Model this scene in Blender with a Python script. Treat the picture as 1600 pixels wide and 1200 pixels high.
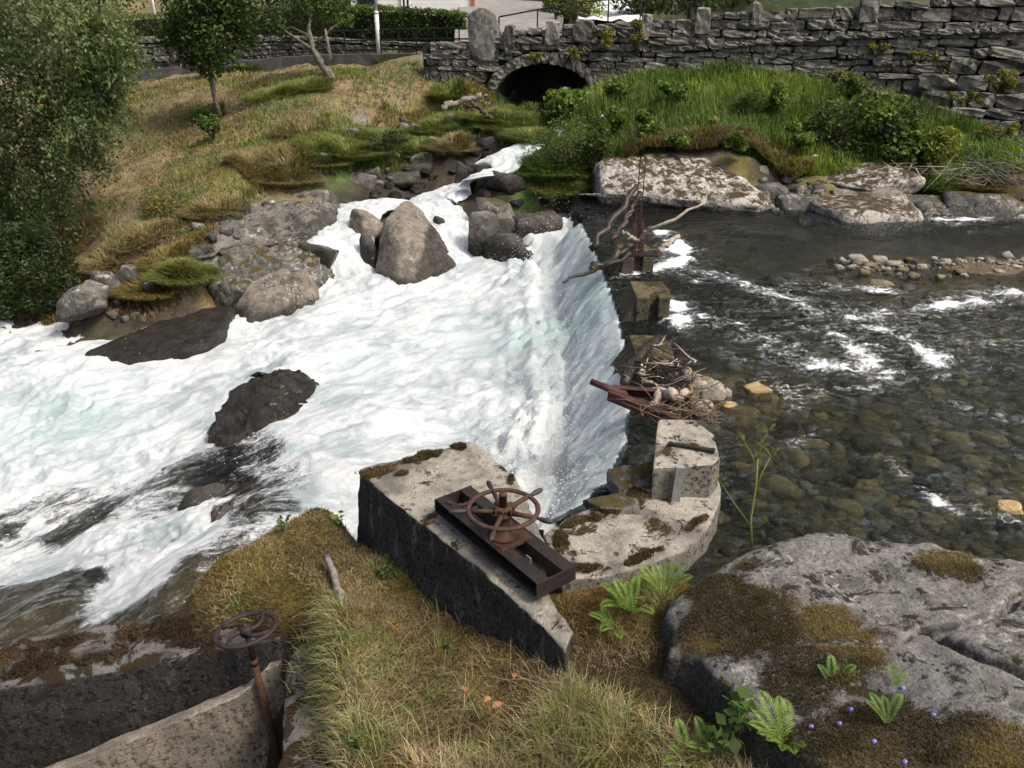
import bpy, bmesh, math, random
import numpy as np
from mathutils import Vector, Matrix, Euler

R = math.radians
sc = bpy.context.scene
for o in list(bpy.data.objects):
    bpy.data.objects.remove(o)

# ------------------------------------------------------------------ camera, sky, sun, exposure
CAMZ = 4.8
PITCH = R(25.0)
FPX = 1280.0            # focal length in pixels of a 1600 x 1200 picture
cam_d = bpy.data.cameras.new('camera')
cam_d.sensor_width = 36.0
cam_d.lens = 36.0 * FPX / 1600.0
cam_d.clip_start = 0.05
cam_d.clip_end = 2000.0
cam = bpy.data.objects.new('camera', cam_d)
cam.location = (0, 0, CAMZ)
cam.rotation_euler = (R(90) - PITCH, 0, 0)
sc.collection.objects.link(cam)
sc.camera = cam

SUN_EL, SUN_AZ = R(54), R(118)          # azimuth clockwise from +Y (looking direction)
sun_dir = Vector((math.sin(SUN_AZ) * math.cos(SUN_EL), math.cos(SUN_AZ) * math.cos(SUN_EL), math.sin(SUN_EL)))
world = bpy.data.worlds.new('World')
sc.world = world
world.use_nodes = True
wn = world.node_tree
bg = wn.nodes['Background']
sky = wn.nodes.new('ShaderNodeTexSky')
sky.sky_type = 'NISHITA'
sky.sun_disc = False
sky.sun_elevation = SUN_EL
sky.sun_rotation = SUN_AZ
sky.air_density = 0.8
sky.dust_density = 7.0
sky.ozone_density = 1.0
wn.links.new(sky.outputs[0], bg.inputs[0])
bg.inputs[1].default_value = 0.15
sun_d = bpy.data.lights.new('sun', 'SUN')
sun_d.energy = 2.3
sun_d.angle = R(11)
sun_d.color = (1.0, 0.95, 0.87)
sun = bpy.data.objects.new('sun', sun_d)
sun.rotation_euler = sun_dir.to_track_quat('Z', 'Y').to_euler()
sun.location = sun_dir * 60
sc.collection.objects.link(sun)
sc.view_settings.view_transform = 'Standard'
sc.view_settings.look = 'None'
sc.view_settings.gamma = 1.0
sc.view_settings.use_curve_mapping = False
sc.view_settings.exposure = 0.35
sc.cycles.max_bounces = 6
sc.cycles.diffuse_bounces = 3
sc.cycles.glossy_bounces = 3
sc.cycles.transparent_max_bounces = 12
sc.cycles.use_denoising = True
sc.cycles.caustics_reflective = False
sc.cycles.caustics_refractive = False

# ------------------------------------------------------------------ geometry helpers
CP, SP = math.cos(PITCH), math.sin(PITCH)

def ray(px, py):
    x = (px - 800.0) / FPX
    y = (600.0 - py) / FPX
    return x, CP + y * SP, -SP + y * CP

def P(px, py, z):
    "the point of the place seen at (px, py) of the photograph that lies at height z"
    x, y, d = ray(px, py)
    t = (z - CAMZ) / d
    return Vector((x * t, y * t, z))

def PY(px, py, Y):
    "the same for a given distance Y"
    x, y, d = ray(px, py)
    t = Y / y
    return Vector((x * t, Y, CAMZ + d * t))

def _h(ix, iy, iz, seed):
    h = (ix * 374761393 + iy * 668265263 + iz * 2147483647 + seed * 1274126177) & 0xFFFFFFFF
    h = ((h ^ (h >> 13)) * 1274126177) & 0xFFFFFFFF
    h = h ^ (h >> 16)
    return (h & 0xFFFFFF).astype(np.float64) / 0xFFFFFF * 2.0 - 1.0

def vnoise(p, seed=0):
    "smooth value noise in -1..1 for an N x 2 or N x 3 array"
    f = np.floor(p)
    w = p - f
    w = w * w * w * (w * (w * 6 - 15) + 10)
    i = f.astype(np.int64)
    u = w[:, 0]; v = w[:, 1]
    def flat(iz):
        a = _h(i[:, 0], i[:, 1], iz, seed); b = _h(i[:, 0] + 1, i[:, 1], iz, seed)
        c = _h(i[:, 0], i[:, 1] + 1, iz, seed); d = _h(i[:, 0] + 1, i[:, 1] + 1, iz, seed)
        a = a + (b - a) * u; c = c + (d - c) * u
        return a + (c - a) * v
    if p.shape[1] == 2:
        return flat(np.int64(0))
    a = flat(i[:, 2])
    return a + (flat(i[:, 2] + 1) - a) * w[:, 2]

def fbm(p, octv=4, seed=0, gain=0.5, lac=2.03):
    p = np.asarray(p, dtype=np.float64)
    a, s, n = 1.0, 0.0, 0.0
    for k in range(octv):
        s = s + a * vnoise(p + 17.3 * k, seed + k)
        n += a
        a *= gain
        p = p * lac
    return s / n

def ridged(p, octv=4, seed=0, gain=0.5, lac=2.05):
    p = np.asarray(p, dtype=np.float64)
    a, s, n = 1.0, 0.0, 0.0
    for k in range(octv):
        s = s + a * (1 - 2 * np.abs(vnoise(p + 9.1 * k, seed + k)))
        n += a
        a *= gain
        p = p * lac
    return s / n

def sstep(a, b, x):
    t = np.clip((x - a) / (b - a), 0, 1)
    return t * t * (3 - 2 * t)

def p3(x, y, z=None):
    return np.stack([x, y] if z is None else [x, y, z], 1)

def make_mesh(name, V, quads=None, tris=None, smooth=True):
    V = np.asarray(V, dtype=np.float32)
    me = bpy.data.meshes.new(name)
    nq = 0 if quads is None else len(quads)
    nt = 0 if tris is None else len(tris)
    me.vertices.add(len(V))
    me.vertices.foreach_set('co', V.ravel())
    idx = []
    if nq: idx.append(np.asarray(quads, dtype=np.int32).ravel())
    if nt: idx.append(np.asarray(tris, dtype=np.int32).ravel())
    idx = np.concatenate(idx)
    me.loops.add(len(idx))
    me.loops.foreach_set('vertex_index', idx)
    me.polygons.add(nq + nt)
    st = np.concatenate([np.arange(nq, dtype=np.int32) * 4, nq * 4 + np.arange(nt, dtype=np.int32) * 3]).astype(np.int32)
    me.polygons.foreach_set('loop_start', st)
    me.polygons.foreach_set('use_smooth', np.full(nq + nt, smooth, dtype=bool))
    me.update(calc_edges=True)
    return me

def set_color(me, name, C):
    C = np.asarray(C, dtype=np.float32)
    if C.shape[1] == 3:
        C = np.concatenate([C, np.ones((len(C), 1), dtype=np.float32)], 1)
    a = me.attributes.new(name, 'FLOAT_COLOR', 'POINT')
    a.data.foreach_set('color', C.ravel())

def set_float(me, name, F):
    a = me.attributes.new(name, 'FLOAT', 'POINT')
    a.data.foreach_set('value', np.asarray(F, dtype=np.float32))

def set_vec(me, name, F):
    a = me.attributes.new(name, 'FLOAT_VECTOR', 'POINT')
    a.data.foreach_set('vector', np.asarray(F, dtype=np.float32).ravel())

def link(name, me, mat=None, parent=None, loc=None):
    o = bpy.data.objects.new(name, me)
    sc.collection.objects.link(o)
    if mat is not None and not me.materials:
        me.materials.append(mat)
    if loc is not None:
        o.location = loc
    if parent is not None:
        o.parent = parent
    return o

def tag(o, label=None, cat=None, group=None, kind=None):
    if label: o['label'] = label
    if cat: o['category'] = cat
    if group: o['group'] = group
    if kind or cat: o['kind'] = kind or 'thing'
    return o

def empty(name, loc, label=None, cat=None, group=None):
    o = bpy.data.objects.new(name, None)
    o.empty_display_size = 0.1
    sc.collection.objects.link(o)
    o.location = loc
    return tag(o, label, cat, group)

class MB:
    "collects shapes in world space; build() links them as one mesh with its parent's place as origin"
    def __init__(self):
        self.v = []; self.f = []
    def add(self, V, F):
        b = len(self.v)
        self.v += [tuple(v) for v in V]
        self.f += [tuple(i + b for i in f) for f in F]
        return self
    def box(self, c, s, rot=None):
        c = Vector(c)
        M = rot if rot is not None else Matrix.Identity(3)
        V = [c + M @ Vector((x * s[0] / 2, y * s[1] / 2, z * s[2] / 2)) for x in (-1, 1) for y in (-1, 1) for z in (-1, 1)]
        return self.add(V, [(0, 1, 3, 2), (4, 6, 7, 5), (0, 4, 5, 1), (2, 3, 7, 6), (0, 2, 6, 4), (1, 5, 7, 3)])
    def bar(self, a, b, w, h, up=(0, 0, 1)):
        a, b = Vector(a), Vector(b)
        d = (b - a).normalized()
        u = Vector(up)
        s = d.cross(u).normalized()
        u = s.cross(d).normalized()
        V = []
        for e in (a, b):
            for i, j in ((-1, -1), (1, -1), (1, 1), (-1, 1)):
                V.append(e + s * (i * w / 2) + u * (j * h / 2))
        return self.add(V, [(3, 2, 1, 0), (4, 5, 6, 7), (0, 1, 5, 4), (1, 2, 6, 5), (2, 3, 7, 6), (3, 0, 4, 7)])
    def tube(self, pts, rad, n=8, caps=True):
        pts = [Vector(p) for p in pts]
        if not hasattr(rad, '__len__'): rad = [rad] * len(pts)
        V = []; F = []
        prev = None
        for k, p in enumerate(pts):
            d = (pts[min(k + 1, len(pts) - 1)] - pts[max(k - 1, 0)]).normalized()
            if prev is None:
                s = d.cross(Vector((0, 0, 1)))
                if s.length < 0.05: s = d.cross(Vector((1, 0, 0)))
            else:
                s = prev - d * prev.dot(d)
            s.normalize(); prev = s
            u = d.cross(s)
            for i in range(n):
                a = 2 * math.pi * i / n
                V.append(p + (s * math.cos(a) + u * math.sin(a)) * rad[k])
        for k in range(len(pts) - 1):
            for i in range(n):
                j = (i + 1) % n
                F.append((k * n + i, k * n + j, (k + 1) * n + j, (k + 1) * n + i))
        if caps:
            F.append(tuple(reversed(range(n))))
            F.append(tuple(range((len(pts) - 1) * n, len(pts) * n)))
        return self.add(V, F)
    def lathe(self, c, prof, n=20, axis=None):
        "prof: list of (radius, height) about an axis through c"
        c = Vector(c)
        q = Vector(axis or (0, 0, 1)).normalized().to_track_quat('Z', 'Y').to_matrix()
        V = []; F = []
        for r, h in prof:
            for i in range(n):
                a = 2 * math.pi * i / n
                V.append(c + q @ Vector((r * math.cos(a), r * math.sin(a), h)))
        for k in range(len(prof) - 1):
            for i in range(n):
                j = (i + 1) % n
                F.append((k * n + i, k * n + j, (k + 1) * n + j, (k + 1) * n + i))
        F.append(tuple(reversed(range(n))))
        F.append(tuple(range((len(prof) - 1) * n, len(prof) * n)))
        return self.add(V, F)
    def prism(self, poly, z0, z1):
        "poly: list of (x, y); z0 and z1 may be lists of heights"
        n = len(poly)
        a = z0 if hasattr(z0, '__len__') else [z0] * n
        b = z1 if hasattr(z1, '__len__') else [z1] * n
        V = [(p[0], p[1], a[i]) for i, p in enumerate(poly)] + [(p[0], p[1], b[i]) for i, p in enumerate(poly)]
        F = [tuple(reversed(range(n))), tuple(range(n, 2 * n))]
        for i in range(n):
            j = (i + 1) % n
            F.append((i, j, n + j, n + i))
        return self.add(V, F)
    def build(self, name, mat, parent=None, smooth=False, bevel=0.0, subdiv=0, rough=0.0, seed=0, origin=None, rscale=3.0):
        off = Vector((0, 0, 0))
        if parent is not None:
            off = parent.matrix_world.translation if parent.parent else parent.location
            off = Vector(parent.get('_org', tuple(off)))
        elif origin is not None:
            off = Vector(origin)
        elif self.v:
            A = np.array(self.v)
            off = Vector((A[:, 0].mean(), A[:, 1].mean(), A[:, 2].min()))
        me = bpy.data.meshes.new(name)
        me.from_pydata([tuple(Vector(v) - off) for v in self.v], [], self.f)
        if bevel or subdiv:
            bm = bmesh.new(); bm.from_mesh(me)
            bmesh.ops.recalc_face_normals(bm, faces=bm.faces)
            if bevel:
                es = [e for e in bm.edges if len(e.link_faces) == 2 and e.calc_face_angle(0) > 0.5]
                bmesh.ops.bevel(bm, geom=es, offset=bevel, segments=2, affect='EDGES', profile=0.6)
            if subdiv:
                for L in (subdiv if hasattr(subdiv, '__len__') else [subdiv]):
                    for _ in range(12):
                        es = [e for e in bm.edges if e.calc_length() > L]
                        if not es: break
                        bmesh.ops.triangulate(bm, faces=[f for f in bm.faces if len(f.verts) > 4])
                        bmesh.ops.subdivide_edges(bm, edges=[e for e in bm.edges if e.calc_length() > L], cuts=1, use_grid_fill=True)
            if rough:
                bm.normal_update()
                A = np.array([v.co for v in bm.verts]) + np.array(off)
                n1 = fbm(A * rscale, 4, seed)
                n2 = fbm(A * rscale * 4, 3, seed + 9)
                for v, a, b in zip(bm.verts, n1, n2):
                    v.co += v.normal * (rough * (a + 0.45 * b))
            bmesh.ops.triangulate(bm, faces=[f for f in bm.faces if len(f.verts) > 4])
            bm.to_mesh(me); bm.free()
        me.polygons.foreach_set('use_smooth', np.full(len(me.polygons), smooth, dtype=bool))
        me.update()
        if parent is None:
            return link(name, me, mat, None, off)
        o = link(name, me, mat, parent)
        o['_org'] = tuple(off)
        return o

# ------------------------------------------------------------------ node helpers
class NT:
    def __init__(self, name):
        self.m = bpy.data.materials.new(name)
        self.m.use_nodes = True
        self.t = self.m.node_tree
        self.t.nodes.clear()
        self.out = self.t.nodes.new('ShaderNodeOutputMaterial')
    def n(self, typ, **kw):
        x = self.t.nodes.new('ShaderNode' + typ)
        for k, v in kw.items(): setattr(x, k, v)
        return x
    def put(self, sock, v):
        if isinstance(v, bpy.types.NodeSocket): self.t.links.new(v, sock)
        elif hasattr(v, '__len__') and not isinstance(v, str) and sock.type == 'RGBA': sock.default_value = (v[0], v[1], v[2], 1)
        else: sock.default_value = v
    def coord(self, kind='Object', scale=None, rot=None):
        c = self.n('TexCoord').outputs[kind]
        if scale is None and rot is None: return c
        m = self.n('Mapping')
        self.put(m.inputs['Vector'], c)
        if scale is not None: m.inputs['Scale'].default_value = scale if hasattr(scale, '__len__') else (scale,) * 3
        if rot is not None: m.inputs['Rotation'].default_value = rot
        return m.outputs[0]
    def mapping(self, v, scale, rot=(0, 0, 0)):
        m = self.n('Mapping')
        self.put(m.inputs['Vector'], v)
        m.inputs['Scale'].default_value = scale
        m.inputs['Rotation'].default_value = rot
        return m.outputs[0]
    def attr(self, name, out='Color'):
        a = self.n('Attribute'); a.attribute_name = name
        return a.outputs[out]
    def noise(self, vec, scale, detail=6, rough=0.6, dist=0.0):
        x = self.n('TexNoise')
        self.put(x.inputs['Vector'], vec)
        x.inputs['Scale'].default_value = scale; x.inputs['Detail'].default_value = detail
        x.inputs['Roughness'].default_value = rough; x.inputs['Distortion'].default_value = dist
        return x.outputs['Fac']
    def voro(self, vec, scale, feature='F1', out='Distance', rand=1.0):
        x = self.n('TexVoronoi'); x.feature = feature
        self.put(x.inputs['Vector'], vec); x.inputs['Scale'].default_value = scale
        x.inputs['Randomness'].default_value = rand
        return x.outputs[out]
    def ramp(self, f, a, b):
        x = self.n('MapRange'); x.interpolation_type = 'SMOOTHSTEP'
        self.put(x.inputs[0], f)
        self.put(x.inputs[1], a); self.put(x.inputs[2], b)
        x.inputs[3].default_value = 0; x.inputs[4].default_value = 1
        return x.outputs[0]
    def lerp(self, f, a, b):
        x = self.n('MapRange'); self.put(x.inputs[0], f)
        x.inputs[1].default_value = 0; x.inputs[2].default_value = 1
        self.put(x.inputs[3], a); self.put(x.inputs[4], b)
        return x.outputs[0]
    def math(self, op, a, b=0.0, clamp=False):
        x = self.n('Math', operation=op); x.use_clamp = clamp
        self.put(x.inputs[0], a); self.put(x.inputs[1], b)
        return x.outputs[0]
    def mix(self, f, a, b, mode='MIX'):
        x = self.n('Mix', data_type='RGBA', blend_type=mode)
        self.put(x.inputs['Factor'], f)
        self.put([i for i in x.inputs if i.name == 'A' and i.type == 'RGBA'][0], a)
        self.put([i for i in x.inputs if i.name == 'B' and i.type == 'RGBA'][0], b)
        return [o for o in x.outputs if o.type == 'RGBA'][0]
    def bump(self, h, strength=0.5, dist=0.02, normal=None):
        x = self.n('Bump'); x.inputs['Strength'].default_value = strength
        x.inputs['Distance'].default_value = dist
        self.put(x.inputs['Height'], h)
        if normal is not None: self.put(x.inputs['Normal'], normal)
        return x.outputs[0]
    def bsdf(self, col, rough=0.8, normal=None, metal=0.0, spec=0.3, **kw):
        x = self.n('BsdfPrincipled')
        self.put(x.inputs['Base Color'], col); self.put(x.inputs['Roughness'], rough)
        self.put(x.inputs['Metallic'], metal); self.put(x.inputs['Specular IOR Level'], spec)
        if normal is not None: self.put(x.inputs['Normal'], normal)
        return x.outputs[0]
    def done(self, sh):
        self.t.links.new(sh, self.out.inputs['Surface'])
        return self.m
    def upness(self):
        g = self.n('NewGeometry')
        s = self.n('SeparateXYZ'); self.put(s.inputs[0], g.outputs['True Normal' if False else 'Normal'])
        return s.outputs['Z']
    def rnd(self):
        return self.n('ObjectInfo').outputs['Random']
    def pos(self):
        return self.n('NewGeometry').outputs['Position']
# ------------------------------------------------------------------ materials
def mat_rock(name, c1, c2,  lichen=0.35, lcol=(0.42, 0.41, 0.37), moss=0.0, mcol=(0.06, 0.05, 0.015), dark=0.3, bump=0.5, scale=1.0, wetk=0.28, pit=0.0, spots=0.0, crack=0.6, film=0.0):
    N = NT(name)
    p = N.pos()
    big = N.noise(p, 0.9 * scale, 4, 0.6, 0.3)
    med = N.noise(p, 4.5 * scale, 6, 0.65)
    fin = N.noise(p, 26 * scale, 5, 0.7)
    col = N.mix(N.ramp(med, 0.35, 0.68), c1, c2)
    col = N.mix(N.ramp(fin, 0.46, 0.66), col, N.mix(0.62, col, (0.025, 0.023, 0.02)), 'MIX')
    col = N.mix(N.math('MULTIPLY', N.ramp(N.noise(p, 95 * scale, 3, 0.7), 0.60, 0.72), 0.45), col, (c2[0] * 1.5, c2[1] * 1.5, c2[2] * 1.5))
    # dark algae patches
    dk = N.math('MULTIPLY', N.ramp(N.noise(p, 2.2 * scale, 7, 0.7, 0.4), 0.5, 0.62), dark)
    col = N.mix(dk, col, (0.03, 0.028, 0.024))
    if lichen > 0:
        l1 = N.ramp(N.math('ADD', N.noise(p, 7 * scale, 8, 0.75, 0.6), N.math('MULTIPLY', N.math('SUBTRACT', big, 0.5), 0.45)), 0.66 - 0.2 * lichen, 0.72 - 0.2 * lichen)
        col = N.mix(N.math('MULTIPLY', l1, 0.85), col, lcol)
    up = N.upness()
    h = N.math('ADD', med, N.math('MULTIPLY', fin, 0.5))
    if spots > 0:       # round black lichen dots
        sp = N.math('MULTIPLY', N.ramp(N.voro(N.mix(0.035, p, N.n('TexNoise').outputs['Color']), 10 * scale), 0.36, 0.26), N.ramp(N.noise(p, 1.3 * scale, 5, .7), 0.50, 0.60))
        col = N.mix(N.math('MULTIPLY', sp, spots), col, (0.028, 0.022, 0.016))
        h = N.math('ADD', h, N.math('MULTIPLY', sp, 0.6))
    if pit > 0:
        pt = N.ramp(N.voro(p, 5 * scale), 0.16, 0.09)
        pt = N.math('MULTIPLY', pt, N.ramp(N.noise(p, 1.7, 2), 0.45, 0.6))
        col = N.mix(N.math('MULTIPLY', pt, pit), col, (0.02, 0.018, 0.015))
        h = N.math('SUBTRACT', h, N.math('MULTIPLY', pt, 1.5))
    if moss > 0:
        mf = N.math('ADD', N.noise(p, 2.6 * scale, 8, 0.72, 0.5), N.math('MULTIPLY', N.math('SUBTRACT', up, 0.6), 0.30))
        mf = N.ramp(mf, 0.70 - 0.3 * moss, 0.76 - 0.3 * moss)
        mc = N.mix(N.noise(p, 9 * scale, 4), mcol, (mcol[0] * 2.4, mcol[1] * 2.3, mcol[2] * 2))
        col = N.mix(mf, col, mc)
        h = N.math('ADD', h, N.math('MULTIPLY', N.math('MULTIPLY', mf, N.noise(p, 60 * scale, 3, 0.8)), 1.3))
    if film > 0:
        fm = N.ramp(N.math('ADD', up, N.math('MULTIPLY', N.math('SUBTRACT', med, 0.5), 0.7)), 0.72, 0.42)
        fc = N.mix(N.ramp(fin, .45, .6), (0.022, 0.020, 0.016), (0.085, 0.08, 0.07))
        col = N.mix(N.math('MULTIPLY', fm, film), col, fc)
    tone = N.math('ADD', N.attr('tone', 'Fac'), 1.0)
    tc = N.n('CombineColor')
    for i in range(3): N.put(tc.inputs[i], tone)
    col = N.mix(1.0, col, tc.outputs[0], 'MULTIPLY')
    wet = N.attr('wet', 'Fac')
    col = N.mix(wet, col, N.mix(1.0, col, (wetk, wetk, wetk), 'MULTIPLY'))
    rough = N.lerp(wet, 0.88, 0.22)
    wn_ = N.n('TexNoise'); N.put(wn_.inputs['Vector'], p); wn_.inputs['Scale'].default_value = 1.4 * scale; wn_.inputs['Detail'].default_value = 6
    warp = wn_.outputs['Color']
    crk = N.ramp(N.voro(N.mix(0.45, p, warp), 1.5 * scale, 'DISTANCE_TO_EDGE'), 0.022, 0.0)
    crk = N.math('MULTIPLY', crk, N.math('MULTIPLY', N.ramp(N.noise(p, 1.9 * scale, 3), 0.48, 0.62), crack))
    col = N.mix(N.math('MULTIPLY', crk, 0.7), col, (0.015, 0.013, 0.011))
    h = N.math('SUBTRACT', h, N.math('MULTIPLY', crk, 1.2))
    nb = N.bump(h, min(1.0, bump + .35), 0.055 / scale)
    return N.done(N.bsdf(col, rough, nb, spec=N.lerp(wet, 0.30, 0.16)))

def mat_simple(name, c1, c2=None, rough=0.7, scale=8.0, bump=0.2, metal=0.0, bdist=0.01, spec=0.3, detail=6):
    N = NT(name)
    p = N.pos()
    f = N.noise(p, scale, detail, 0.65)
    col = c1 if c2 is None else N.mix(N.ramp(f, 0.35, 0.65), c1, c2)
    nb = N.bump(N.noise(p, scale * 4, 5, 0.7), bump, bdist)
    return N.done(N.bsdf(col, rough, nb, metal, spec))

def mat_leaf(name, trans=0.35, rough=0.5):
    N = NT(name)
    c = N.attr('col')
    d = N.n('BsdfPrincipled'); N.put(d.inputs['Base Color'], c); d.inputs['Roughness'].default_value = rough
    d.inputs['Specular IOR Level'].default_value = 0.25
    t = N.n('BsdfTranslucent'); N.put(t.inputs['Color'], N.mix(0.5, c, N.mix(1.0, c, (1.2, 1.3, 0.5), 'MULTIPLY')))
    m = N.n('MixShader'); m.inputs[0].default_value = trans
    N.t.links.new(d.outputs[0], m.inputs[1]); N.t.links.new(t.outputs[0], m.inputs[2])
    return N.done(m.outputs[0])

def mat_terrain():
    N = NT('ground')
    p = N.pos()
    c = N.attr('col')
    n1 = N.noise(p, 3.5, 7, 0.7)
    n2 = N.noise(p, 22, 6, 0.75)
    n3 = N.noise(p, 110, 3, 0.7)
    k = N.math('ADD', N.math('MULTIPLY', N.ramp(n1, .36, .66), 0.45), N.math('ADD', N.math('MULTIPLY', N.ramp(n2, .38, .64), 0.55), N.math('MULTIPLY', N.ramp(n3, .4, .62), 0.35)))
    k = N.math('ADD', k, 0.30)
    kc = N.n('CombineColor')
    for i in range(3): N.put(kc.inputs[i], k)
    col = N.mix(1.0, c, kc.outputs[0], 'MULTIPLY')
    wet = N.attr('wet', 'Fac')
    rough = N.lerp(wet, 0.95, 0.35)
    h = N.math('ADD', n2, N.math('MULTIPLY', n3, 0.5))
    return N.done(N.bsdf(col, rough, N.bump(h, 0.7, 0.035), spec=0.2))

def mat_concrete(name, top=(0.42, 0.39, 0.325), side=(0.05, 0.047, 0.042), spots=0.5, moss=0.4, side_pale=0.25, mossc=(0.05, 0.035, 0.012)):
    N = NT(name)
    p = N.pos()
    up = N.upness()
    big = N.noise(p, 2.1, 5, 0.6, 0.4)
    med = N.noise(p, 7, 7, 0.7)
    fin = N.noise(p, 48, 5, 0.75)
    # top: pale cement with grey algae film
    t = N.mix(N.ramp(big, 0.42, 0.62), top, (top[0] * 0.40, top[1] * 0.41, top[2] * 0.43))
    t = N.mix(N.ramp(fin, 0.50, 0.64), t, (top[0] * 0.55, top[1] * 0.52, top[2] * 0.46))
    t = N.mix(N.math('MULTIPLY', N.ramp(N.noise(p, 14, 7, 0.75, .5), 0.55, 0.63), .75), t, (top[0] * .28, top[1] * .27, top[2] * .26))
    # sides: black biofilm with pale scars running down
    streak = N.noise(N.mapping(p, (5, 5, 1.3)), 1.0, 7, 0.72, 0.5)
    s = N.mix(N.ramp(streak, 0.56 - 0.12 * side_pale, 0.74 - 0.2 * side_pale), side, (top[0] * 0.55, top[1] * 0.56, top[2] * 0.57))
    s = N.mix(N.math('MULTIPLY', N.ramp(fin, 0.57, 0.66), 0.8), s, (0.20, 0.195, 0.18))
    s = N.mix(N.ramp(N.noise(p, 19, 6, 0.75), 0.50, 0.40), s, (side[0] * .3, side[1] * .28, side[2] * .25))
    uf = N.ramp(N.math('ADD', up, N.math('MULTIPLY', N.math('SUBTRACT', med, 0.5), 0.5)), 0.50, 0.78)
    col = N.mix(uf, s, t)
    # black spots
    sp = N.math('MULTIPLY', N.ramp(N.voro(N.mix(0.03, p, N.n('TexNoise').outputs['Color']), 11), 0.36, 0.26), N.ramp(N.noise(p, 2.7, 3), 0.50, 0.60))
    col = N.mix(N.math('MULTIPLY', sp, spots), col, (0.03, 0.024, 0.016))
    mf = N.math('ADD', N.noise(p, 3.2, 9, 0.74, 0.6), N.math('MULTIPLY', N.math('SUBTRACT', up, 0.7), 0.12))
    mf = N.ramp(mf, 0.72 - 0.28 * moss, 0.76 - 0.28 * moss)
    mc = N.mix(N.noise(p, 12, 4), mossc, (mossc[0] * 2.5, mossc[1] * 2.5, mossc[2] * 2))
    col = N.mix(mf, col, mc)
    h = N.math('ADD', N.math('MULTIPLY', med, 0.7), N.math('ADD', N.math('MULTIPLY', fin, 0.5), N.math('MULTIPLY', N.math('MULTIPLY', mf, N.noise(p, 70, 2, 0.8)), 1.5)))
    return N.done(N.bsdf(col, 0.92, N.bump(h, 1.0, 0.05), spec=0.2))

def mat_rust(name, a=(0.10, 0.037, 0.018), b=(0.045, 0.022, 0.016), c=(0.20, 0.075, 0.03), rough=0.75):
    N = NT(name)
    p = N.pos()
    f = N.noise(p, 16, 7, 0.7)
    g = N.noise(p, 60, 5, 0.7)
    col = N.mix(N.ramp(f, 0.38, 0.62), b, a)
    col = N.mix(N.ramp(g, 0.58, 0.72), col, c)
    return N.done(N.bsdf(col, rough, N.bump(N.math('ADD', f, g), 0.6, 0.006), 0.15, 0.4))

def mat_whitewater():
    N = NT('whitewater')
    p = N.pos()
    fl = N.attr('flow', 'Vector')
    foam = N.attr('foam', 'Fac')
    teal = N.attr('teal', 'Fac')
    a = N.noise(N.mapping(fl, (1.5, 2.4, 1)), 1.5, 10, 0.74, 0.9)
    b = N.noise(N.mapping(fl, (4.6, 6.0, 1)), 2.2, 9, 0.78, 0.5)
    c = N.noise(p, 30, 7, 0.8, 0.3)
    lace = N.math('ADD', N.math('MULTIPLY', a, 0.5), N.math('ADD', N.math('MULTIPLY', b, 0.35), N.math('MULTIPLY', c, 0.15)))
    thr = N.lerp(foam, 0.74, 0.18)
    f = N.ramp(N.math('SUBTRACT', lace, thr), -0.05, 0.11)
    grey = N.ramp(N.math('ADD', N.math('MULTIPLY', a, 0.55), N.math('ADD', N.math('MULTIPLY', b, 0.25), N.math('MULTIPLY', N.noise(p, 0.9, 4, .6), .45))), 0.50, 0.72)
    wc = N.mix(grey, (0.40, 0.475, 0.48), (0.80, 0.82, 0.815))
    wc = N.mix(N.math('MULTIPLY', teal, 0.85), wc, (0.45, 0.62, 0.61))
    h = N.math('ADD', N.math('MULTIPLY', b, 1.0), N.math('ADD', N.math('MULTIPLY', c, 0.6), N.math('MULTIPLY', a, 0.6)))
    nb = N.bump(h, 0.7, 0.05)
    white = N.n('BsdfPrincipled')
    N.put(white.inputs['Base Color'], wc); white.inputs['Roughness'].default_value = 0.55
    white.inputs['Specular IOR Level'].default_value = 0.25
    N.put(white.inputs['Normal'], nb)
    tr = N.n('BsdfTranslucent'); N.put(tr.inputs['Color'], (0.85, 0.93, 0.93)); N.put(tr.inputs['Normal'], nb)
    wm = N.n('MixShader'); wm.inputs[0].default_value = 0.15
    N.t.links.new(white.outputs[0], wm.inputs[1]); N.t.links.new(tr.outputs[0], wm.inputs[2])
    cl = clear_water(N, N.mapping(fl, (2.0, 4.5, 1)), N.attr('tint'), 0.6)
    m = N.n('MixShader')
    N.put(m.inputs[0], f)
    N.t.links.new(cl, m.inputs[1]); N.t.links.new(wm.outputs[0], m.inputs[2])
    return N.done(m.outputs[0])

def clear_water(N, vec, tint, strength):
    w = N.noise(vec, 2.4, 7, 0.65, 0.5)
    nb = N.bump(w, strength, 0.18)
    fr = N.n('Fresnel'); fr.inputs['IOR'].default_value = 1.33
    N.put(fr.inputs['Normal'], nb)
    g = N.n('BsdfGlossy'); g.inputs['Roughness'].default_value = 0.07
    g.inputs['Color'].default_value = (1, 1, 1, 1)
    N.put(g.inputs['Normal'], nb)
    t = N.n('BsdfTransparent'); N.put(t.inputs['Color'], tint)
    m = N.n('MixShader')
    N.t.links.new(fr.outputs[0], m.inputs[0]); N.t.links.new(t.outputs[0], m.inputs[1]); N.t.links.new(g.outputs[0], m.inputs[2])
    return m.outputs[0]

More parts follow.
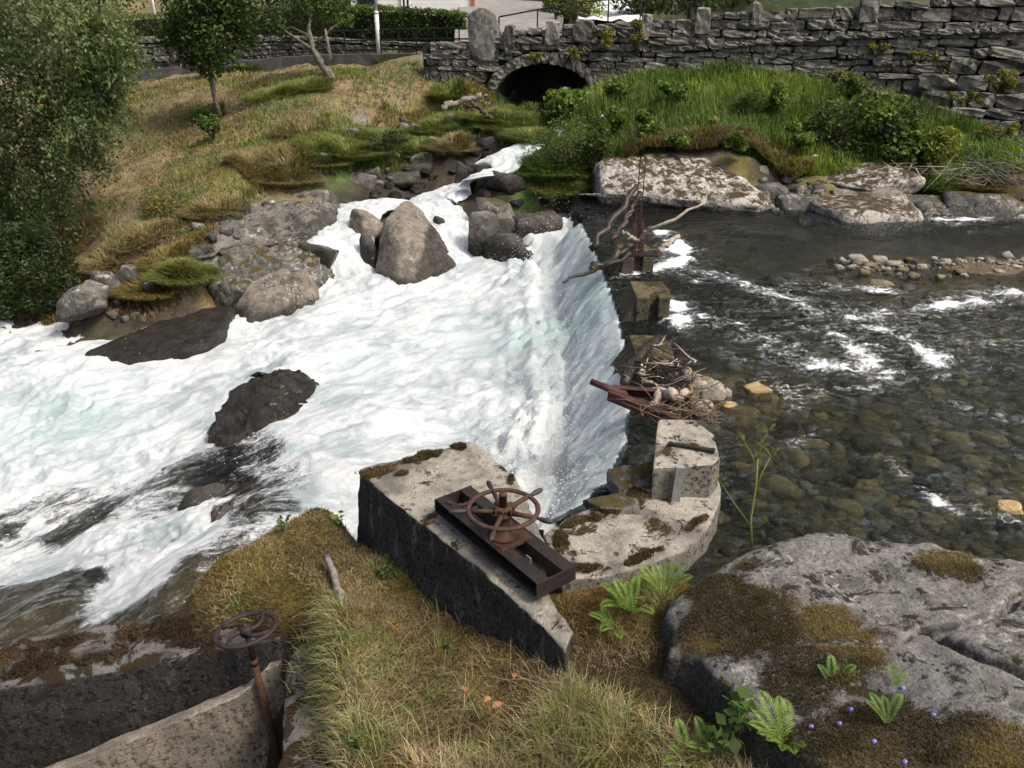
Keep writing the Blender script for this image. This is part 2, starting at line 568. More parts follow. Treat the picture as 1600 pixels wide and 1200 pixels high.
def mat_river():
    N = NT('river_water')
    p = N.pos()
    foam = N.attr('foam', 'Fac')
    cl = clear_water(N, N.mapping(p, (2.6, 4.2, 1), (0, 0, 0.25)), N.attr('tint'), 1.0)
    a = N.noise(N.mapping(p, (1.0, 2.2, 1), (0, 0, 0.3)), 1.7, 9, 0.75, 1.2)
    b = N.noise(p, 14, 7, 0.8, 0.5)
    lace = N.math('ADD', N.math('MULTIPLY', a, 0.6), N.math('MULTIPLY', b, 0.4))
    thr = N.lerp(foam, 0.72, 0.30)
    f = N.ramp(N.math('SUBTRACT', lace, thr), -0.02, 0.12)
    ln = N.noise(N.mapping(p, (0.9, 2.6, 1), (0, 0, 0.35)), 1.5, 7, 0.7, 1.5)
    ln = N.ramp(N.math('ABSOLUTE', N.math('SUBTRACT', ln, 0.5)), 0.035, 0.0)
    ln = N.math('MULTIPLY', N.math('MULTIPLY', ln, N.ramp(b, 0.45, 0.62)), N.ramp(foam, 0.10, 0.45))
    f = N.math('MAXIMUM', f, N.math('MULTIPLY', ln, 0.8))
    d = N.n('BsdfPrincipled'); N.put(d.inputs['Base Color'], (0.80, 0.83, 0.83)); d.inputs['Roughness'].default_value = 0.5
    N.put(d.inputs['Normal'], N.bump(b, 0.6, 0.04))
    m = N.n('MixShader'); N.put(m.inputs[0], N.math('MULTIPLY', f, 0.93))
    N.t.links.new(cl, m.inputs[1]); N.t.links.new(d.outputs[0], m.inputs[2])
    return N.done(m.outputs[0])

M = {}
def mat_mist():
    N = NT('mist')
    p = N.pos()
    c = N.coord('Generated')
    d = N.n('VectorMath', operation='DISTANCE'); N.put(d.inputs[0], c); d.inputs[1].default_value = (.5, .5, .35)
    f = N.ramp(d.outputs['Value'], .5, .12)
    f = N.math('MULTIPLY', N.math('MULTIPLY', f, N.ramp(N.noise(p, 1.1, 4, .6), .40, .70)), 0.55)
    v = N.n('VolumePrincipled'); v.inputs['Color'].default_value = (.95, .97, .97, 1)
    N.put(v.inputs['Density'], f); v.inputs['Anisotropy'].default_value = 0.2
    N.t.links.new(v.outputs[0], N.out.inputs['Volume'])
    return N.m
M['mist'] = mat_mist()
M['ground'] = mat_terrain()
M['boulder'] = mat_rock('weathered_granite', (0.095, 0.088, 0.077), (0.18, 0.167, 0.147), 0.45, (0.38, 0.365, 0.325), moss=0.12, dark=0.7, film=0.6)
M['boulder_warm'] = mat_rock('warm_gneiss', (0.15, 0.13, 0.105), (0.275, 0.24, 0.195), 0.34, (0.45, 0.41, 0.34), dark=0.35, scale=1.2)
M['boulder_wet'] = mat_rock('dark_river_rock', (0.050, 0.044, 0.038), (0.10, 0.09, 0.075), 0.10, dark=0.7, bump=0.7, wetk=.45)
M['boulder_moss'] = mat_rock('mossy_rock', (0.10, 0.095, 0.085), (0.19, 0.18, 0.16), 0.5, moss=0.45, dark=0.4)
M['lichen_slab'] = mat_rock('lichen_slab', (0.15, 0.137, 0.12), (0.25, 0.23, 0.20), 0.95, (0.48, 0.45, 0.40), moss=0.46, scale=1.5, mcol=(0.045, 0.032, 0.016), dark=0.3)
M['brown_block'] = mat_rock('rust_brown_mossy_block', (0.085, 0.07, 0.057), (0.17, 0.145, 0.118), 0.62, (0.36, 0.35, 0.31), moss=0.5, mcol=(0.05, 0.032, 0.014), dark=0.5, bump=.7)
M['near_rock'] = mat_rock('near_rock', (0.15, 0.142, 0.13), (0.235, 0.225, 0.205), 0.42, (0.36, 0.345, 0.315), moss=0.12, mcol=(0.035, 0.026, 0.010), dark=0.45, scale=1.6, bump=0.7, spots=0.85, crack=0.0, film=0.9)
M['pebble'] = mat_rock('river_pebble', (0.24, 0.21, 0.16), (0.38, 0.34, 0.27), 0.1, dark=0.15, scale=2.5)
M['pebble_ochre'] = mat_rock('ochre_pebble', (0.36, 0.25, 0.10), (0.46, 0.35, 0.18), 0.0, dark=0.15, scale=2.5)
M['cobble'] = mat_rock('bed_cobble', (0.14, 0.115, 0.065), (0.27, 0.22, 0.125), 0.0, dark=0.25, scale=1.5)
def mat_wallstone():
    N = NT('wall_stone')
    p = N.pos(); r = N.rnd()
    col = N.mix(r, (0.085, 0.080, 0.068), (0.29, 0.272, 0.228))
    med = N.noise(p, 5, 7, 0.72)
    fin = N.noise(p, 24, 6, 0.7)
    col = N.mix(N.ramp(med, 0.40, 0.62), N.mix(0.5, col, (0.035, 0.034, 0.03)), col)
    col = N.mix(N.math('MULTIPLY', N.ramp(N.noise(p, 8, 8, 0.75, 0.5), 0.55, 0.62), 0.8), col, (0.44, 0.43, 0.385))
    col = N.mix(N.math('MULTIPLY', N.ramp(N.noise(p, 2.3, 7, 0.7, 0.5), 0.54, 0.64), 0.85), col, (0.05, 0.045, 0.018))
    return N.done(N.bsdf(col, 0.92, N.bump(N.math('ADD', med, N.math('MULTIPLY', fin, 0.6)), 0.8, 0.05), spec=0.2))
M['wallstone'] = mat_wallstone()
M['mortar'] = mat_simple('dark_mortar', (0.022, 0.021, 0.019), (0.05, 0.047, 0.04), 0.95, 5, 0.5, bdist=0.04)
M['concrete'] = mat_concrete('old_concrete')
M['concrete_slab'] = mat_concrete('slab_concrete', (0.45, 0.415, 0.35), (0.21, 0.198, 0.172), 0.85, 0.45, 0.7)
M['concrete_pier'] = mat_concrete('pier_concrete', (0.15, 0.12, 0.07), (0.10, 0.085, 0.06), 0.5, 0.55, 0.4, (0.05, 0.042, 0.015))
M['concrete_dark'] = mat_concrete('dark_concrete', (0.20, 0.19, 0.175), (0.045, 0.043, 0.04), 0.5, 0.72, 0.15, (0.035, 0.023, 0.013))
M['concrete_beige'] = mat_concrete('beige_concrete', (0.40, 0.35, 0.285), (0.31, 0.265, 0.21), 0.2, 0.15, 1.0)
M['kerb'] = mat_simple('kerb_concrete', (0.075, 0.075, 0.072), (0.125, 0.12, 0.115), 0.9, 2.5, 0.5, bdist=0.03)
M['rust'] = mat_rust('rust', (0.082, 0.033, 0.018), (0.04, 0.021, 0.015), (0.16, 0.062, 0.027))
M['rust_dark'] = mat_rust('dark_rusted_steel', (0.030, 0.021, 0.018), (0.014, 0.013, 0.0125), (0.075, 0.036, 0.021), 0.6)
M['rust_red'] = mat_rust('red_rusted_beam', (0.085, 0.036, 0.028), (0.05, 0.024, 0.02), (0.14, 0.055, 0.03), 0.8)
M['wheel_rust'] = mat_rust('wheel_rust', (0.075, 0.036, 0.024), (0.038, 0.023, 0.018), (0.13, 0.052, 0.026), 0.75)
M['wheel_dark'] = mat_rust('dark_wheel_iron', (0.040, 0.024, 0.022), (0.025, 0.018, 0.017), (0.06, 0.03, 0.022), 0.7)
M['handle'] = mat_rust('handle_iron', (0.05, 0.042, 0.038), (0.03, 0.027, 0.025), (0.08, 0.05, 0.035), 0.55)
M['black_metal'] = mat_simple('black_painted_metal', (0.015, 0.015, 0.016), (0.03, 0.029, 0.027), 0.6, 10, 0.1)
M['whitewater'] = mat_whitewater()
M['river'] = mat_river()
M['leaf'] = mat_leaf('leaf')
M['grass'] = mat_leaf('grass_blade', 0.30, 0.6)
M['spray'] = mat_simple('spray_drops', (0.9, 0.93, 0.93), None, 0.3, 10, 0.0)
M['bark'] = mat_simple('grey_bark', (0.10, 0.085, 0.065), (0.22, 0.20, 0.16), 0.95, 9, 0.8, bdist=0.03)
M['bark_pale'] = mat_simple('pale_bark', (0.22, 0.20, 0.17), (0.40, 0.37, 0.32), 0.95, 9, 0.8, bdist=0.03)
M['bark_dark'] = mat_simple('dark_bark', (0.045, 0.037, 0.028), (0.10, 0.085, 0.065), 0.95, 9, 0.8, bdist=0.03)
M['driftwood'] = mat_simple('bleached_driftwood', (0.26, 0.21, 0.16), (0.42, 0.37, 0.30), 0.9, 12, 0.6, bdist=0.01)
M['twig'] = mat_simple('brown_twig', (0.08, 0.05, 0.032), (0.19, 0.14, 0.09), 0.9, 20, 0.4)
M['wetwood'] = mat_simple('wet_black_timber', (0.016, 0.013, 0.010), (0.045, 0.036, 0.026), 0.4, 12, 0.5, bdist=0.01)
M['oldwood'] = mat_simple('grey_old_branch', (0.13, 0.115, 0.095), (0.27, 0.25, 0.21), 0.95, 18, 0.8, bdist=0.01)
M['paint_white'] = mat_simple('white_house_paint', (0.74, 0.73, 0.69), (0.80, 0.79, 0.75), 0.6, 3, 0.05)
M['paint_orange'] = mat_simple('orange_trim_paint', (0.42, 0.13, 0.05), (0.36, 0.11, 0.045), 0.6, 3, 0.05)
M['post_white'] = mat_simple('white_post_paint', (0.70, 0.70, 0.68), (0.60, 0.60, 0.57), 0.5, 5, 0.05)
M['window_glass'] = mat_simple('dark_window_glass', (0.02, 0.024, 0.028), None, 0.08, 3, 0.0, spec=0.6)
M['asphalt'] = mat_simple('worn_asphalt', (0.17, 0.165, 0.155), (0.25, 0.24, 0.225), 0.9, 3, 0.5, bdist=0.01)
M['slate'] = mat_simple('slate_roof', (0.05, 0.05, 0.055), (0.09, 0.09, 0.095), 0.8, 6, 0.4)
M['petal'] = mat_simple('violet_petal', (0.20, 0.16, 0.55), (0.28, 0.23, 0.62), 0.6, 20, 0.0)
M['petal_white'] = mat_simple('white_petal', (0.75, 0.74, 0.68), None, 0.6, 20, 0.0)
M['deadleaf'] = mat_simple('dead_leaf', (0.22, 0.10, 0.045), (0.33, 0.17, 0.08), 0.8, 30, 0.4)
M['galv'] = mat_simple('weathered_steel_plate', (0.33, 0.34, 0.34), (0.22, 0.22, 0.215), 0.5, 12, 0.2, 0.3)
# ------------------------------------------------------------------ the lie of the land and the water
COL = dict(D=(0.215, 0.165, 0.092), T=(0.175, 0.145, 0.07), G=(0.075, 0.12, 0.03), O=(0.15, 0.13, 0.045), M=(0.115, 0.085, 0.022),
           R=(0.19, 0.18, 0.16), B=(0.17, 0.135, 0.075), K=(0.045, 0.038, 0.028), A=(0.24, 0.23, 0.21), W=(0.055, 0.048, 0.036),
           S=(0.11, 0.085, 0.052), Y=(0.19, 0.145, 0.06), F=(0.035, 0.05, 0.018), N=(0.12, 0.088, 0.05))
CREST = [(0.30, 6.95), (0.72, 7.35), (1.08, 7.9), (1.33, 8.6), (1.52, 9.6), (1.66, 11.0), (1.76, 12.4), (1.80, 13.8), (1.79, 15.5), (1.75, 17.6), (1.66, 19.6)]

def seg_dist(X, Y, poly):
    "distance to a polyline and the side (positive = left of its direction)"
    best = np.full(X.shape, 1e9); side = np.zeros(X.shape); par = np.zeros(X.shape); acc = 0.0
    for (ax, ay), (bx, by) in zip(poly[:-1], poly[1:]):
        dx, dy = bx - ax, by - ay
        L = math.hypot(dx, dy)
        t = np.clip(((X - ax) * dx + (Y - ay) * dy) / (L * L), 0, 1)
        qx, qy = X - ax - t * dx, Y - ay - t * dy
        d = np.hypot(qx, qy)
        s = dx * (Y - ay) - dy * (X - ax)
        m = d < best
        best = np.where(m, d, best); side = np.where(m, np.sign(s), side); par = np.where(m, acc + t * L, par)
        acc += L
    return best, side, par

class RBF:
    def __init__(self, pts, vals, eps=0.25):
        self.p = np.array(pts, float); n = len(self.p); self.eps = eps
        A = np.zeros((n + 3, n + 3))
        A[:n, :n] = self.k(self.p, self.p) - np.eye(n) * 0.02
        A[:n, n] = 1; A[:n, n + 1:] = self.p; A[n, :n] = 1; A[n + 1:, :n] = self.p.T
        self.w = np.linalg.solve(A, np.concatenate([np.array(vals, float), [0, 0, 0]]))
    def k(self, a, b):
        return np.sqrt((a[:, None, 0] - b[None, :, 0]) ** 2 + (a[:, None, 1] - b[None, :, 1]) ** 2 + self.eps ** 2)
    def __call__(self, X, Y):
        q = np.stack([X, Y], 1).astype(np.float32); out = np.empty(len(q)); n = len(self.p)
        pf = self.p.astype(np.float32); w = self.w.astype(np.float32)
        for i in range(0, len(q), 8000):
            b = q[i:i + 8000]
            out[i:i + 8000] = self.k(b, pf) @ w[:n] + w[n] + b @ w[n + 1:]
        return out

def idw(X, Y, pts, vals, pw=4.0):
    pts = np.array(pts, np.float32); vals = np.array(vals, np.float32); X = X.astype(np.float32); Y = Y.astype(np.float32)
    out = np.empty((len(X), vals.shape[1]))
    for i in range(0, len(X), 8000):
        d2 = (X[i:i + 8000, None] - pts[None, :, 0]) ** 2 + (Y[i:i + 8000, None] - pts[None, :, 1]) ** 2 + np.float32(0.01)
        w = 1 / (d2 * d2)
        out[i:i + 8000] = (w @ vals) / w.sum(1, keepdims=True)
    return out

# lower river: photograph pixel, height, foam, teal
LOW = [(700, 420, -1.85, 1, 0), (640, 470, -1.95, 1, 0), (560, 450, -2.0, 1, 0), (500, 470, -2.1, 1, 0), (420, 510, -2.3, 1, 0), (330, 540, -2.5, .95, 0),
       (240, 530, -2.6, .9, 0), (150, 545, -2.8, .9, 0), (50, 550, -3.0, .85, 0), (0, 550, -3.1, .8, 0), (700, 600, -1.85, 1, .1), (560, 580, -2.0, 1, .3),
       (420, 560, -2.25, 1, 0), (300, 600, -2.6, 1, 0), (150, 660, -3.0, .82, .6), (0, 680, -3.2, .8, .5), (80, 640, -3.1, .85, .3), (0, 750, -3.2, .95, .1), (150, 720, -3.0, 1, .1),
       (280, 700, -2.7, 1, 0), (520, 600, -1.72, .95, .15), (470, 560, -1.95, .95, 0), (480, 650, -1.8, .72, .2), (360, 660, -2.55, .7, .2), (500, 700, -1.75, .9, 0), (400, 720, -2.0, .40, 0), (330, 750, -2.3, .26, 0), (300, 735, -2.4, .32, 0), (370, 765, -1.9, .30, 0), (440, 740, -1.75, .5, 0), (250, 790, -2.5, .50, 0),
       (100, 830, -2.9, .28, 0), (60, 810, -3.0, .42, 0), (0, 830, -3.0, .35, 0), (0, 870, -2.9, .6, 0), (40, 820, -3.0, .7, 0), (600, 680, -1.7, .95, 0), (560, 740, -1.5, .95, 0), (500, 790, -1.3, .85, 0), (430, 790, -1.2, .48, 0), (360, 800, -1.5, .36, 0),
       (290, 835, -1.75, .8, 0), (420, 855, -1.05, .50, 0), (340, 870, -1.08, .40, 0), (280, 885, -1.12, .32, 0), (225, 880, -1.75, .95, 0), (190, 915, -1.75, .95, 0),
       (120, 870, -2.3, .95, 0), (150, 890, -1.95, .9, 0), (60, 930, -1.95, .12, 0), (110, 925, -1.88, .15, 0), (40, 985, -1.85, .05, 0), (230, 935, -1.25, .3, 0), (0, 930, -2.2, .3, 0), (20, 900, -2.5, .95, 0)]
LOWW = [(.55, 9.2, -1.62, 1, 0), (.62, 11, -1.72, 1, .1), (.7, 13, -1.75, 1, .3), (.6, 14.6, -1.75, 1, .8), (.7, 16, -1.75, 1, .2), (.6, 18, -1.7, 1, 0), (.3, 19.6, -1.5, 1, 0), (0.9, 20.3, -0.9, .9, 0),
        (-18, 18, -3.5, .9, .2), (-18, 12, -3.5, .9, .2), (-9, 6.5, -2.5, .6, 0), (-14, 8, -3.2, .9, 0), (-3.3, 6.7, -1.2, .3, 0), (-4.4, 6.4, -1.7, .1, 0), (-.6, 8.4, -1.5, 1, 0), (.2, 7.6, -1.5, 1, 0)]
KD = 0.66                                       # the river falls this share of a first guess
LOW = [(a, b, z * KD, f, t) for a, b, z, f, t in LOW]
LOWW = [(a, b, z * KD, f, t) for a, b, z, f, t in LOWW]
lp = [(lambda v: (v.x, v.y))(P(a, b, z)) for a, b, z, f, t in LOW] + [(a, b) for a, b, z, f, t in LOWW]
lz = [q[2] for q in LOW + LOWW]
LOWZ = RBF(lp, lz)
lft = [(q[3], q[4]) for q in LOW + LOWW]

def low_water(X, Y):
    "height of the lower river, the sheet over the weir included, and the distance below the crest"
    z = LOWZ(X, Y)
    d, s, par = seg_dist(X, Y, CREST)
    dd = d * s                                   # positive downstream (left of the crest line)
    sheet = -0.05 - 1.05 * np.clip(dd, 0, 9) ** 1.3 - 0.25 * np.clip(dd, 0, 9)
    ends = sstep(0.0, 0.6, par)
    return np.maximum(z, np.where(dd > -0.05, sheet, -9)), dd, par

# land: photograph pixel (or world x, y), height, ground kind
LAND = [
 # meadow on the far bank
 (180, 137, 1.62, 'O'), (250, 125, 1.9, 'D'), (330, 125, 2.05, 'D'), (440, 108, 2.42, 'D'), (520, 102, 2.55, 'D'), (600, 100, 2.68, 'T'), (690, 112, 2.55, 'O'), (730, 130, 2.3, 'O'),
 (250, 250, .60, 'D'), (170, 350, -.8, 'D'), (100, 380, -1.6, 'D'), (220, 200, 1.0, 'T'), (320, 190, 1.25, 'S'), (300, 240, .75, 'D'), (400, 215, 1.05, 'T'), (370, 260, .7, 'O'),
 (470, 190, 1.5, 'O'), (500, 160, 1.95, 'T'), (440, 150, 2.0, 'G'), (600, 165, 1.72, 'D'), (560, 130, 2.3, 'D'), (660, 150, 1.9, 'D'), (620, 190, 1.2, 'T'), (690, 175, 1.4, 'O'), (100, 250, .3, 'O'), (40, 330, -.7, 'G'),
 (230, 290, .1, 'D'), (150, 290, 0, 'D'), (200, 370, -.9, 'D'), (280, 330, -.3, 'G'), (330, 290, .3, 'O'), (270, 400, -1.0, 'O'), (240, 440, -1.5, 'Y'), (300, 430, -1.1, 'Y'), (190, 480, -2.1, 'K'),
 (250, 470, -1.9, 'K'), (140, 410, -1.7, 'S'), (150, 450, -2.1, 'R'), (60, 440, -2.2, 'S'), (0, 450, -2.4, 'K'), (100, 500, -2.9, 'K'), (0, 510, -3.1, 'K'),
 (400, 285, .25, 'O'), (450, 250, .75, 'G'), (440, 300, 0.1, 'T'), (520, 240, .8, 'G'), (530, 215, 1.0, 'O'), (600, 205, .95, 'R'), (600, 225, .75, 'O'), (660, 215, .85, 'G'), (700, 200, 1.05, 'G'), (680, 230, .7, 'Y'), (740, 205, .95, 'G'), (780, 180, 1.5, 'G'),
 (350, 340, -.35, 'R'), (430, 330, -.3, 'R'), (480, 320, -.25, 'R'), (340, 400, -.9, 'R'), (420, 390, -.9, 'K'), (460, 400, -1.1, 'R'), (400, 440, -1.5, 'R'), (340, 470, -2.3, 'K'), (440, 480, -2.7, 'K'), (360, 515, -3.0, 'K'), (280, 520, -3.0, 'W'),
 # tributary bed
 (875, 205, .85, 'W'), (800, 235, .6, 'W'), (770, 262, .35, 'W'), (735, 285, -.1, 'W'), (700, 300, -.35, 'W'), (672, 318, -.65, 'W'), (690, 345, -1.1, 'W'), (715, 385, -1.8, 'W'), (735, 410, -2.3, 'W'),
 (610, 318, -.75, 'W'), (560, 325, -.8, 'W'), (530, 345, -1.0, 'W'), (505, 385, -1.6, 'W'), (515, 430, -2.3, 'W'), (640, 380, -1.3, 'W'), (580, 380, -1.6, 'W'), (560, 303, -.25, 'K'), (600, 292, -.2, 'K'), (640, 285, -.1, 'K'), (700, 250, .5, 'K'), (740, 235, .7, 'K'),
 (780, 320, -.9, 'K'), (780, 370, -1.3, 'K'), (850, 330, -.3, 'K'), (900, 320, -.2, 'K'), (840, 290, .3, 'G'),
 # bank between stream and river
 (860, 240, .85, 'G'), (900, 270, .45, 'G'), (930, 230, .85, 'G'), (960, 260, .6, 'O'), (960, 305, -.05, 'K'), (1000, 250, .95, 'O'), (1100, 245, 1.0, 'S'), (1180, 255, .95, 'O'), (1100, 285, .45, 'R'), (1210, 300, .25, 'K'), (1100, 328, -.15, 'W'),
 (1000, 322, -.1, 'W'), (1210, 330, -.15, 'W'), (1290, 290, .5, 'O'), (1300, 330, -.05, 'R'), (1400, 280, .55, 'O'), (1450, 260, .8, 'G'), (1400, 335, -.15, 'W'), (1500, 320, .1, 'G'), (1500, 345, -.25, 'W'), (1600, 330, .1, 'K'), (1590, 345, -.25, 'W'),
 (1000, 160, 2.0, 'G'), (1100, 190, 1.65, 'G'), (1200, 200, 1.5, 'G'), (1300, 210, 1.35, 'G'), (1400, 220, 1.2, 'G'), (1500, 250, .95, 'O'), (1560, 230, 1.1, 'M'), (1600, 280, .7, 'M'), (930, 185, 1.65, 'G'),
 # bed of the upper river
 (1200, 365, -.9, 'B'), (1100, 345, -.75, 'B'), (1500, 365, -.6, 'B'), (1200, 470, -.8, 'B'), (1100, 430, -.8, 'W'), (1300, 520, -.5, 'B'), (1150, 560, -.45, 'B'), (1250, 620, -.30, 'Y'), (1200, 680, -.25, 'B'), (1400, 650, -.38, 'B'),
 (1500, 600, -.42, 'B'), (1300, 750, -.42, 'B'), (1500, 750, -.35, 'B'), (1200, 800, -.55, 'W'), (1450, 830, -.4, 'B'), (1140, 740, -.45, 'W'), (1600, 500, -.45, 'B'), (1590, 680, -.4, 'B'), (1350, 470, -.5, 'B'),
 (1330, 406, .03, 'S'), (1400, 412, .04, 'S'), (1480, 408, .05, 'S'), (1560, 404, .06, 'S'), (1620, 410, .06, 'S'), (1540, 425, .03, 'S'), (1440, 422, .02, 'S'), (1450, 442, -.08, 'B'), (1290, 420, -.15, 'B'), (1350, 440, -.14, 'Y'), (1550, 440, -.12, 'Y'), (1300, 390, -.3, 'B'), (1450, 385, -.3, 'B'), (1600, 385, -.3, 'B'),
 (1110, 610, -.06, 'S'), (1070, 585, .0, 'S'), (1150, 650, -.15, 'Y'), (1080, 640, -.05, 'S'),
]
LANDW = [
 # the near bank, left of the gate block
 (-1.3, 5.7, .06, 'M'), (-.9, 5.2, .12, 'T'), (-.4, 4.6, .22, 'T'), (0, 4.2, .30, 'T'), (.4, 3.9, .40, 'T'), (-1.0, 4.5, .18, 'T'), (-.7, 3.9, .28, 'D'), (0, 3.5, .40, 'D'), (.7, 3.3, .5, 'O'), (-.3, 3.0, .42, 'T'), (-.9, 3.2, .34, 'O'),
 (-1.5, 5.0, .05, 'M'), (-1.7, 5.5, 0, 'M'), (-2.1, 6.1, -.01, 'M'), (-1.8, 6.5, .04, 'M'), (-1.9, 7.15, .03, 'M'), (-2.42, 6.75, .0, 'M'), (-2.9, 6.3, -.10, 'M'), (-2.2, 5.62, -.04, 'M'), (-1.7, 5.68, .06, 'M'), (-2.55, 5.95, -.06, 'M'), (-1.45, 6.5, .0, 'M'),
 (-2.15, 7.55, -1.5, 'K'), (-2.72, 7.12, -1.5, 'K'), (-3.15, 6.75, -1.3, 'N'), (-4.3, 6.3, -1.75, 'N'), (-3.4, 7.4, -1.22, 'N'), (-2.8, 7.7, -1.25, 'N'), (-5.4, 7.4, -2.2, 'N'), (-6.2, 7.6, -2.4, 'N'), (-5.2, 6.6, -2.15, 'N'), (-7.5, 7.2, -2.7, 'N'), (-1.4, 7.3, -1.7, 'K'), (-.6, 7.9, -2.1, 'W'), (.2, 7.3, -2.0, 'W'),
 (-1.45, 4.55, .02, 'O'), (-1.2, 3.95, .15, 'O'), (-1.08, 3.4, .22, 'O'), (-1.85, 4.7, -2.0, 'K'), (-1.62, 4.1, -2.0, 'K'), (-1.5, 3.4, -2.0, 'K'), (-2.6, 4.4, -2.0, 'K'), (-4, 4, -2.1, 'K'), (-6, 4.2, -2.2, 'K'), (-3, 3, -2.0, 'K'), (-1.5, 2.4, -1.6, 'K'),
 (-6, 5.3, -2.0, 'K'), (-1.58, 5.12, .0, 'M'), (-1.95, 5.12, -1.9, 'K'),
 # right of the gate block
 (.5, 4.6, .52, 'M'), (.8, 5.15, .55, 'M'), (1.25, 5.35, .48, 'M'), (1.55, 5.6, .30, 'M'), (1.95, 5.75, -.25, 'W'), (.6, 4.2, .52, 'K'), (.75, 3.8, .5, 'M'), (1.1, 4.0, .58, 'K'), (1.2, 3.3, .6, 'O'), (1.5, 2.7, .75, 'O'),  # dark points by the near rock: moss brown with shade painted into it
 (2.5, 5.4, -.1, 'W'), (3.5, 5.3, -.2, 'W'), (5, 5.2, -.2, 'W'), (2.5, 4.2, .5, 'M'), (4, 3.5, .6, 'M'), (6, 3.5, .5, 'M'), (7.5, 4.6, -.2, 'W'), (.5, 5.75, .1, 'M'), (1, 6.2, -.2, 'K'), (2.2, 7.0, -.55, 'W'), (2.0, 6.2, -.5, 'W'), (0, 5.5, .2, 'K'), (-.5, 6.3, .0, 'K'),
 (0, 2, .6, 'O'), (0, .8, 1.2, 'O'), (3, 1, 1.2, 'O'), (-1.2, 1.4, .4, 'O'),
 # along the weir
 (1.95, 8.6, -.45, 'W'), (2.3, 11, -.5, 'W'), (2.4, 13.5, -.7, 'W'), (2.4, 16, -.7, 'W'), (2.35, 18.5, -.5, 'W'), (-.2, 10, -2.6, 'W'), (-.1, 14, -2.7, 'W'), (0, 17, -2.6, 'W'), (-3, 12, -2.8, 'W'), (-3, 16, -2.9, 'W'), (-7, 14, -3.2, 'W'), (-10, 12, -3.6, 'W'),
 (-6, 9.5, -2.9, 'W'), (-4, 8.5, -2.5, 'W'), (-9, 9, -3.4, 'W'), (-14, 15, -4, 'W'), (-18, 16, -4.2, 'W'), (-2.5, 9, -2.3, 'W'), (-12, 9, -3.6, 'W'),
 # outside the picture
 (-17, 21.5, -3, 'K'), (-20, 24, -1.8, 'O'), (-19, 30, .6, 'D'), (-24, 30, 0, 'D'), (12, 22, .4, 'G'), (18, 20, .3, 'G'), (14, 14, -.4, 'B'), (20, 12, -.4, 'B'), (12, 8, -.3, 'B'), (9, 5.5, -.2, 'B'), (20, 3, 1, 'O'), (12, 3, .8, 'O'), (30, 15, .5, 'G'), (30, 25, 2, 'G'),
 # lane on the far bank, ground behind the walls, hillside
 (-16, 37.3, 1.6, 'O'), (-9.5, 36, 2.3, 'O'), (-5.5, 34.5, 2.7, 'O'), (-2.0, 32, 3.2, 'A'), (-26, 38.5, 1.4, 'A'), (-16, 41, 3.3, 'T'), (-8, 38.5, 3.5, 'G'), (-3, 36, 3.5, 'A'), (-1, 36, 3.6, 'A'), (-.5, 45, 5.0, 'A'), (1.5, 34, 3.3, 'A'),
 (-16, 46, 4.0, 'T'), (-8, 46, 4.0, 'G'), (-16, 60, 8, 'T'), (-8, 60, 7.5, 'G'), (4, 40, 3.2, 'F'), (6, 48, 5.5, 'F'), (12, 38, 4.2, 'F'), (20, 34, 5, 'F'), (8, 31.5, 3.5, 'A'), (14, 29.5, 3.9, 'A'), (22, 27.5, 4.2, 'A'),
 (-30, 60, 9, 'T'), (10, 62, 13, 'F'), (30, 60, 15, 'F'), (-30, 100, 30, 'F'), (0, 100, 34, 'F'), (40, 100, 40, 'F'), (0, 150, 75, 'F'), (60, 150, 80, 'F'), (-60, 150, 70, 'F'), (60, 60, 14, 'F'), (-60, 60, 8, 'G'), (90, 110, 40, 'F'), (-90, 110, 32, 'F'),
 (1.0, 29.8, .95, 'W'), (1.2, 32.5, 1.0, 'W'), (.2, 29.6, 1.2, 'K'),
]
LAND = [(a, b, z * KD if z < 0 and a < 1000 else z, c) for a, b, z, c in LAND]
LANDW = [(a, b, z * KD if z < 0 and a < 1.3 and b > 6.5 else z, c) for a, b, z, c in LANDW]
def surf(a, z, c):
    "a bed point is seen through the surface of the water above it"
    if c in 'BWYS' and z < 0 and a > 1000: return 0.0
    if c == 'W' and a < 1000: return z + 0.3
    return z
def landpts():
    pts, zz, cc = [], [], []
    for a, b, z, c in LAND:
        v = P(a, b, surf(a, z, c)); pts.append((v.x, v.y)); zz.append(z); cc.append(COL[c])
    for a, b, z, c in LANDW:
        pts.append((a, b)); zz.append(z); cc.append(COL[c])
    # ground in front of the bridge and road wall
    for px, py, Y, c in [(940, 140, 28.7, 'G'), (1000, 125, 28.4, 'G'), (1100, 118, 28.0, 'G'), (1200, 118, 27.6, 'G'), (1300, 128, 27.2, 'O'), (1400, 150, 26.8, 'O'), (1480, 170, 26.3, 'M'), (1540, 190, 25.8, 'M'), (1600, 200, 25.4, 'M'), (775, 172, 29.0, 'K'), (740, 135, 29.6, 'O'), (830, 178, 28.8, 'K')]:
        v = PY(px, py, Y); pts.append((v.x, v.y)); zz.append(v.z); cc.append(COL[c])
    return pts, zz, cc
_pts, _zz, _cc = landpts()
LANDZ = RBF(_pts, _zz, 0.3)
_rk = [[1.0 if c in (COL['R'], COL['K']) else 0.0] for c in _cc]
def in_poly(X, Y, poly):
    c = np.zeros(X.shape, bool)
    for (ax, ay), (bx, by) in zip(poly[:-1], poly[1:]):
        m = ((ay > Y) != (by > Y)) & (X < (bx - ax) * (Y - ay) / ((by - ay) if by != ay else 1e-9) + ax)
        c ^= m
    return c
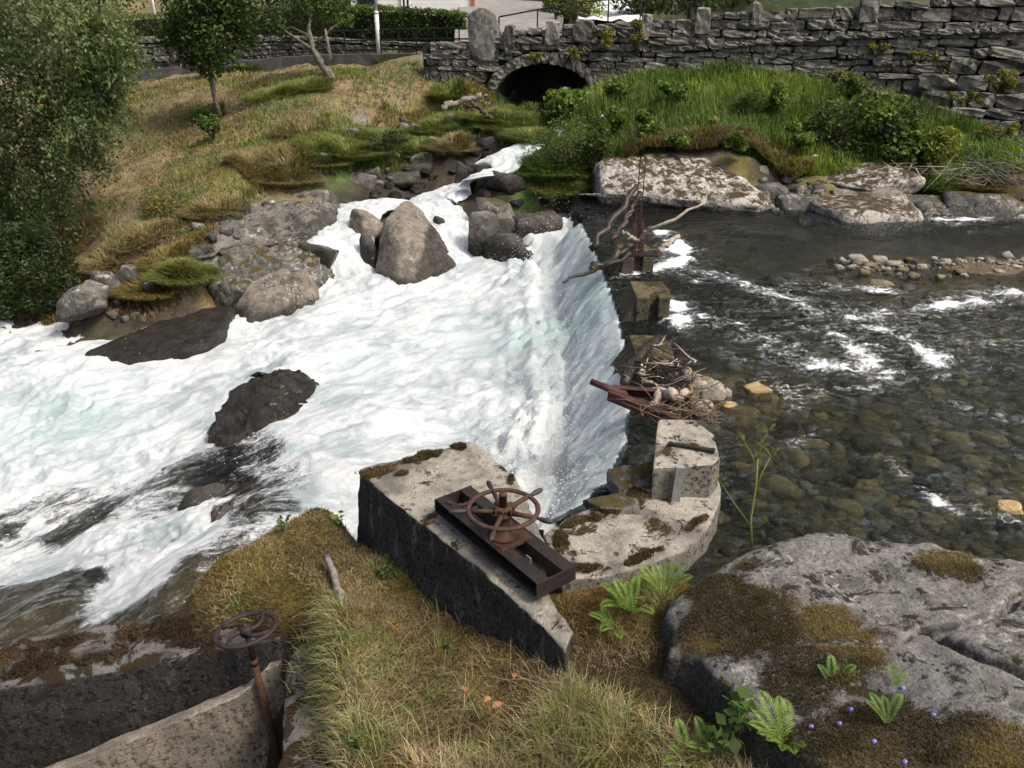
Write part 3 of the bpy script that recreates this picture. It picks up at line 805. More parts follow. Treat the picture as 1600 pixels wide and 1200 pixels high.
CORE = [tuple(P(a, b, z))[:2] for a, b, z in [(-300, 600, -2.2), (0, 575, -2.0), (160, 565, -1.8), (330, 555, -1.6), (450, 500, -1.4), (560, 468, -1.3), (660, 480, -1.25), (740, 430, -1.2), (850, 400, -1.1), (900, 560, -1.1), (860, 700, -1.1), (700, 690, -1.1), (560, 735, -1.0), (440, 790, -.8), (330, 820, -1.05), (240, 868, -1.15), (150, 875, -1.4), (0, 905, -1.6), (-300, 980, -1.8)]]
CORE.append(CORE[0])

def land_h(X, Y, noise=True):
    z = LANDZ(X, Y)
    if noise:
        amp = 0.035 + 0.0025 * np.clip(Y, 0, 60)
        z = z + amp * fbm(p3(X * 1.1, Y * 1.1), 4, 3) * 1.6 + 0.03 * fbm(p3(X * 5, Y * 5), 3, 5)
        rk = np.clip(idw(X, Y, _pts, _rk, 4.0)[:, 0], 0, 1) * sstep(6.0, 9.0, Y) * sstep(40, 34, Y)
        z = z + rk * (.20 * ridged(p3(X * 1.1 + .3 * Y, Y * 1.5), 4, 7) + .05 * ridged(p3(X * 4, Y * 4), 3, 8))
    wz, dd, par = low_water(X, Y)
    cd, _, _ = seg_dist(X, Y, CORE)
    ci = in_poly(X, Y, CORE)
    z = np.where(ci, np.minimum(z, wz - .10 - .5 * np.clip(cd, 0, .6)), z)
    inn = sstep(-0.15, 0.25, dd) * sstep(3.2, 2.6, dd) * sstep(0.1, 0.5, par)
    return np.where(inn > 0, np.minimum(z, z * (1 - inn) + inn * (wz - 0.35)), z)

def H1(x, y):
    return float(land_h(np.array([x]), np.array([y]))[0])

# mesh of the ground: finer where it lies nearer
def fan(u0, u1, nu, y0, y1, ny, add=3.0):
    u = np.linspace(u0, u1, nu)
    y = np.exp(np.linspace(math.log(y0), math.log(y1), ny))
    U, Yg = np.meshgrid(u, y)
    X = (U * (Yg + add)).ravel(); Y = Yg.ravel()
    i = np.arange(ny - 1)[:, None] * nu + np.arange(nu - 1)[None]
    i = i.ravel()
    return X, Y, np.stack([i, i + 1, i + nu + 1, i + nu], 1)

X, Y, Q = fan(-1.05, 1.05, 520, 1.2, 190.0, 600, 2.2)
Z = land_h(X, Y)
jx, jy = 0.22 * fbm(p3(X * .9, Y * .9), 4, 21) * (1 + Y * .04), 0.22 * fbm(p3(X * .9, Y * .9), 4, 31) * (1 + Y * .04)
C = idw(X + jx * 2, Y + jy * 2, _pts, _cc, 4.0)
v = 1 + 0.35 * fbm(p3(X * 1.7, Y * 1.7), 5, 41)
tone = fbm(p3(X * .6, Y * .6), 4, 51)
C = C * v[:, None] * np.stack([1 + .12 * tone, 1 + .02 * tone, 1 - .1 * tone], 1)
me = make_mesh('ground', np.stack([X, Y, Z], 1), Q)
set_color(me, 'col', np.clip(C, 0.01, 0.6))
wz, dd, par = low_water(X, Y)
lw = (X < 1.9) & (Y < 22) & (Y > 6)
set_float(me, 'wet', np.maximum(sstep(.12, -.02, Z) * (X > 1.4), np.where(lw, sstep(.35, .05, Z - wz), 0)))
tag(link('ground', me, M['ground']), 'river banks with dry mown meadow, green bank, mossy near ground and wet bed', None, None, 'structure')

# ------------------------------------------------------------------ lower river: white water
X, Y, Q = fan(-1.12, 0.24, 430, 5.4, 24.0, 430, 0.0)
Z, dd, par = low_water(X, Y)
ft = idw(X + .35 * fbm(p3(X, Y), 4, 61), Y + .35 * fbm(p3(X, Y), 4, 62), lp, lft, 3.5)
foam, teal = ft[:, 0], ft[:, 1]
fa, fb = -0.78 * X - 0.62 * Y, 0.62 * X - 0.78 * Y            # along and across the current
sheet = sstep(1.15, 0.6, dd) * sstep(-.3, .0, dd)
wx, wy = .5 * fbm(p3(X * .5, Y * .5), 3, 71), .5 * fbm(p3(X * .5, Y * .5), 3, 72)
A, B = fa + wx, fb + wy
base = foam * (1 - sheet)
big = fbm(p3(A * .55, B * .95), 4, 81)
mid = ridged(p3(A * 1.7, B * 2.4), 4, 82)
sml = ridged(p3(A * 5.0, B * 6.0), 3, 83)
boil = np.exp(-((dd - 1.25) / 0.7) ** 2) * (dd > 0)            # boiling foot of the fall
lump = np.abs(fbm(p3(X * 2.4, Y * 2.4), 4, 84))
vary = sstep(-.35, .45, fbm(p3(X * .45, Y * .45), 3, 80))
Z = Z + base * (.19 * big + (.03 + .09 * vary) * mid + (.010 + .022 * vary) * sml + .03 * vary * fbm(p3(X * 9, Y * 9), 3, 79)) + boil * (.10 + .40 * lump)
Z = Z + (1 - base) * (1 - sheet) * .018 * fbm(p3(A * 2.5, B * 5), 3, 85)
st = ridged(p3(dd * 2.6, par * 4.5), 4, 86)
Z = Z + sheet * sstep(0, .3, dd) * (.04 * st + .05 * fbm(p3(dd * 4, par * 5), 3, 87))
gx, gy = X.copy(), Y.copy()
gx += base * .05 * fbm(p3(X * 5, Y * 5), 3, 88); gy += base * .05 * fbm(p3(X * 5, Y * 5), 3, 89)
LH = land_h(X, Y, False)
keepv = (dd > -0.06) & (LH < Z + 0.6) & (X > -24)
kq = keepv[Q].all(1)
me = make_mesh('white_water', np.stack([gx, gy, Z], 1), Q[kq])
set_float(me, 'foam', np.where(sheet > .02, foam * (1 - sheet) + sheet * (.62 + .30 * sstep(0.1, .8, dd)), foam))
set_float(me, 'teal', np.clip(np.maximum(teal, sheet * .22), 0, 1))
set_color(me, 'tint', np.tile(np.array([[.80, .82, .74]]), (len(X), 1)))
fl = np.stack([A * (1 - sheet) + dd * 1.5 * sheet, B * (1 - sheet) + par * 1.7 * sheet, np.zeros_like(A)], 1)
set_vec(me, 'flow', fl)
tag(link('white_water', me, M['whitewater']), 'foaming white river tumbling over the weir and down the rapids', None, None, 'structure')
WATER_LOW = (X, Y, Z, foam, sheet, boil, kq, Q)

# tributary: two white ribbons
def ribbon(name, path, widths, seed, foamv, label):
    pts = [P(a, b, z * KD if z < 0 else z) for a, b, z in path]
    n = 26 * (len(pts) - 1)
    s = np.linspace(0, len(pts) - 1.001, n)
    i = s.astype(int); f = (s - i)
    A = np.array([tuple(p) for p in pts])
    def cat(A, i, f):
        a0 = A[np.clip(i - 1, 0, len(A) - 1)]; a1 = A[i]; a2 = A[np.clip(i + 1, 0, len(A) - 1)]; a3 = A[np.clip(i + 2, 0, len(A) - 1)]
        f = f[:, None]
        return .5 * (2 * a1 + (a2 - a0) * f + (2 * a0 - 5 * a1 + 4 * a2 - a3) * f ** 2 + (3 * a1 - a0 - 3 * a2 + a3) * f ** 3)
    C = cat(A, i, f)
    w = np.interp(s, range(len(pts)), widths); fo = np.interp(s, range(len(pts)), foamv)
    T = np.gradient(C, axis=0); T[:, 2] = 0; T /= np.linalg.norm(T, axis=1)[:, None]
    Nn = np.stack([-T[:, 1], T[:, 0], 0 * T[:, 0]], 1)
    m = 28
    e = np.linspace(-1, 1, m)
    V = C[:, None, :] + Nn[:, None, :] * (e[None, :, None] * w[:, None, None] * .5)
    L = np.concatenate([[0], np.cumsum(np.linalg.norm(np.diff(C, axis=0), axis=1))])
    a = np.repeat(L, m); b = (e[None] * w[:, None] * .5).ravel()
    V = V.reshape(-1, 3)
    V[:, 2] += .06 * ridged(p3(a * 2.2, b * 5 + seed), 4, seed) + .05 * fbm(p3(a * 5, b * 8), 3, seed + 1) - .10 * np.tile(np.abs(e) ** 3, n)
    q = (np.arange(n - 1)[:, None] * m + np.arange(m - 1)[None]).ravel()
    me = make_mesh(name, V, np.stack([q, q + 1, q + m + 1, q + m], 1))
    set_float(me, 'foam', np.repeat(fo, m) * (1 - .25 * np.tile(np.abs(e) ** 4, n)))
    set_float(me, 'teal', np.zeros(len(V)))
    set_color(me, 'tint', np.tile(np.array([[.6, .6, .5]]), (len(V), 1)))
    set_vec(me, 'flow', np.stack([a * 1.5, b * 1.8, 0 * a], 1))
    return tag(link(name, me, M['whitewater']), label, None, None, 'structure')
ribbon('stream', [(900, 195, 1.25), (800, 235, .92), (772, 260, .70), (738, 283, .22), (705, 298, 0.0), (676, 312, -.20), (700, 345, -.55), (716, 385, -1.2), (735, 415, -1.75), (750, 440, -2.0)],
       [.9, 1.1, 1.4, 1.5, 1.5, 1.5, 1.3, 1.7, 2.2, 2.2], 11, [.6, .85, .7, .95, .9, .85, .6, .95, 1, 1], 'white tributary stream dropping from the bridge to the pool')
ribbon('stream', [(690, 305, -.15), (645, 318, -.32), (600, 316, -.34), (560, 324, -.38), (532, 345, -.58), (518, 385, -1.05), (522, 430, -1.8), (530, 460, -2.12)],
       [1.0, 1.2, 1.4, 1.7, 2.0, 2.1, 2.0, 2.2], 23, [.8, .85, .9, .8, .62, .72, .95, 1], 'side branch of the tributary spilling left around the boulder')

# ------------------------------------------------------------------ upper river
X, Y, Q = fan(-0.02, 1.5, 430, 4.6, 27.0, 400, 0.0)
X = X + 0.0
d, s, par = seg_dist(X, Y, CREST)
up = d * -s                                                   # distance above the crest
RIF = [([(1060, 425), (1130, 434), (1230, 470), (1290, 510), (1330, 552), (1375, 590)], .26, .62), ([(1090, 498), (1170, 520), (1215, 548), (1260, 568), (1335, 582)], .24, .58), ([(1350, 508), (1410, 530), (1450, 552), (1478, 578)], .20, .66), ([(1240, 446), (1300, 452), (1370, 456)], .26, .55),
       ([(1320, 498), (1400, 493), (1440, 490), (1490, 476), (1550, 463), (1620, 468)], .26, .72), ([(1400, 728), (1440, 758), (1472, 790), (1505, 812), (1570, 818)], .09, .58), ([(1235, 692), (1290, 680), (1312, 668)], .10, .48), ([(1490, 346), (1545, 338), (1620, 336)], .45, .62), ([(1040, 368), (1068, 388), (1062, 405), (1030, 424), (985, 432)], .22, .85),
       ([(1050, 468), (1074, 488), (1052, 514)], .16, .75), ([(1480, 520), (1540, 540), (1620, 548)], .2, .45), ([(1070, 428), (1085, 440)], .14, .7), ([(1200, 600), (1280, 620), (1360, 612), (1420, 600)], .16, .45), ([(1150, 560), (1200, 590), (1250, 640)], .14, .38), ([(1350, 540), (1300, 520), (1250, 500)], .2, .5), ([(1500, 640), (1560, 660), (1620, 670)], .14, .35), ([(1540, 800), (1600, 830)], .12, .5)]
foam = np.zeros(len(X))
wxx, wyy = X + .22 * fbm(p3(X * 1.3, Y * 1.3), 4, 91), Y + .30 * fbm(p3(X * 1.3, Y * 1.3), 4, 92)
for pth, rad, k in RIF:
    dl, _, _ = seg_dist(wxx, wyy, [tuple(P(a, b, 0))[:2] for a, b in pth])
    foam = np.maximum(foam, .62 * k * np.exp(-(dl / (rad * 1.25)) ** 2) + .38 * k * np.exp(-(dl / (rad * 3.6)) ** 2))
foam = foam * (.95 + .75 * fbm(p3(X * 1.3 + .5 * Y, Y * 2.6), 4, 90))
foam = np.maximum(foam, .34 * np.exp(-((X - 6.2) / 4.2) ** 2 - ((Y - 12.4) / 2.6) ** 2) * (1 + .5 * fbm(p3(X * .8, Y * 1.2), 3, 98)))
foam = np.maximum(foam, .18 * sstep(-.1, .4, fbm(p3(X * .5, Y * .7), 3, 99)))
rap = np.clip(foam * 1.8, 0, 1)
chop = .25 + rap + .5 * sstep(-.1, .5, fbm(p3(X * .3, Y * .3), 3, 93))
Z = .012 * fbm(p3(X * 1.6, Y * 2.6), 4, 94) * 1.5 + chop * (.046 * ridged(p3(X * 1.8 + .5 * Y, Y * 3.0 - .4 * X), 4, 95) + .012 * ridged(p3(X * 7, Y * 9), 3, 96)) + rap * .05 * np.abs(fbm(p3(X * 3, Y * 4), 3, 97))
Z = Z - .06 * np.exp(-np.clip(up, 0, 9) / .30) + .01
LH = land_h(X, Y, False)
depth = np.clip(Z - LH, 0, 1.6)
keepv = (up > -0.02) & (LH < Z + .25) & ((X - .2) > 0) & ~((Y < 7.0) & (X < 1.35))
kq = keepv[Q].all(1)
me = make_mesh('river', np.stack([X, Y, Z], 1), Q[kq])
set_float(me, 'foam', np.clip(foam, 0, 1))
k = np.array([[0.98, 0.76, 0.82]])
set_color(me, 'tint', np.clip(np.exp(-k * (depth[:, None] + .10)), .03, 1))
tag(link('river', me, M['river']), 'clear shallow upper river rippling over stones towards the weir', None, None, 'structure')

# bed cobbles, seen through the water
# ------------------------------------------------------------------ rocks
rng = np.random.default_rng(7)
_ICO = {}
def ico(sub):
    if sub not in _ICO:
        bm = bmesh.new()
        bmesh.ops.create_icosphere(bm, subdivisions=sub, radius=1.0)
        V = np.array([v.co for v in bm.verts]); F = np.array([[v.index for v in f.verts] for f in bm.faces])
        bm.free(); _ICO[sub] = (V, F)
    return _ICO[sub]

def rock_verts(seed, size, sub=4, ncut=11, lo=0.42, rough=0.05, rnd=0.028, rotz=0.0):
    r = np.random.default_rng(seed)
    V, F = ico(sub)
    n = r.normal(size=(ncut, 3)); n /= np.linalg.norm(n, axis=1)[:, None]
    off = r.uniform(lo, 0.95, ncut)
    ax = np.array([[1, 0, 0], [-1, 0, 0], [0, 1, 0], [0, -1, 0], [0, 0, 1], [0, 0, -1]]) + r.normal(size=(6, 3)) * .22
    ax /= np.linalg.norm(ax, axis=1)[:, None]
    n = np.concatenate([n, ax]); off = np.concatenate([off, r.uniform(.55, .78, 6)])
    dn = V @ n.T
    q = np.where(dn > 0.05, off[None] / np.maximum(dn, 0.05), 9.0)
    q = np.minimum(q, 1.12)
    k = 1.0 / rnd
    rad = -np.log(np.exp(-k * q).sum(1)) / k
    W = V * rad[:, None]
    W = W / (W.max(0) - W.min(0)) * np.array(size)
    m = float(np.mean(size))
    o = np.array([seed * 3.7, seed * 1.3, seed * 2.1])
    nn = .9 * fbm(W / m * 2.2 + o, 4, seed) + .55 * ridged(W / m * 5 + o, 4, seed + 5)
    W = W + V * (nn * rough * m)[:, None]
    c, s = math.cos(rotz), math.sin(rotz)
    W = np.stack([W[:, 0] * c - W[:, 1] * s, W[:, 0] * s + W[:, 1] * c, W[:, 2]], 1)
    return W, F

def put_rock(name, seed, loc, size, mat, label, cat='rock', group=None, wetz=None, sub=4, rough=0.05, lo=0.42, rotz=0.0, ncut=11, tilt=0.0, soft=.12):
    W, F = rock_verts(seed, size, sub, ncut, lo, rough, rotz=rotz)
    if tilt:
        c, s = math.cos(tilt), math.sin(tilt)
        W = np.stack([W[:, 0] * c + W[:, 2] * s, W[:, 1], -W[:, 0] * s + W[:, 2] * c], 1)
    me = make_mesh(name, W, None, F)
    wz = W[:, 2] + loc[2]
    w = np.zeros(len(W)) if wetz is None else sstep(wetz + soft, wetz - soft, wz + .10 * fbm(W * 4 + seed, 3, seed))
    set_float(me, 'wet', w)
    o = link(name, me, M[mat], None, loc)
    return tag(o, label, cat, group)

def rock_px(cx, cy, wpx, hpx, zc, mat, label, wet=None, seed=None, dk=0.8, group=None, name='rock', bury=0.12, sink=True, **kw):
    "a rock that fills about this box of the photograph, its middle at height zc"
    c = P(cx, cy, zc)
    t = c.y / ray(cx, cy)[1]
    w = wpx * t / FPX
    dep = math.atan2(CAMZ - zc, c.y)
    hm = hpx * t / FPX
    d = w * dk
    h = max((hm - d * math.sin(dep) * .8) / math.cos(dep), .38 * w if hpx > wpx * .3 else .25 * w)
    h *= 1 + bury
    c.z -= h * bury * .5
    g = min(H1(c.x, c.y - d * .3), H1(c.x, c.y))
    if sink:                                    # reach down into the ground, top stays
        top = c.z + h / 2
        bot = min(c.z - h / 2, g - .25 * h)
        bot = max(bot, top - 2.0 * h)
        if True:
            h = top - bot; c.z = (top + bot) / 2
    wz = None if wet is None else c.z - h / 2 + h * wet
    return put_rock(name, seed if seed is not None else int(cx * 7 + cy * 13) % 9973, c, (w * 1.06, d, h), mat, label, wetz=wz, group=group, **kw)

def hull_rock(name, pts, mat, label, seed, cuts=4, rough=.05, wetz=None, smooth=2, cat='rock', group=None, wetfn=None, soft=.2):
    "a boulder from the corners of its faces"
    bm = bmesh.new()
    for p in pts: bm.verts.new(p)
    bmesh.ops.convex_hull(bm, input=bm.verts)
    bmesh.ops.delete(bm, geom=[v for v in bm.verts if not v.link_faces], context='VERTS')
    bmesh.ops.triangulate(bm, faces=bm.faces)
    es = [e for e in bm.edges if e.calc_face_angle(0) > .25]
    ext = max((Vector(a) - Vector(b)).length for a in pts for b in pts)
    bmesh.ops.bevel(bm, geom=es, offset=ext * .025, segments=2, affect='EDGES', profile=.5)
    bmesh.ops.triangulate(bm, faces=bm.faces)
    L = ext / (9 * cuts)
    for _ in range(9):
        es = [e for e in bm.edges if e.calc_length() > L]
        if not es or len(bm.verts) > 9000: break
        bmesh.ops.subdivide_edges(bm, edges=es, cuts=1)
        bmesh.ops.triangulate(bm, faces=bm.faces)
    for _ in range(smooth): bmesh.ops.smooth_vert(bm, verts=bm.verts, factor=.5, use_axis_x=True, use_axis_y=True, use_axis_z=True)
    bm.normal_update()
    A = np.array([v.co for v in bm.verts]); Nn = np.array([v.normal for v in bm.verts])
    s = 2.2 / ext
    n1 = fbm(A * s * 2.2 + seed, 4, seed); n2 = ridged(A * s * 5 + seed, 4, seed + 1); n3 = fbm(A * s * 22, 3, seed + 2)
    A = A + Nn * (rough * ext * .5 * (n1 + .45 * n2 + .22 * n3))[:, None]
    F = [[v.index for v in f.verts] for f in bm.faces]
    bm.free()
    c = np.array([A[:, 0].mean(), A[:, 1].mean(), A[:, 2].min()])
    me = make_mesh(name, A - c, None, np.array(F))
    w = np.zeros(len(A))
    if wetz is not None: w = sstep(wetz + soft, wetz - soft, A[:, 2] + .12 * fbm(A * 3, 3, seed))
    if wetfn is not None: w = np.maximum(w, wetfn(A))
    set_float(me, 'wet', w)
    return tag(link(name, me, M[mat], None, Vector(c)), label, cat, group)

# the great boulder in the mouth of the tributary
B = lambda a, b, y: tuple(PY(a, b, y))
hull_rock('boulder', [B(632, 311, 21.3), B(658, 324, 21.3), B(602, 343, 20.2), B(586, 425, 19.2), B(614, 465, 18.5), B(652, 456, 18.6), B(714, 412, 19.6), B(628, 372, 18.9), B(592, 372, 19.7),
                      (-2.9, 21.6, -2.0), (-1.6, 21.2, -2.0), (-3.4, 20.4, -2.0), (-3.2, 18.9, -2.2), (-1.7, 19.2, -2.2)],
          'boulder_warm', 'large pale angular boulder parting the tributary above the white pool', 3, 6, .04, wetz=-1.1, smooth=1,
          wetfn=lambda A: sstep(.0, .22, (A[:, 0] + 2.25) * 1.2 + (-.55 - A[:, 2]) * .35 + .12 * fbm(A * 2.5, 3, 4)))
RK = [
 (572, 340, 58, 36, -.2, 'boulder_warm', 'tan lichen-topped rock wedged just left of the great boulder', .35),
 (574, 388, 26, 40, -.7, 'boulder_wet', 'reddish-black wet rock against the left foot of the great boulder', .8),
 (686, 344, 22, 24, -.35, 'boulder_wet', 'small round black rock in the stream beside the great boulder', .9),
 (754, 350, 46, 40, -.2, 'boulder', 'tan-faced rock on the right side of the lower stream', .45),
 (772, 318, 60, 34, .0, 'boulder_moss', 'ochre-mossed flat rock topping the right side of the stream', .2),
 (790, 352, 54, 40, -.3, 'boulder', 'lichen-flecked grey rock below the ochre-mossed flat rock', .3),
 (795, 382, 76, 56, -.7, 'boulder_wet', 'big black wet rock between stream foot and weir fall', .8),
 (838, 352, 80, 52, -.35, 'boulder_wet', 'black shaded rock under the willow bush beside the weir end', .7),
 (790, 288, 70, 62, .25, 'boulder_wet', 'black upright rock at the right lip of the small cascade', .6),
 (812, 250, 60, 30, .55, 'boulder_wet', 'dark rock at the head of the cascade under the bush', .5),
 (726, 276, 34, 48, .25, 'boulder_wet', 'black wedge rock splitting the small cascade', .8),
 (692, 246, 74, 36, .45, 'boulder_wet', 'dark brown rock under dry grass on the left of the cascade', .5),
 (655, 268, 62, 42, .15, 'boulder_wet', 'black rock below the grass tuft, left of the cascade', .7),
 (612, 282, 84, 44, -.05, 'boulder_wet', 'broad dark rock along the left shore of the side branch', .5),
 (560, 283, 66, 36, .05, 'boulder', 'grey lichened rock under the green tussock by the side branch', .3),
 (657, 248, 34, 22, .5, 'boulder', 'small pale rock peeping out between two grass tufts', None),
 (480, 178, 46, 36, 1.4, 'boulder', 'grey white-capped boulder standing in the mown meadow', None),
 (426, 223, 34, 26, .85, 'boulder', 'smaller grey rock below the white-capped boulder in the meadow', None),
 (540, 208, 50, 18, 1.05, 'boulder', 'low pale slab in the grass right of the white-capped boulder', None),
 (383, 208, 22, 30, 1.05, 'boulder', 'brown-grey stone half buried at the edge of the dry grass', None),
 (632, 200, 26, 18, 1.05, 'boulder_warm', 'pale rubble stone at the left end of the stone line below the meadow', None),
 (652, 202, 24, 20, 1.05, 'boulder', 'white-flecked rubble stone second in the stone line', None),
 (676, 192, 30, 18, 1.2, 'boulder_warm', 'flat rubble stone in the middle of the stone line', None),
 (700, 186, 26, 18, 1.3, 'boulder', 'round rubble stone near the bridge end of the stone line', None),
 (724, 180, 32, 20, 1.3, 'boulder', 'dark-seamed rubble stone under the fallen log by the bridge', None),
 (752, 168, 30, 22, 1.5, 'boulder', 'rubble stone closest to the left foot of the bridge arch', None),
 (715, 122, 24, 20, 2.3, 'boulder', 'brown boulder on the turf below the gate pillar', None),
 (490, 315, 80, 44, -.2, 'boulder', 'pale rock ledge sloping into the side branch', .35),
 (492, 402, 60, 60, -.85, 'boulder_wet', 'wet black rock veiled by thin falling water', .9),
 (462, 438, 56, 62, -.9, 'boulder_warm', 'brown slab leaning on the angled slab, nearer the small falls', .4),
 (128, 458, 72, 28, -1.4, 'boulder', 'flat grey slab lying at the bottom of the meadow', None),
 (160, 432, 56, 22, -1.2, 'boulder', 'thin grey slab tucked above the flat grey slab', None),
 (92, 432, 40, 22, -1.35, 'boulder', 'squat grey stone by the dark juniper shrub', None),
 (200, 420, 34, 20, -1.05, 'boulder', 'small grey stone at the head of the yellow moss bank', None),
 (345, 808, 80, 44, -1.62, 'boulder_wet', 'round brown rock breaking the near rapids beside the turf bank', .75),
 (318, 775, 74, 24, -1.85, 'boulder_wet', 'low black rock just upstream of the round brown rock', .9),
 (800, 466, 34, 22, -1.85, 'boulder_wet', 'small black rock nearly drowned below the weir', .9),
 (1206, 305, 44, 46, .25, 'boulder_moss', 'lichened rock at the right end of the long pale slab', .1),
 (1236, 274, 34, 22, .6, 'boulder', 'round pale stone perched above the far waterline', None),
 (1178, 266, 40, 22, .75, 'boulder_moss', 'brown mossy stone under the dry grass edge', None),
 (1243, 318, 70, 44, .1, 'boulder_moss', 'moss-covered rock dipping into the far water', .15),
 (1290, 286, 46, 38, .4, 'boulder_moss', 'rounded lichened boulder left of the layered slabs', .05),
 (1352, 276, 150, 30, .6, 'lichen_slab', 'upper layered slab below the big leafy bush', None),
 (1360, 298, 130, 30, .35, 'boulder_warm', 'middle layered slab with a pale broken edge', None),
 (1355, 325, 150, 36, .12, 'lichen_slab', 'lowest mossy slab whose pink edge touches the dark water', .1),
 (1460, 318, 100, 30, .15, 'boulder_moss', 'low mossy rock continuing the slabs to the right', .1),
 (1540, 322, 110, 34, .2, 'boulder_moss', 'dark brown rock under dead twigs at the right waterline', .2),
 (1112, 608, 44, 40, .12, 'pebble', 'pale squarish boulder beside the driftwood heap', .1),
 (1099, 636, 28, 28, .1, 'pebble', 'grey-white stone in front of the pale squarish boulder', .15),
 (1083, 600, 24, 26, .12, 'pebble', 'cream stone between driftwood heap and squarish boulder', .1),
 (1068, 580, 22, 22, .15, 'pebble', 'small cream stone in the middle of the driftwood heap', None),
 (1137, 612, 15, 18, .08, 'pebble', 'small white stone touching the right side of the squarish boulder', .2),
 (1092, 612, 16, 18, .1, 'pebble', 'small pinkish stone squeezed behind the grey-white stone', .2),
 (1188, 608, 42, 20, .0, 'pebble_ochre', 'bright ochre stone just breaking the surface', .3),
 (1246, 611, 16, 10, .0, 'pebble_ochre', 'tiny ochre stone right of the bright ochre stone', .3),
 (1140, 638, 34, 24, -.03, 'pebble_ochre', 'wet ochre stone below the squarish boulder', .7),
 (1158, 660, 54, 18, -.08, 'pebble_ochre', 'flat yellow stone awash below the wet ochre stone', .8),
 (1232, 655, 36, 40, -.1, 'cobble', 'brown-yellow stone awash in the middle of the shallows', .8),
 (1375, 445, 44, 24, -.02, 'cobble', 'brown domed rock below the gravel bar with foam at its foot', .6),
 (1358, 728, 46, 34, -.2, 'pebble_ochre', 'yellow sunken block in the near shallows', 1.1),
 (1356, 692, 44, 22, -.2, 'cobble', 'pale brown sunken stone above the yellow block', 1.1),
 (1580, 800, 44, 34, .0, 'pebble_ochre', 'ochre stone at the right border behind the near rock', .5),
 (1460, 750, 50, 40, -.15, 'cobble', 'mossy dark sunken stone beside the near foam streak', 1.1),
]
for cx, cy, w, h, z, mat, lab, wet in RK:
    big = w > 70
    zz = z * (KD if z < -.95 else 1)
    rock_px(cx, cy, w, h, zz, mat, lab, wet, sub=4 if w > 30 else 3, rough=.06 if big else .045)

# smooth dark slab at the left waterline and the black outcrop in the rapids
BZ = lambda a, b, z: tuple(P(a, b, z))
hull_rock('rock', [BZ(125, 552, -1.74), BZ(240, 512, -1.58), BZ(300, 480, -1.42), BZ(368, 478, -1.3), BZ(350, 512, -1.42), BZ(315, 542, -1.55), BZ(200, 560, -1.70), (-9.2, 16.4, -2.6), (-6.0, 16.2, -2.4), (-8.0, 14.8, -2.6), (-6.2, 17.6, -2.2), (-8.6, 17.2, -2.3)],
          'boulder_wet', 'smooth flat dark slab sliding into the rapids at left', 31, 4, .022, wetz=2.0)
hull_rock('rock', [BZ(306, 714, -1.66), BZ(350, 697, -1.46), BZ(400, 660, -1.26), BZ(445, 636, -1.14), BZ(492, 606, -1.20), BZ(486, 582, -1.18), BZ(440, 582, -1.04), BZ(400, 592, -1.07), BZ(350, 630, -1.24), BZ(322, 668, -1.46),
                   (-4.4, 10.2, -2.4), (-3.0, 11.0, -2.4), (-3.6, 12.6, -2.4), (-2.6, 12.2, -2.4)],
          'boulder_wet', 'long black outcrop splitting the middle of the rapids', 37, 6, .12, wetz=2.0)
# bedrock of the left shore
hull_rock('rock', [B(350, 358, 19.5), B(395, 328, 20.2), B(450, 306, 21.2), B(505, 306, 21.4), B(500, 330, 20.8), B(455, 352, 20.0), B(400, 390, 18.9), B(352, 395, 18.8), (-7.2, 20.8, -1.2), (-4.2, 22.2, -1.2), (-6.6, 18.8, -1.5), (-4.6, 20.6, -1.5)],
          'boulder', 'broad pale bedrock shelf between meadow and side branch', 51, 5, .10)
hull_rock('rock', [B(330, 400, 18.6), B(400, 385, 19.0), B(480, 372, 19.6), B(500, 420, 18.6), B(470, 470, 17.8), B(380, 500, 17.2), B(330, 470, 17.8), (-7.2, 19.4, -1.8), (-4.3, 20.0, -1.8), (-6.4, 17.3, -2.1), (-4.8, 17.8, -2.1)],
          'boulder_moss', 'dark fissured bedrock cliff under the pale shelf at the left shore', 52, 5, .13, wetz=-1.2)
hull_rock('rock', [B(390, 440, 17.8), B(445, 415, 18.2), B(468, 440, 17.7), B(440, 480, 17.0), B(385, 505, 16.6), B(365, 480, 17.2), (-6.2, 18.0, -2.2), (-4.6, 18.0, -2.2), (-5.8, 16.6, -2.2)],
          'boulder_warm', 'angled brown-grey slab jutting into the rapids at the left shore', 53, 4, .03, wetz=-1.25)
hull_rock('rock', [B(-40, 500, 18.8), B(60, 468, 19.6), B(110, 478, 19.2), B(140, 505, 18.2), B(120, 535, 17.2), B(20, 530, 17.4), B(-40, 540, 17.4), (-14, 20, -2.4), (-10, 19.4, -2.4), (-14, 17.6, -2.6), (-10.2, 17.4, -2.6)],
          'boulder_wet', 'long black overhanging rock at the left waterline', 54, 4, .06, wetz=-1.3)
# long pale slab on the far shore
hull_rock('rock', [B(935, 250, 22.0), B(1000, 243, 22.4), B(1090, 246, 22.6), B(1150, 262, 22.2), B(1215, 322, 20.6), B(1190, 327, 20.4), B(1100, 322, 20.7), B(1030, 300, 21.2), B(960, 285, 21.5), B(940, 300, 21.2), B(1080, 270, 21.6),
                   (2.2, 23.6, .2), (6.4, 23.2, .2), (7.0, 21.0, -.4), (2.4, 21.6, -.4)],
          'lichen_slab', 'long pale lichened slab sloping to the dark water on the far shore', 41, 5, .05, wetz=.05)
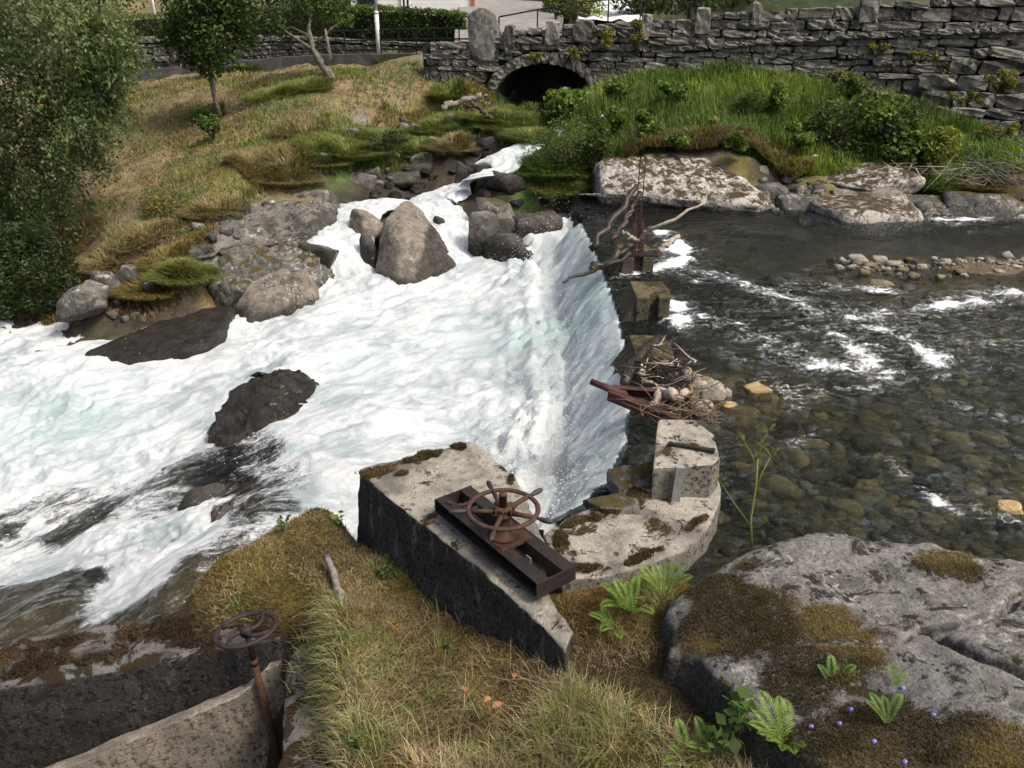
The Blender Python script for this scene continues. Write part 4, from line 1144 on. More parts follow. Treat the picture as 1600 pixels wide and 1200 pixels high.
# stones of the gravel bar
GB = [(1337, 402, 30, 12, 0), (1375, 404, 26, 12, 0), (1396, 412, 22, 11, 0), (1360, 414, 24, 9, 1), (1318, 405, 15, 9, 0), (1300, 404, 13, 9, 1), (1440, 416, 17, 9, 0), (1575, 398, 20, 15, 0), (1420, 404, 14, 8, 1), (1480, 412, 18, 8, 0),
      (1512, 404, 16, 8, 1), (1545, 408, 18, 9, 0), (1410, 422, 20, 9, 1), (1385, 420, 15, 8, 0), (1350, 424, 18, 8, 1), (1460, 402, 13, 7, 0), (1530, 418, 22, 9, 1), (1330, 416, 14, 7, 0), (1590, 412, 18, 9, 0), (1500, 424, 16, 8, 1), (1428, 430, 20, 9, 1), (1310, 416, 13, 7, 0), (1560, 424, 16, 8, 0), (1470, 432, 15, 7, 1)]
for i, (a, b, w, h, k) in enumerate(GB):
    if i == 0: lab, g = 'flat white stone at the left end of the gravel bar', None
    elif i == 7: lab, g = 'upright white stone at the right end of the gravel bar', None
    elif k: lab, g = 'small dark wet stone on the gravel bar in the river', 'dark stones of the gravel bar'
    else: lab, g = 'small pale dry stone on the gravel bar in the river', 'pale stones of the gravel bar'
    rock_px(a, b, w, h, .05, 'pebble' if not k else 'cobble', lab, .9 if k else .15, seed=500 + i, sub=3, group=g)

# drowned cobbles of the river bed: one mass
def mass_rocks(name, pts, sizes, mat, label, seed, sub=2, flat=.55, wet=1.0):
    r = np.random.default_rng(seed)
    Vs, Fs, k = [], [], 0
    base = [rock_verts(900 + seed + i, (1, 1, 1), sub, 12, .55, .05) for i in range(6)]
    for (x, y, z), s in zip(pts, sizes):
        W, F = base[r.integers(6)]
        a = r.uniform(0, 6.28); c, sn = math.cos(a), math.sin(a)
        q = W * np.array([s, s * r.uniform(.6, 1), s * flat * r.uniform(.7, 1.2)])
        q = np.stack([q[:, 0] * c - q[:, 1] * sn + x, q[:, 0] * sn + q[:, 1] * c + y, q[:, 2] + z], 1)
        Vs.append(q); Fs.append(F + k); k += len(q)
    me = make_mesh(name, np.concatenate(Vs), None, np.concatenate(Fs))
    set_float(me, 'wet', np.full(k, wet))
    set_float(me, 'tone', np.repeat(r.uniform(-.55, .6, len(Vs)), len(base[0][0])))
    return tag(link(name, me, M[mat]), label, None, None, 'stuff')
def scatter_bed(n, seed, px0, px1, py0, py1, smin, smax):
    r = np.random.default_rng(seed)
    a = r.uniform(px0, px1, n); b = r.uniform(py0, py1, n)
    pts = [P(p, q, 0) for p, q in zip(a, b)]
    X = np.array([p.x for p in pts]); Y = np.array([p.y for p in pts]); Z = land_h(X, Y)
    d, s, par = seg_dist(X, Y, CREST)
    ok = (-d * s > .5) & (Z < .06)
    sz = smin * (smax / smin) ** (r.random(n) ** 1.8)
    return [(x, y, z - .03 * q) for x, y, z, q, o in zip(X, Y, Z, sz, ok) if o], sz[ok]
p_, s_ = scatter_bed(1000, 1, 960, 1720, 400, 860, .06, .55)
mass_rocks('riverbed_cobbles', p_, s_, 'cobble', 'brown drowned cobbles covering the river bed', 1, wet=.25, flat=.42)
p_, s_ = scatter_bed(520, 2, 1090, 1700, 500, 860, .10, .42)
mass_rocks('riverbed_cobbles', p_, s_, 'pebble_ochre', 'yellow drowned cobbles scattered over the river bed', 2, wet=.15)
p_, s_ = scatter_bed(520, 3, 1060, 1700, 395, 860, .07, .32)
mass_rocks('riverbed_cobbles', p_, s_, 'pebble', 'pale drowned pebbles scattered over the river bed', 3, wet=.2)

def shore(n, seed, path, smin, smax, spread):
    r = np.random.default_rng(seed)
    A = np.array([tuple(P(*q)) for q in path])
    f = r.uniform(0, len(A) - 1.001, n)
    X = np.interp(f, range(len(A)), A[:, 0]) + r.normal(size=n) * spread; Y = np.interp(f, range(len(A)), A[:, 1]) + r.normal(size=n) * spread
    Z = land_h(X, Y); s = smin * (smax / smin) ** (r.random(n) ** 1.6)
    return [(x, y, z + .1 * q) for x, y, z, q in zip(X, Y, Z, s)], s
LS = [(80, 470, -1.7), (180, 485, -1.5), (330, 440, -1.0), (360, 360, -.4), (450, 310, -.2), (560, 290, -.1), (640, 268, .1), (700, 240, .5), (760, 215, .8)]
p_, s_ = shore(130, 11, LS, .12, .5, .4)
mass_rocks('shore_rubble', p_, s_, 'boulder', 'grey rubble wedged between the larger rocks of the left shore', 11, 3, .75, 0)
p_, s_ = shore(80, 12, [(560, 320, -.4), (620, 300, -.2), (660, 275, .1), (720, 255, .4), (800, 250, .6), (800, 310, -.1), (830, 360, -.6), (900, 330, -.1), (960, 320, 0)], .12, .55, .35)
mass_rocks('shore_rubble', p_, s_, 'boulder_wet', 'black wet rubble in the mouth of the tributary', 12, 3, .75, 1)
p_, s_ = shore(120, 13, [(620, 205, .95), (680, 195, 1.1), (740, 178, 1.4), (790, 170, 1.5)], .08, .35, .3)
mass_rocks('shore_rubble', p_, s_, 'boulder', 'pale rubble of the stone line below the meadow', 13, 3, .75, 0)
p_, s_ = shore(150, 14, [(1190, 318, .1), (1240, 320, 0), (1300, 325, 0), (1400, 335, 0), (1480, 335, 0), (1600, 335, 0)], .10, .5, .3)
mass_rocks('shore_rubble', p_, s_, 'boulder_moss', 'mossy rubble along the far waterline', 14, 3, .75, .2)
p_, s_ = shore(90, 15, [(1060, 575, 0), (1085, 600, 0), (1100, 640, 0), (1140, 640, 0)], .05, .2, .15)
mass_rocks('shore_rubble', p_, s_, 'pebble', 'pale pebbles among the driftwood on the weir', 15, 2, .75, 0)
p_, s_ = shore(420, 16, [(1295, 408, 0), (1340, 410, 0), (1400, 416, 0), (1470, 414, 0), (1540, 412, 0), (1640, 412, 0)], .04, .20, .42)
mass_rocks('gravel', p_, s_, 'pebble', 'mixed grey gravel of the low bar in the river', 16, 2, .5, .35)
# ------------------------------------------------------------------ the big rock in the foreground
NR = [(2.1, 5.05, 1.13), (3.6, 4.75, 1.18), (1.7, 5.0, 1.0), (1.2, 4.6, .86), (1.28, 4.1, .92), (1.68, 3.5, 1.0), (2.25, 2.9, 1.32), (1.75, 3.05, 1.1), (2.6, 4.2, 1.2), (3.2, 3.8, 1.28), (2.2, 4.3, 1.12), (4.5, 3.6, 1.3), (3.0, 2.9, 1.42), (4, 2.4, 1.5), (2.4, 2.0, 1.5), (6, 3.5, 1.25), (6, 2, 1.5), (1.9, 3.9, 1.1), (1.6, 4.4, 1.03), (5.5, 4.4, 1.1)]
NRZ = RBF([q[:2] for q in NR], [q[2] for q in NR], .4)
NRP = [(1.12, 4.62), (1.30, 4.92), (1.72, 5.10), (2.4, 5.18), (3.0, 5.10), (3.7, 4.92), (5.0, 4.75), (6.4, 4.5), (6.6, 1.8), (3.0, 1.3), (2.0, 1.9), (1.72, 2.7), (1.62, 3.3), (1.30, 3.75), (1.16, 4.15), (1.12, 4.62)]
CRACKS = [[(2.62, 4.02), (3.0, 4.12), (3.45, 4.38), (4.2, 4.55)], [(2.62, 4.02), (2.8, 3.72), (3.1, 3.45), (3.4, 3.2), (4.2, 2.85)], [(2.75, 3.3), (2.95, 3.05), (3.2, 2.8), (3.6, 2.5)], [(2.62, 4.02), (2.3, 3.95), (1.9, 4.05)]]
def near_rock():
    xs = np.linspace(.7, 6.6, 300); ys = np.linspace(1.3, 5.6, 230)
    xs = .7 + (xs - .7) ** 1.25 / (5.9 ** .25)
    Xg, Yg = np.meshgrid(xs, ys); X, Y = Xg.ravel(), Yg.ravel()
    jx, jy = .16 * fbm(p3(X * 2.3, Y * 2.3), 4, 201), .12 * fbm(p3(X * 2.3, Y * 2.3), 4, 202)
    d, s, _ = seg_dist(X + jx, Y + jy, NRP)
    inn = in_poly(X + jx, Y + jy, NRP)
    sd = np.where(inn, d, -d)
    Z = NRZ(X, Y)
    Z = Z + .07 * fbm(p3(X * 1.1, Y * 1.1), 4, 203) + .018 * np.round(2.2 * fbm(p3(X * .8 + .4 * Y, Y * .9), 3, 209)) + .012 * ridged(p3(X * 4 + Y, Y * 5), 4, 204) + .006 * fbm(p3(X * 16, Y * 16), 3, 205)
    Z = Z - .09 * np.exp(-np.clip(sd, 0, 9) / .05) * (sd > 0) - np.where(sd < 0, .09 + 6.5 * (-sd) ** .9, 0)
    Z = Z - .05 * ridged(p3(X * 3, Y * 3, Z * 4), 3, 206) * sstep(.05, -.15, sd)
    for c, w, k in zip(CRACKS, (.030, .042, .035, .02), (.09, .13, .10, .06)):
        dc, _, _ = seg_dist(X + .05 * fbm(p3(X * 5, Y * 5), 3, 207), Y + .05 * fbm(p3(X * 5, Y * 5), 3, 208), c)
        Z = Z - k * np.exp(-(dc / w) ** 2)
    Z = np.maximum(Z, -.6)
    q = (np.arange(229)[:, None] * 300 + np.arange(299)[None]).ravel()
    Q = np.stack([q, q + 1, q + 301, q + 300], 1)
    keep = (sd > -.45)[Q].any(1)
    c = np.array([2.6, 3.6, .4])
    me = make_mesh('rock', np.stack([X, Y, Z], 1) - c, Q[keep])
    set_float(me, 'wet', np.zeros(len(X)))
    o = link('rock', me, M['near_rock'], None, Vector(c))
    tag(o, 'huge flat-topped grey bedrock with lichen spots and moss in the right foreground', 'rock')
    return X, Y, Z, sd
NRD = near_rock()
def near_rock_z(x, y):
    X, Y, Z, sd = NRD
    i = np.argmin((X - x) ** 2 + (Y - y) ** 2)
    return float(Z[i])
# ------------------------------------------------------------------ weir, sluice works
def offset_line(poly, k):
    out = []
    for i, p in enumerate(poly):
        a = poly[max(i - 1, 0)]; b = poly[min(i + 1, len(poly) - 1)]
        d = Vector((b[0] - a[0], b[1] - a[1])).normalized()
        out.append((p[0] + d.y * k, p[1] - d.x * k))
    return out
# the weir itself: a curved sill with a sloping back, drowned by the river
wl = CREST
up_, dn_ = offset_line(wl, .46), offset_line(wl, -.02)
toe = offset_line(wl, -1.0)
mb = MB()
n = len(wl)
V = []
for i in range(n):
    V += [(up_[i][0], up_[i][1], -1.2), (up_[i][0], up_[i][1], -.13), (wl[i][0] + .02, wl[i][1], -.12), (dn_[i][0], dn_[i][1], -.20), (toe[i][0], toe[i][1], -1.75)]
F = []
for i in range(n - 1):
    for k in range(4):
        a = i * 5 + k
        F.append((a, a + 5, a + 6, a + 1))
F += [(0, 1, 2, 3, 4), tuple((n - 1) * 5 + k for k in (4, 3, 2, 1, 0))]
mb.add(V, F)
o = mb.build('weir', M['concrete_dark'], None, True, 0, .35, .03, 4)
tag(o, 'long low curved weir drowned under the falling sheet of water', 'weir')

def pier(cx, cy, w, d, z1, slope, lab, slot=True, ang=0.0, mat='concrete_pier'):
    "old stop-log pier: upright block, downstream slope, slot facing the near bank"
    base = Vector((cx, cy, -.75))
    r = empty('weir_pier', base, lab, 'pier')
    m = MB()
    x0, x1, y0, y1 = cx - w / 2, cx + w / 2, cy - d / 2, cy + d / 2
    zt = z1
    sx = x0 + w * .52                       # slot
    sw = w * .13
    poly = [(x0, y0), (sx - sw, y0), (sx - sw, y0 + .12), (sx + sw, y0 + .12), (sx + sw, y0), (x1, y0), (x1 + .06, cy), (x1, y1), (x0, y1)] if slot else [(x0, y0), (x1, y0), (x1, y1), (x0, y1)]
    m.prism(poly, -.75, zt)
    m.build('pier_block', M[mat], r, False, .025, .16, .018, int(cx * 91 + cy * 7))
    b = MB()
    b.add([(x0 + .01, y0 + .04, zt - .05), (x0 + .01, y1 - .04, zt - .05), (x0 - slope, y0 + .04, -.55), (x0 - slope, y1 - .04, -.55), (x0 + .01, y0 + .04, -.75), (x0 + .01, y1 - .04, -.75)],
          [(0, 1, 3, 2), (0, 2, 4), (1, 5, 3), (2, 3, 5, 4), (0, 4, 5, 1)])
    b.build('sloping_buttress', M[mat], r, False, .02, .16, .015, int(cx * 31 + cy * 5))
    return r
pier(2.42, 15.75, .62, .95, .36, .55, 'far weir pier carrying the rusty lattice post')
pier(2.33, 13.25, .56, .90, .40, .50, 'mossy weir pier with a dark slot standing clear in the water')
pier(2.02, 11.0, .52, .95, .26, .50, 'weir pier buried in driftwood and stones')

# near end: curved apron slab and the block with a slot
apron = [(.30, 6.35), (.55, 6.62), (.80, 6.78), (1.08, 6.98), (1.22, 7.25), (1.34, 7.62), (1.5, 7.9), (1.95, 7.92), (2.12, 7.6), (2.16, 7.2), (2.08, 6.9), (1.86, 6.45), (1.55, 6.08), (1.15, 5.84), (.75, 5.7), (.42, 5.66), (.34, 6.0)]
o = MB().prism(apron, -1.0, .30).build('weir_apron', M['concrete_slab'], None, True, .025, .10, .028, 12, rscale=4)
tag(o, 'pale curved concrete apron with dark spots between sluice block and river', 'concrete slab')
r = empty('sluice_pier', (1.7, 7.2, .3), 'spotted pale concrete pier with a steel post on the curved apron', 'pier')
pb = [(1.38, 6.92), (1.98, 6.98), (2.10, 7.15), (2.12, 7.55), (1.98, 7.86), (1.58, 7.86), (1.50, 7.5)]
MB().prism(pb, .2, [.66, .67, .64, .70, .72, .72, .69]).build('pier_block', M['concrete_slab'], r, False, .03, .10, .014, 15)
MB().bar((1.62, 6.90, .26), (1.64, 6.885, .70), .085, .05, (0, 1, 0)).build('channel_post', M['galv'], r)
MB().bar((1.60, 7.35, .70), (2.05, 7.22, .685), .05, .03).build('embedded_rail', M['rust_dark'], r)
# mossy toe of the pier, towards the fall
put_rock('rock', 77, Vector((1.28, 7.35, .12)), (.55, .75, .5), 'boulder_moss', 'dark mossy rubble below the spotted pale pier at the edge of the fall', rough=.08)
put_rock('rock', 78, Vector((1.02, 6.86, .22)), (.55, .45, .34), 'boulder_moss', 'brown mossy lump on the apron beside the falling water', rough=.08)
put_rock('rock', 79, Vector((1.55, 8.15, -.05)), (.5, .5, .5), 'boulder_wet', 'black wet rock under the rusty beams at the crest', wetz=1, rough=.07)

# the gate block on the near bank
blk = [(-1.52, 7.0), (-1.17, 6.4), (-.3, 5.3), (.14, 4.71), (.37, 4.36), (.44, 4.55), (.27, 4.95), (.27, 5.65), (.02, 6.7), (-.42, 7.3)]
bot = [(-1.72, 7.08), (-1.42, 6.30), (-.50, 5.16), (-.02, 4.58), (.36, 4.22), (.50, 4.52), (.30, 4.95), (.27, 5.65), (.03, 6.72), (-.44, 7.36)]
zt = [.60, .70, .75, .74, .72, .72, .74, .75, .75, .76]
n = len(blk)
V = [(p[0], p[1], -1.25) for p in bot] + [(p[0], p[1], z) for p, z in zip(blk, zt)]
F = [tuple(reversed(range(n))), tuple(range(n, 2 * n))] + [(i, (i + 1) % n, n + (i + 1) % n, n + i) for i in range(n)]
o = MB().add(V, F).build('sluice_block', M['concrete'], None, True, .025, .07, .032, 21, rscale=4.5)
tag(o, 'massive weathered concrete sluice block with blackened sides carrying the handwheel frame', 'concrete block')

# steel frame across the sluice
fa = Vector((-.51, 6.055, .93)); fb = Vector((.33, 4.93, .93))
fd = (fb - fa).normalized(); fs = Vector((-fd.y, fd.x, 0))        # to the right of the beams as seen from the bank
fr = empty('steel_gate_carrier', (-.09, 5.49, .75), 'dark rusted steel frame of two channel beams lying across the sluice block', 'steel frame')
for s in (-1, 1):
    off = fs * (.125 * s)
    m = MB()
    m.bar(fa + off, fb + off, .115, .012)                                       # upper flange
    m.bar(fa + off + fs * (-.05 * s) + Vector((0, 0, -.06)), fb + off + fs * (-.05 * s) + Vector((0, 0, -.06)), .012, .11)   # web
    m.bar(fa + off + Vector((0, 0, -.12)), fb + off + Vector((0, 0, -.12)), .115, .012)
    m.build('channel_beam', M['rust_dark'], fr, False, .003)
for e, nm in ((fa, 'far'), (fb, 'near')):
    MB().bar(e - fs * .19 + Vector((0, 0, -.06)), e + fs * .19 + Vector((0, 0, -.06)), .012, .135).build('end_plate', M['rust_dark'], fr, False, .003)
for k in (.13, .20):
    q = fa + fd * (1.4 * k)
    MB().tube([q - fs * .1 + Vector((0, 0, -.02)), q + fs * .1 + Vector((0, 0, -.02))], .018, 8).build('tie_rod', M['rust_dark'], fr, True)
for q in (fa + fd * .12 - fs * .13, fa + fd * .15 - fs * .12):
    MB().lathe(q + Vector((0, 0, .008)), [(.014, 0), (.014, .012), (.008, .02)], 6).build('bolt', M['rust'], fr)
cx = fa + fd * .78
MB().box(cx + Vector((0, 0, -.005)), (.30, .30, .03), Matrix.Rotation(math.atan2(fd.y, fd.x), 3, 'Z')).build('bearing_plate', M['rust'], fr, False, .004)
MB().bar(fa + fd * 1.03 - fs * .075 + Vector((0, 0, -.24)), fa + fd * 1.38 - fs * .075 + Vector((0, 0, -.24)), .01, .10).build('gate_edge', M['galv'], fr)
MB().bar(fa + fd * 1.0 + fs * .03 + Vector((0, 0, -.18)), fa + fd * 1.06 + fs * .03 + Vector((0, 0, -.18)), .012, .22).build('gate_lug', M['galv'], fr)

# handwheel standing on it
wc = Vector((-.07, 5.42, 1.19))
hw = empty('handwheel', (wc.x, wc.y, .94), 'rusty spoked handwheel with grip handles standing on the steel frame', 'handwheel')
def ring(m, c, R, r, n=48, k=10, sq=1.0, ax=None):
    V = []; F = []
    q = Matrix.Identity(3) if ax is None else ax
    for i in range(n):
        a = 2 * math.pi * i / n
        for j in range(k):
            b = 2 * math.pi * j / k
            rr = R + r * math.cos(b)
            V.append(c + q @ Vector((rr * math.cos(a), rr * math.sin(a), r * sq * math.sin(b))))
    for i in range(n):
        for j in range(k):
            F.append((i * k + j, ((i + 1) % n) * k + j, ((i + 1) % n) * k + (j + 1) % k, i * k + (j + 1) % k))
    m.add(V, F)
m = MB(); ring(m, wc, .275, .021, 56, 10, .8)
m.build('rim', M['wheel_rust'], hw, True)
for a in (-26, 42, 108, 186, 258):
    d = Vector((math.cos(R(a)), math.sin(R(a)), 0))
    MB().tube([wc + d * .05 + Vector((0, 0, -.02)), wc + d * .15 + Vector((0, 0, -.012)), wc + d * .265], [.026, .019, .021], 8).build('spoke', M['wheel_rust'], hw, True)
    h = MB(); h.lathe(wc + d * .285, [(.012, 0), (.013, .02), (.019, .045), (.023, .085), (.021, .12), (.012, .14), (.004, .145)], 12, d)
    h.build('handle', M['handle'], hw, True)
MB().lathe(wc + Vector((0, 0, -.06)), [(.075, 0), (.078, .02), (.062, .03), (.062, .06), (.072, .065), (.072, .082), (.05, .085)], 20).build('hub', M['rust'], hw, True)
for i in range(8):
    a = i * math.pi / 4
    MB().box(wc + Vector((.078 * math.cos(a), .078 * math.sin(a), 0.0)), (.03, .018, .05), Matrix.Rotation(a, 3, 'Z')).build('hub_lug', M['rust'], hw, False, .003)
MB().lathe(wc, [(.031, -.05), (.031, .125), (.034, .125), (.034, .135), (.028, .145)], 16).build('spindle', M['rust'], hw, True)
MB().lathe(Vector((wc.x, wc.y, .94)), [(.12, 0), (.12, .02), (.07, .03), (.055, .08), (.05, .17), (.062, .19)], 20).build('pedestal', M['rust'], hw, True)
# two iron stubs in the block
for (x, y, lab) in ((-.72, 5.78, 'short rusty iron stub at the left edge of the sluice block'),):
    o = MB().tube([(x, y, .72), (x - .02, y - .02, .80), (x + .06, y - .01, .845)], [.018, .018, .02], 8).build('iron_stub', M['rust'], None, True)
    tag(o, lab, 'iron bar')

# ------------------------------------------------------------------ lower left: old intake wall with a second wheel
wf = [(-1.48, 5.58), (-2.2, 5.46), (-3.4, 5.28), (-5.4, 4.98)]
wb = [(-1.48, 6.2), (-2.2, 6.25), (-3.4, 6.0), (-5.4, 5.60)]
zt = [-.14, -.2, -.36, -.5]
V = []; n = 4
for i in range(n):
    V += [(wf[i][0], wf[i][1] - .06, -2.4), (wf[i][0], wf[i][1], zt[i]), (wb[i][0], wb[i][1], zt[i] - .03), (wb[i][0], wb[i][1] + .05, -2.4)]
F = [(0, 3, 2, 1), tuple((n - 1) * 4 + k for k in (0, 1, 2, 3))]
for i in range(n - 1):
    for k in range(4):
        a, b = i * 4 + k, i * 4 + (k + 1) % 4
        F.append((a, a + 4, b + 4, b)[::-1])
o = MB().add(V, F).build('intake_wall', M['concrete_dark'], None, True, .04, .09, .035, 33, rscale=2.6)
tag(o, 'dark mossy concrete intake wall at the lower left beside the rapids', 'concrete wall')
# beige lining slab leaning on it
ln = [(-2.02, 5.40, -.36), (-2.14, 5.36, -.37), (-2.22, 5.30, -.47), (-2.34, 5.22, -.535), (-2.7, 5.05, -.585), (-3.1, 4.86, -.64), (-3.6, 4.62, -.71), (-4.6, 4.15, -.85)]
ln = [(x, y, z - .05) for x, y, z in ln]
V = []
for x, y, z in ln:
    V += [(x, y, z), (x + .03, y + .16, z - .01), (x + .05, y + .10, -2.4), (x + .06, y - .06, -2.4)]
n = len(ln)
F = [(0, 1, 2, 3), tuple((n - 1) * 4 + k for k in (3, 2, 1, 0))]
for i in range(n - 1):
    for k in range(4):
        a, b = i * 4 + k, i * 4 + (k + 1) % 4
        F.append((a, a + 4, b + 4, b))
o = MB().add(V, F).build('lining_slab', M['concrete_beige'], None, True, .012, .09, .02, 35, rscale=4)
tag(o, 'pale beige concrete lining with a broken top edge in the intake pit', 'concrete lining')
# recess wall right of the stem
o = MB().prism([(-1.52, 2.6), (-1.66, 4.2), (-1.90, 5.25), (-1.72, 5.62), (-1.2, 5.5), (-1.1, 2.6)], -2.4, [-.05, -.10, -.22, -.2, -.1, -.02]).build('pit_side_wall', M['concrete_dark'], None, True, .03, .1, .04, 36, rscale=3)
tag(o, 'dark damp side wall of the intake pit under the overhanging turf', 'concrete wall')

w2 = Vector((-2.20, 5.28, .10))
h2 = empty('valve_wheel', (w2.x + .12, w2.y, -2.2), 'small dark rusted valve wheel with curved spokes on a tall stem by the turf', 'valve wheel')
tq = Euler((R(-8), R(-7), 0)).to_matrix()
m = MB(); ring(m, w2, .245, .023, 56, 10, .75, tq)
m.build('rim', M['wheel_dark'], h2, True)
for a in (20, 110, 200, 290):
    pts = []
    for k in range(7):
        f = k / 6
        ang = R(a + 55 * math.sin(f * math.pi * .5) * f)
        pts.append(w2 + tq @ Vector((.235 * f * math.cos(ang), .235 * f * math.sin(ang), -.012 * (1 - f))))
    MB().tube(pts, [.028, .022, .019, .018, .018, .019, .022], 8).build('curved_spoke', M['wheel_dark'], h2, True)
MB().lathe(w2 + tq @ Vector((0, 0, -.05)), [(.05, 0), (.052, .06), (.042, .075), (.03, .08)], 18, tq @ Vector((0, 0, 1))).build('hub', M['wheel_dark'], h2, True)
MB().lathe(w2 + tq @ Vector((0, 0, .02)), [(.02, 0), (.02, .02), (.012, .028)], 12, tq @ Vector((0, 0, 1))).build('hub_nut', M['rust'], h2, True)
sb = w2 + Vector((.14, -.02, -2.2))
st = lambda f: w2.lerp(sb, f)
MB().tube([st(.01), st(.16)], [.024, .025], 14).build('upper_stem', M['wheel_dark'], h2, True)
MB().tube([st(.165), st(1.0)], [.031, .031], 14).build('stem', M['rust'], h2, True)
MB().tube([st(.145), st(.17)], [.037, .037], 14).build('collar', M['rust'], h2, True)

# ------------------------------------------------------------------ rusty iron and driftwood along the weir
lat = empty('lattice_post', (2.42, 15.65, .36), 'tall red-rusted lattice post standing on the far weir pier', 'post')
for s in (-1, 1):
    MB().bar((2.42 + .05 * s, 15.6, .34), (2.44 + .05 * s, 15.6, 2.2), .018, .025, (0, 1, 0)).build('upright', M['rust_red'], lat)
for i in range(19):
    z = .45 + i * .095
    MB().bar((2.38, 15.6, z), (2.48, 15.6, z + .05), .012, .014, (0, 1, 0)).build('rung', M['rust_red'], lat)
MB().bar((2.36, 15.52, .34), (2.36, 15.52, .95), .09, .03, (0, 1, 0)).build('base_plate', M['rust_red'], lat)
MB().bar((2.52, 15.5, .34), (2.50, 15.52, .98), .07, .05, (0, 1, 0)).build('base_post', M['rust_red'], lat)
o = MB().prism([(2.15, 15.30), (2.80, 15.30), (2.84, 15.55), (2.2, 15.6)], .355, .40).build('rusty_plate', M['rust_dark'], None, False, .01)
tag(o, 'flat rusty plate lying on top of the far weir pier', 'steel plate')

bt = Vector((1.08, 9.35, .42)); be1 = Vector((2.12, 8.55, .30)); be2 = Vector((2.10, 9.15, .42))
vb = empty('rusty_beams', (1.7, 8.9, .2), 'rusty V-shaped pair of steel channels jammed at the weir crest', 'steel beam')
for e, s in ((be1, 1), (be2, -1)):
    m = MB()
    d = (e - bt).normalized(); sd = d.cross(Vector((0, 0, 1))).normalized()
    a0 = bt + d * .18
    m.bar(a0, e, .10, .012); m.bar(a0 + sd * .045 * s + Vector((0, 0, -.06)), e + sd * .045 * s + Vector((0, 0, -.06)), .012, .12)
    m.bar(a0 + Vector((0, 0, -.12)), e + Vector((0, 0, -.12)), .10, .012)
    m.build('channel_beam', M['rust_red'], vb, False, .003)
MB().tube([bt + Vector((-.08, .05, .03)), bt + Vector((.1, -.06, 0)), bt + Vector((.30, -.17, -.05))], [.042, .045, .05], 10).build('pointed_tip', M['rust_red'], vb, True)
MB().bar(bt + Vector((.30, -.06, -.02)), bt + Vector((.34, -.24, -.03)), .05, .02).build('cross_strap', M['rust_red'], vb)

def stick(name, pts, rad, mat, label, cat, group=None, wob=.03, seed=0, n=14):
    r = np.random.default_rng(seed)
    A = np.array([tuple(p) for p in pts], float)
    s = np.linspace(0, len(A) - 1, n)
    C = np.stack([np.interp(s, range(len(A)), A[:, i]) for i in range(3)], 1)
    C[1:-1] += r.normal(size=(n - 2, 3)) * wob
    rr = np.interp(s, np.linspace(0, len(A) - 1, len(rad)), rad) * r.uniform(.85, 1.15, n)
    o = MB().tube([tuple(c) for c in C], list(rr), 8).build(name, M[mat], None, True)
    return tag(o, label, cat, group)
stick('driftwood', [PY(880, 442, 14.6), PY(905, 430, 14.9), PY(945, 418, 15.0), PY(985, 395, 15.2)], [.02, .035, .045, .05], 'wetwood', 'long thin black branch reaching out over the fall from the far pier', 'driftwood', seed=1)
stick('driftwood', [PY(922, 419, 15.0), PY(945, 416, 15.2), PY(965, 400, 15.3), PY(990, 380, 15.6)], [.05, .08, .09, .08], 'wetwood', 'thick black timber beside the thin branch at the far pier', 'driftwood', seed=2)
stick('driftwood', [PY(922, 390, 16.2), PY(945, 355, 16.6), PY(978, 318, 17.2), PY(995, 290, 17.6)], [.07, .08, .07, .05], 'wetwood', 'dark plank leaning from the fall up to the lattice post', 'driftwood', seed=3)
stick('driftwood', [PY(955, 380, 16.0), PY(975, 345, 16.4), PY(1000, 300, 16.8)], [.05, .06, .05], 'wetwood', 'second dark plank leaning close to the lattice post', 'driftwood', seed=4)
stick('driftwood', [PY(1003, 372, 15.4), PY(1012, 360, 15.2), PY(1050, 342, 15.0), PY(1103, 315, 15.2)], [.045, .04, .03, .02], 'driftwood', 'bleached bent branch sticking up right of the lattice post', 'driftwood', seed=5)
stick('driftwood', [PY(1030, 390, 15.4), PY(1050, 378, 15.6), PY(1064, 369, 15.8)], [.05, .045, .05], 'driftwood', 'short pinkish branch dipping into the foam right of the far pier', 'driftwood', seed=6)
stick('driftwood', [PY(972, 360, 15.5), PY(985, 368, 15.4), PY(1000, 375, 15.3)], [.02, .03, .03], 'driftwood', 'pale curved stick left of the lattice post foot', 'driftwood', seed=7)
stick('driftwood', [PY(958, 375, 15.7), PY(968, 355, 15.7), PY(985, 335, 15.8)], [.012, .015, .012], 'twig', 'thin upright twig beside the lattice post', 'driftwood', seed=8)
stick('driftwood', [PY(1015, 640, 8.9), PY(1030, 618, 9.1), PY(1050, 620, 9.0), PY(1072, 612, 9.2)], [.05, .06, .07, .05], 'driftwood', 'thick pale driftwood log resting on the rusty beams', 'driftwood', seed=9)
stick('driftwood', [PY(1082, 630, 8.9), PY(1081, 610, 9.2), PY(1084, 585, 9.6)], [.04, .035, .03], 'twig', 'brown upright branch at the right side of the driftwood heap', 'driftwood', seed=10)
stick('driftwood', [PY(1002, 572, 10.2), PY(1008, 590, 10.0), PY(1018, 598, 9.9)], [.02, .025, .03], 'driftwood', 'white forked twig at the left of the driftwood heap', 'driftwood', seed=11)
stick('driftwood', [PY(975, 600, 9.9), PY(990, 570, 10.4), PY(1010, 545, 10.9), PY(1030, 530, 11.3)], [.07, .08, .08, .07], 'wetwood', 'mossy dark timber sloping under the driftwood heap into the fall', 'driftwood', seed=12, wob=.015)
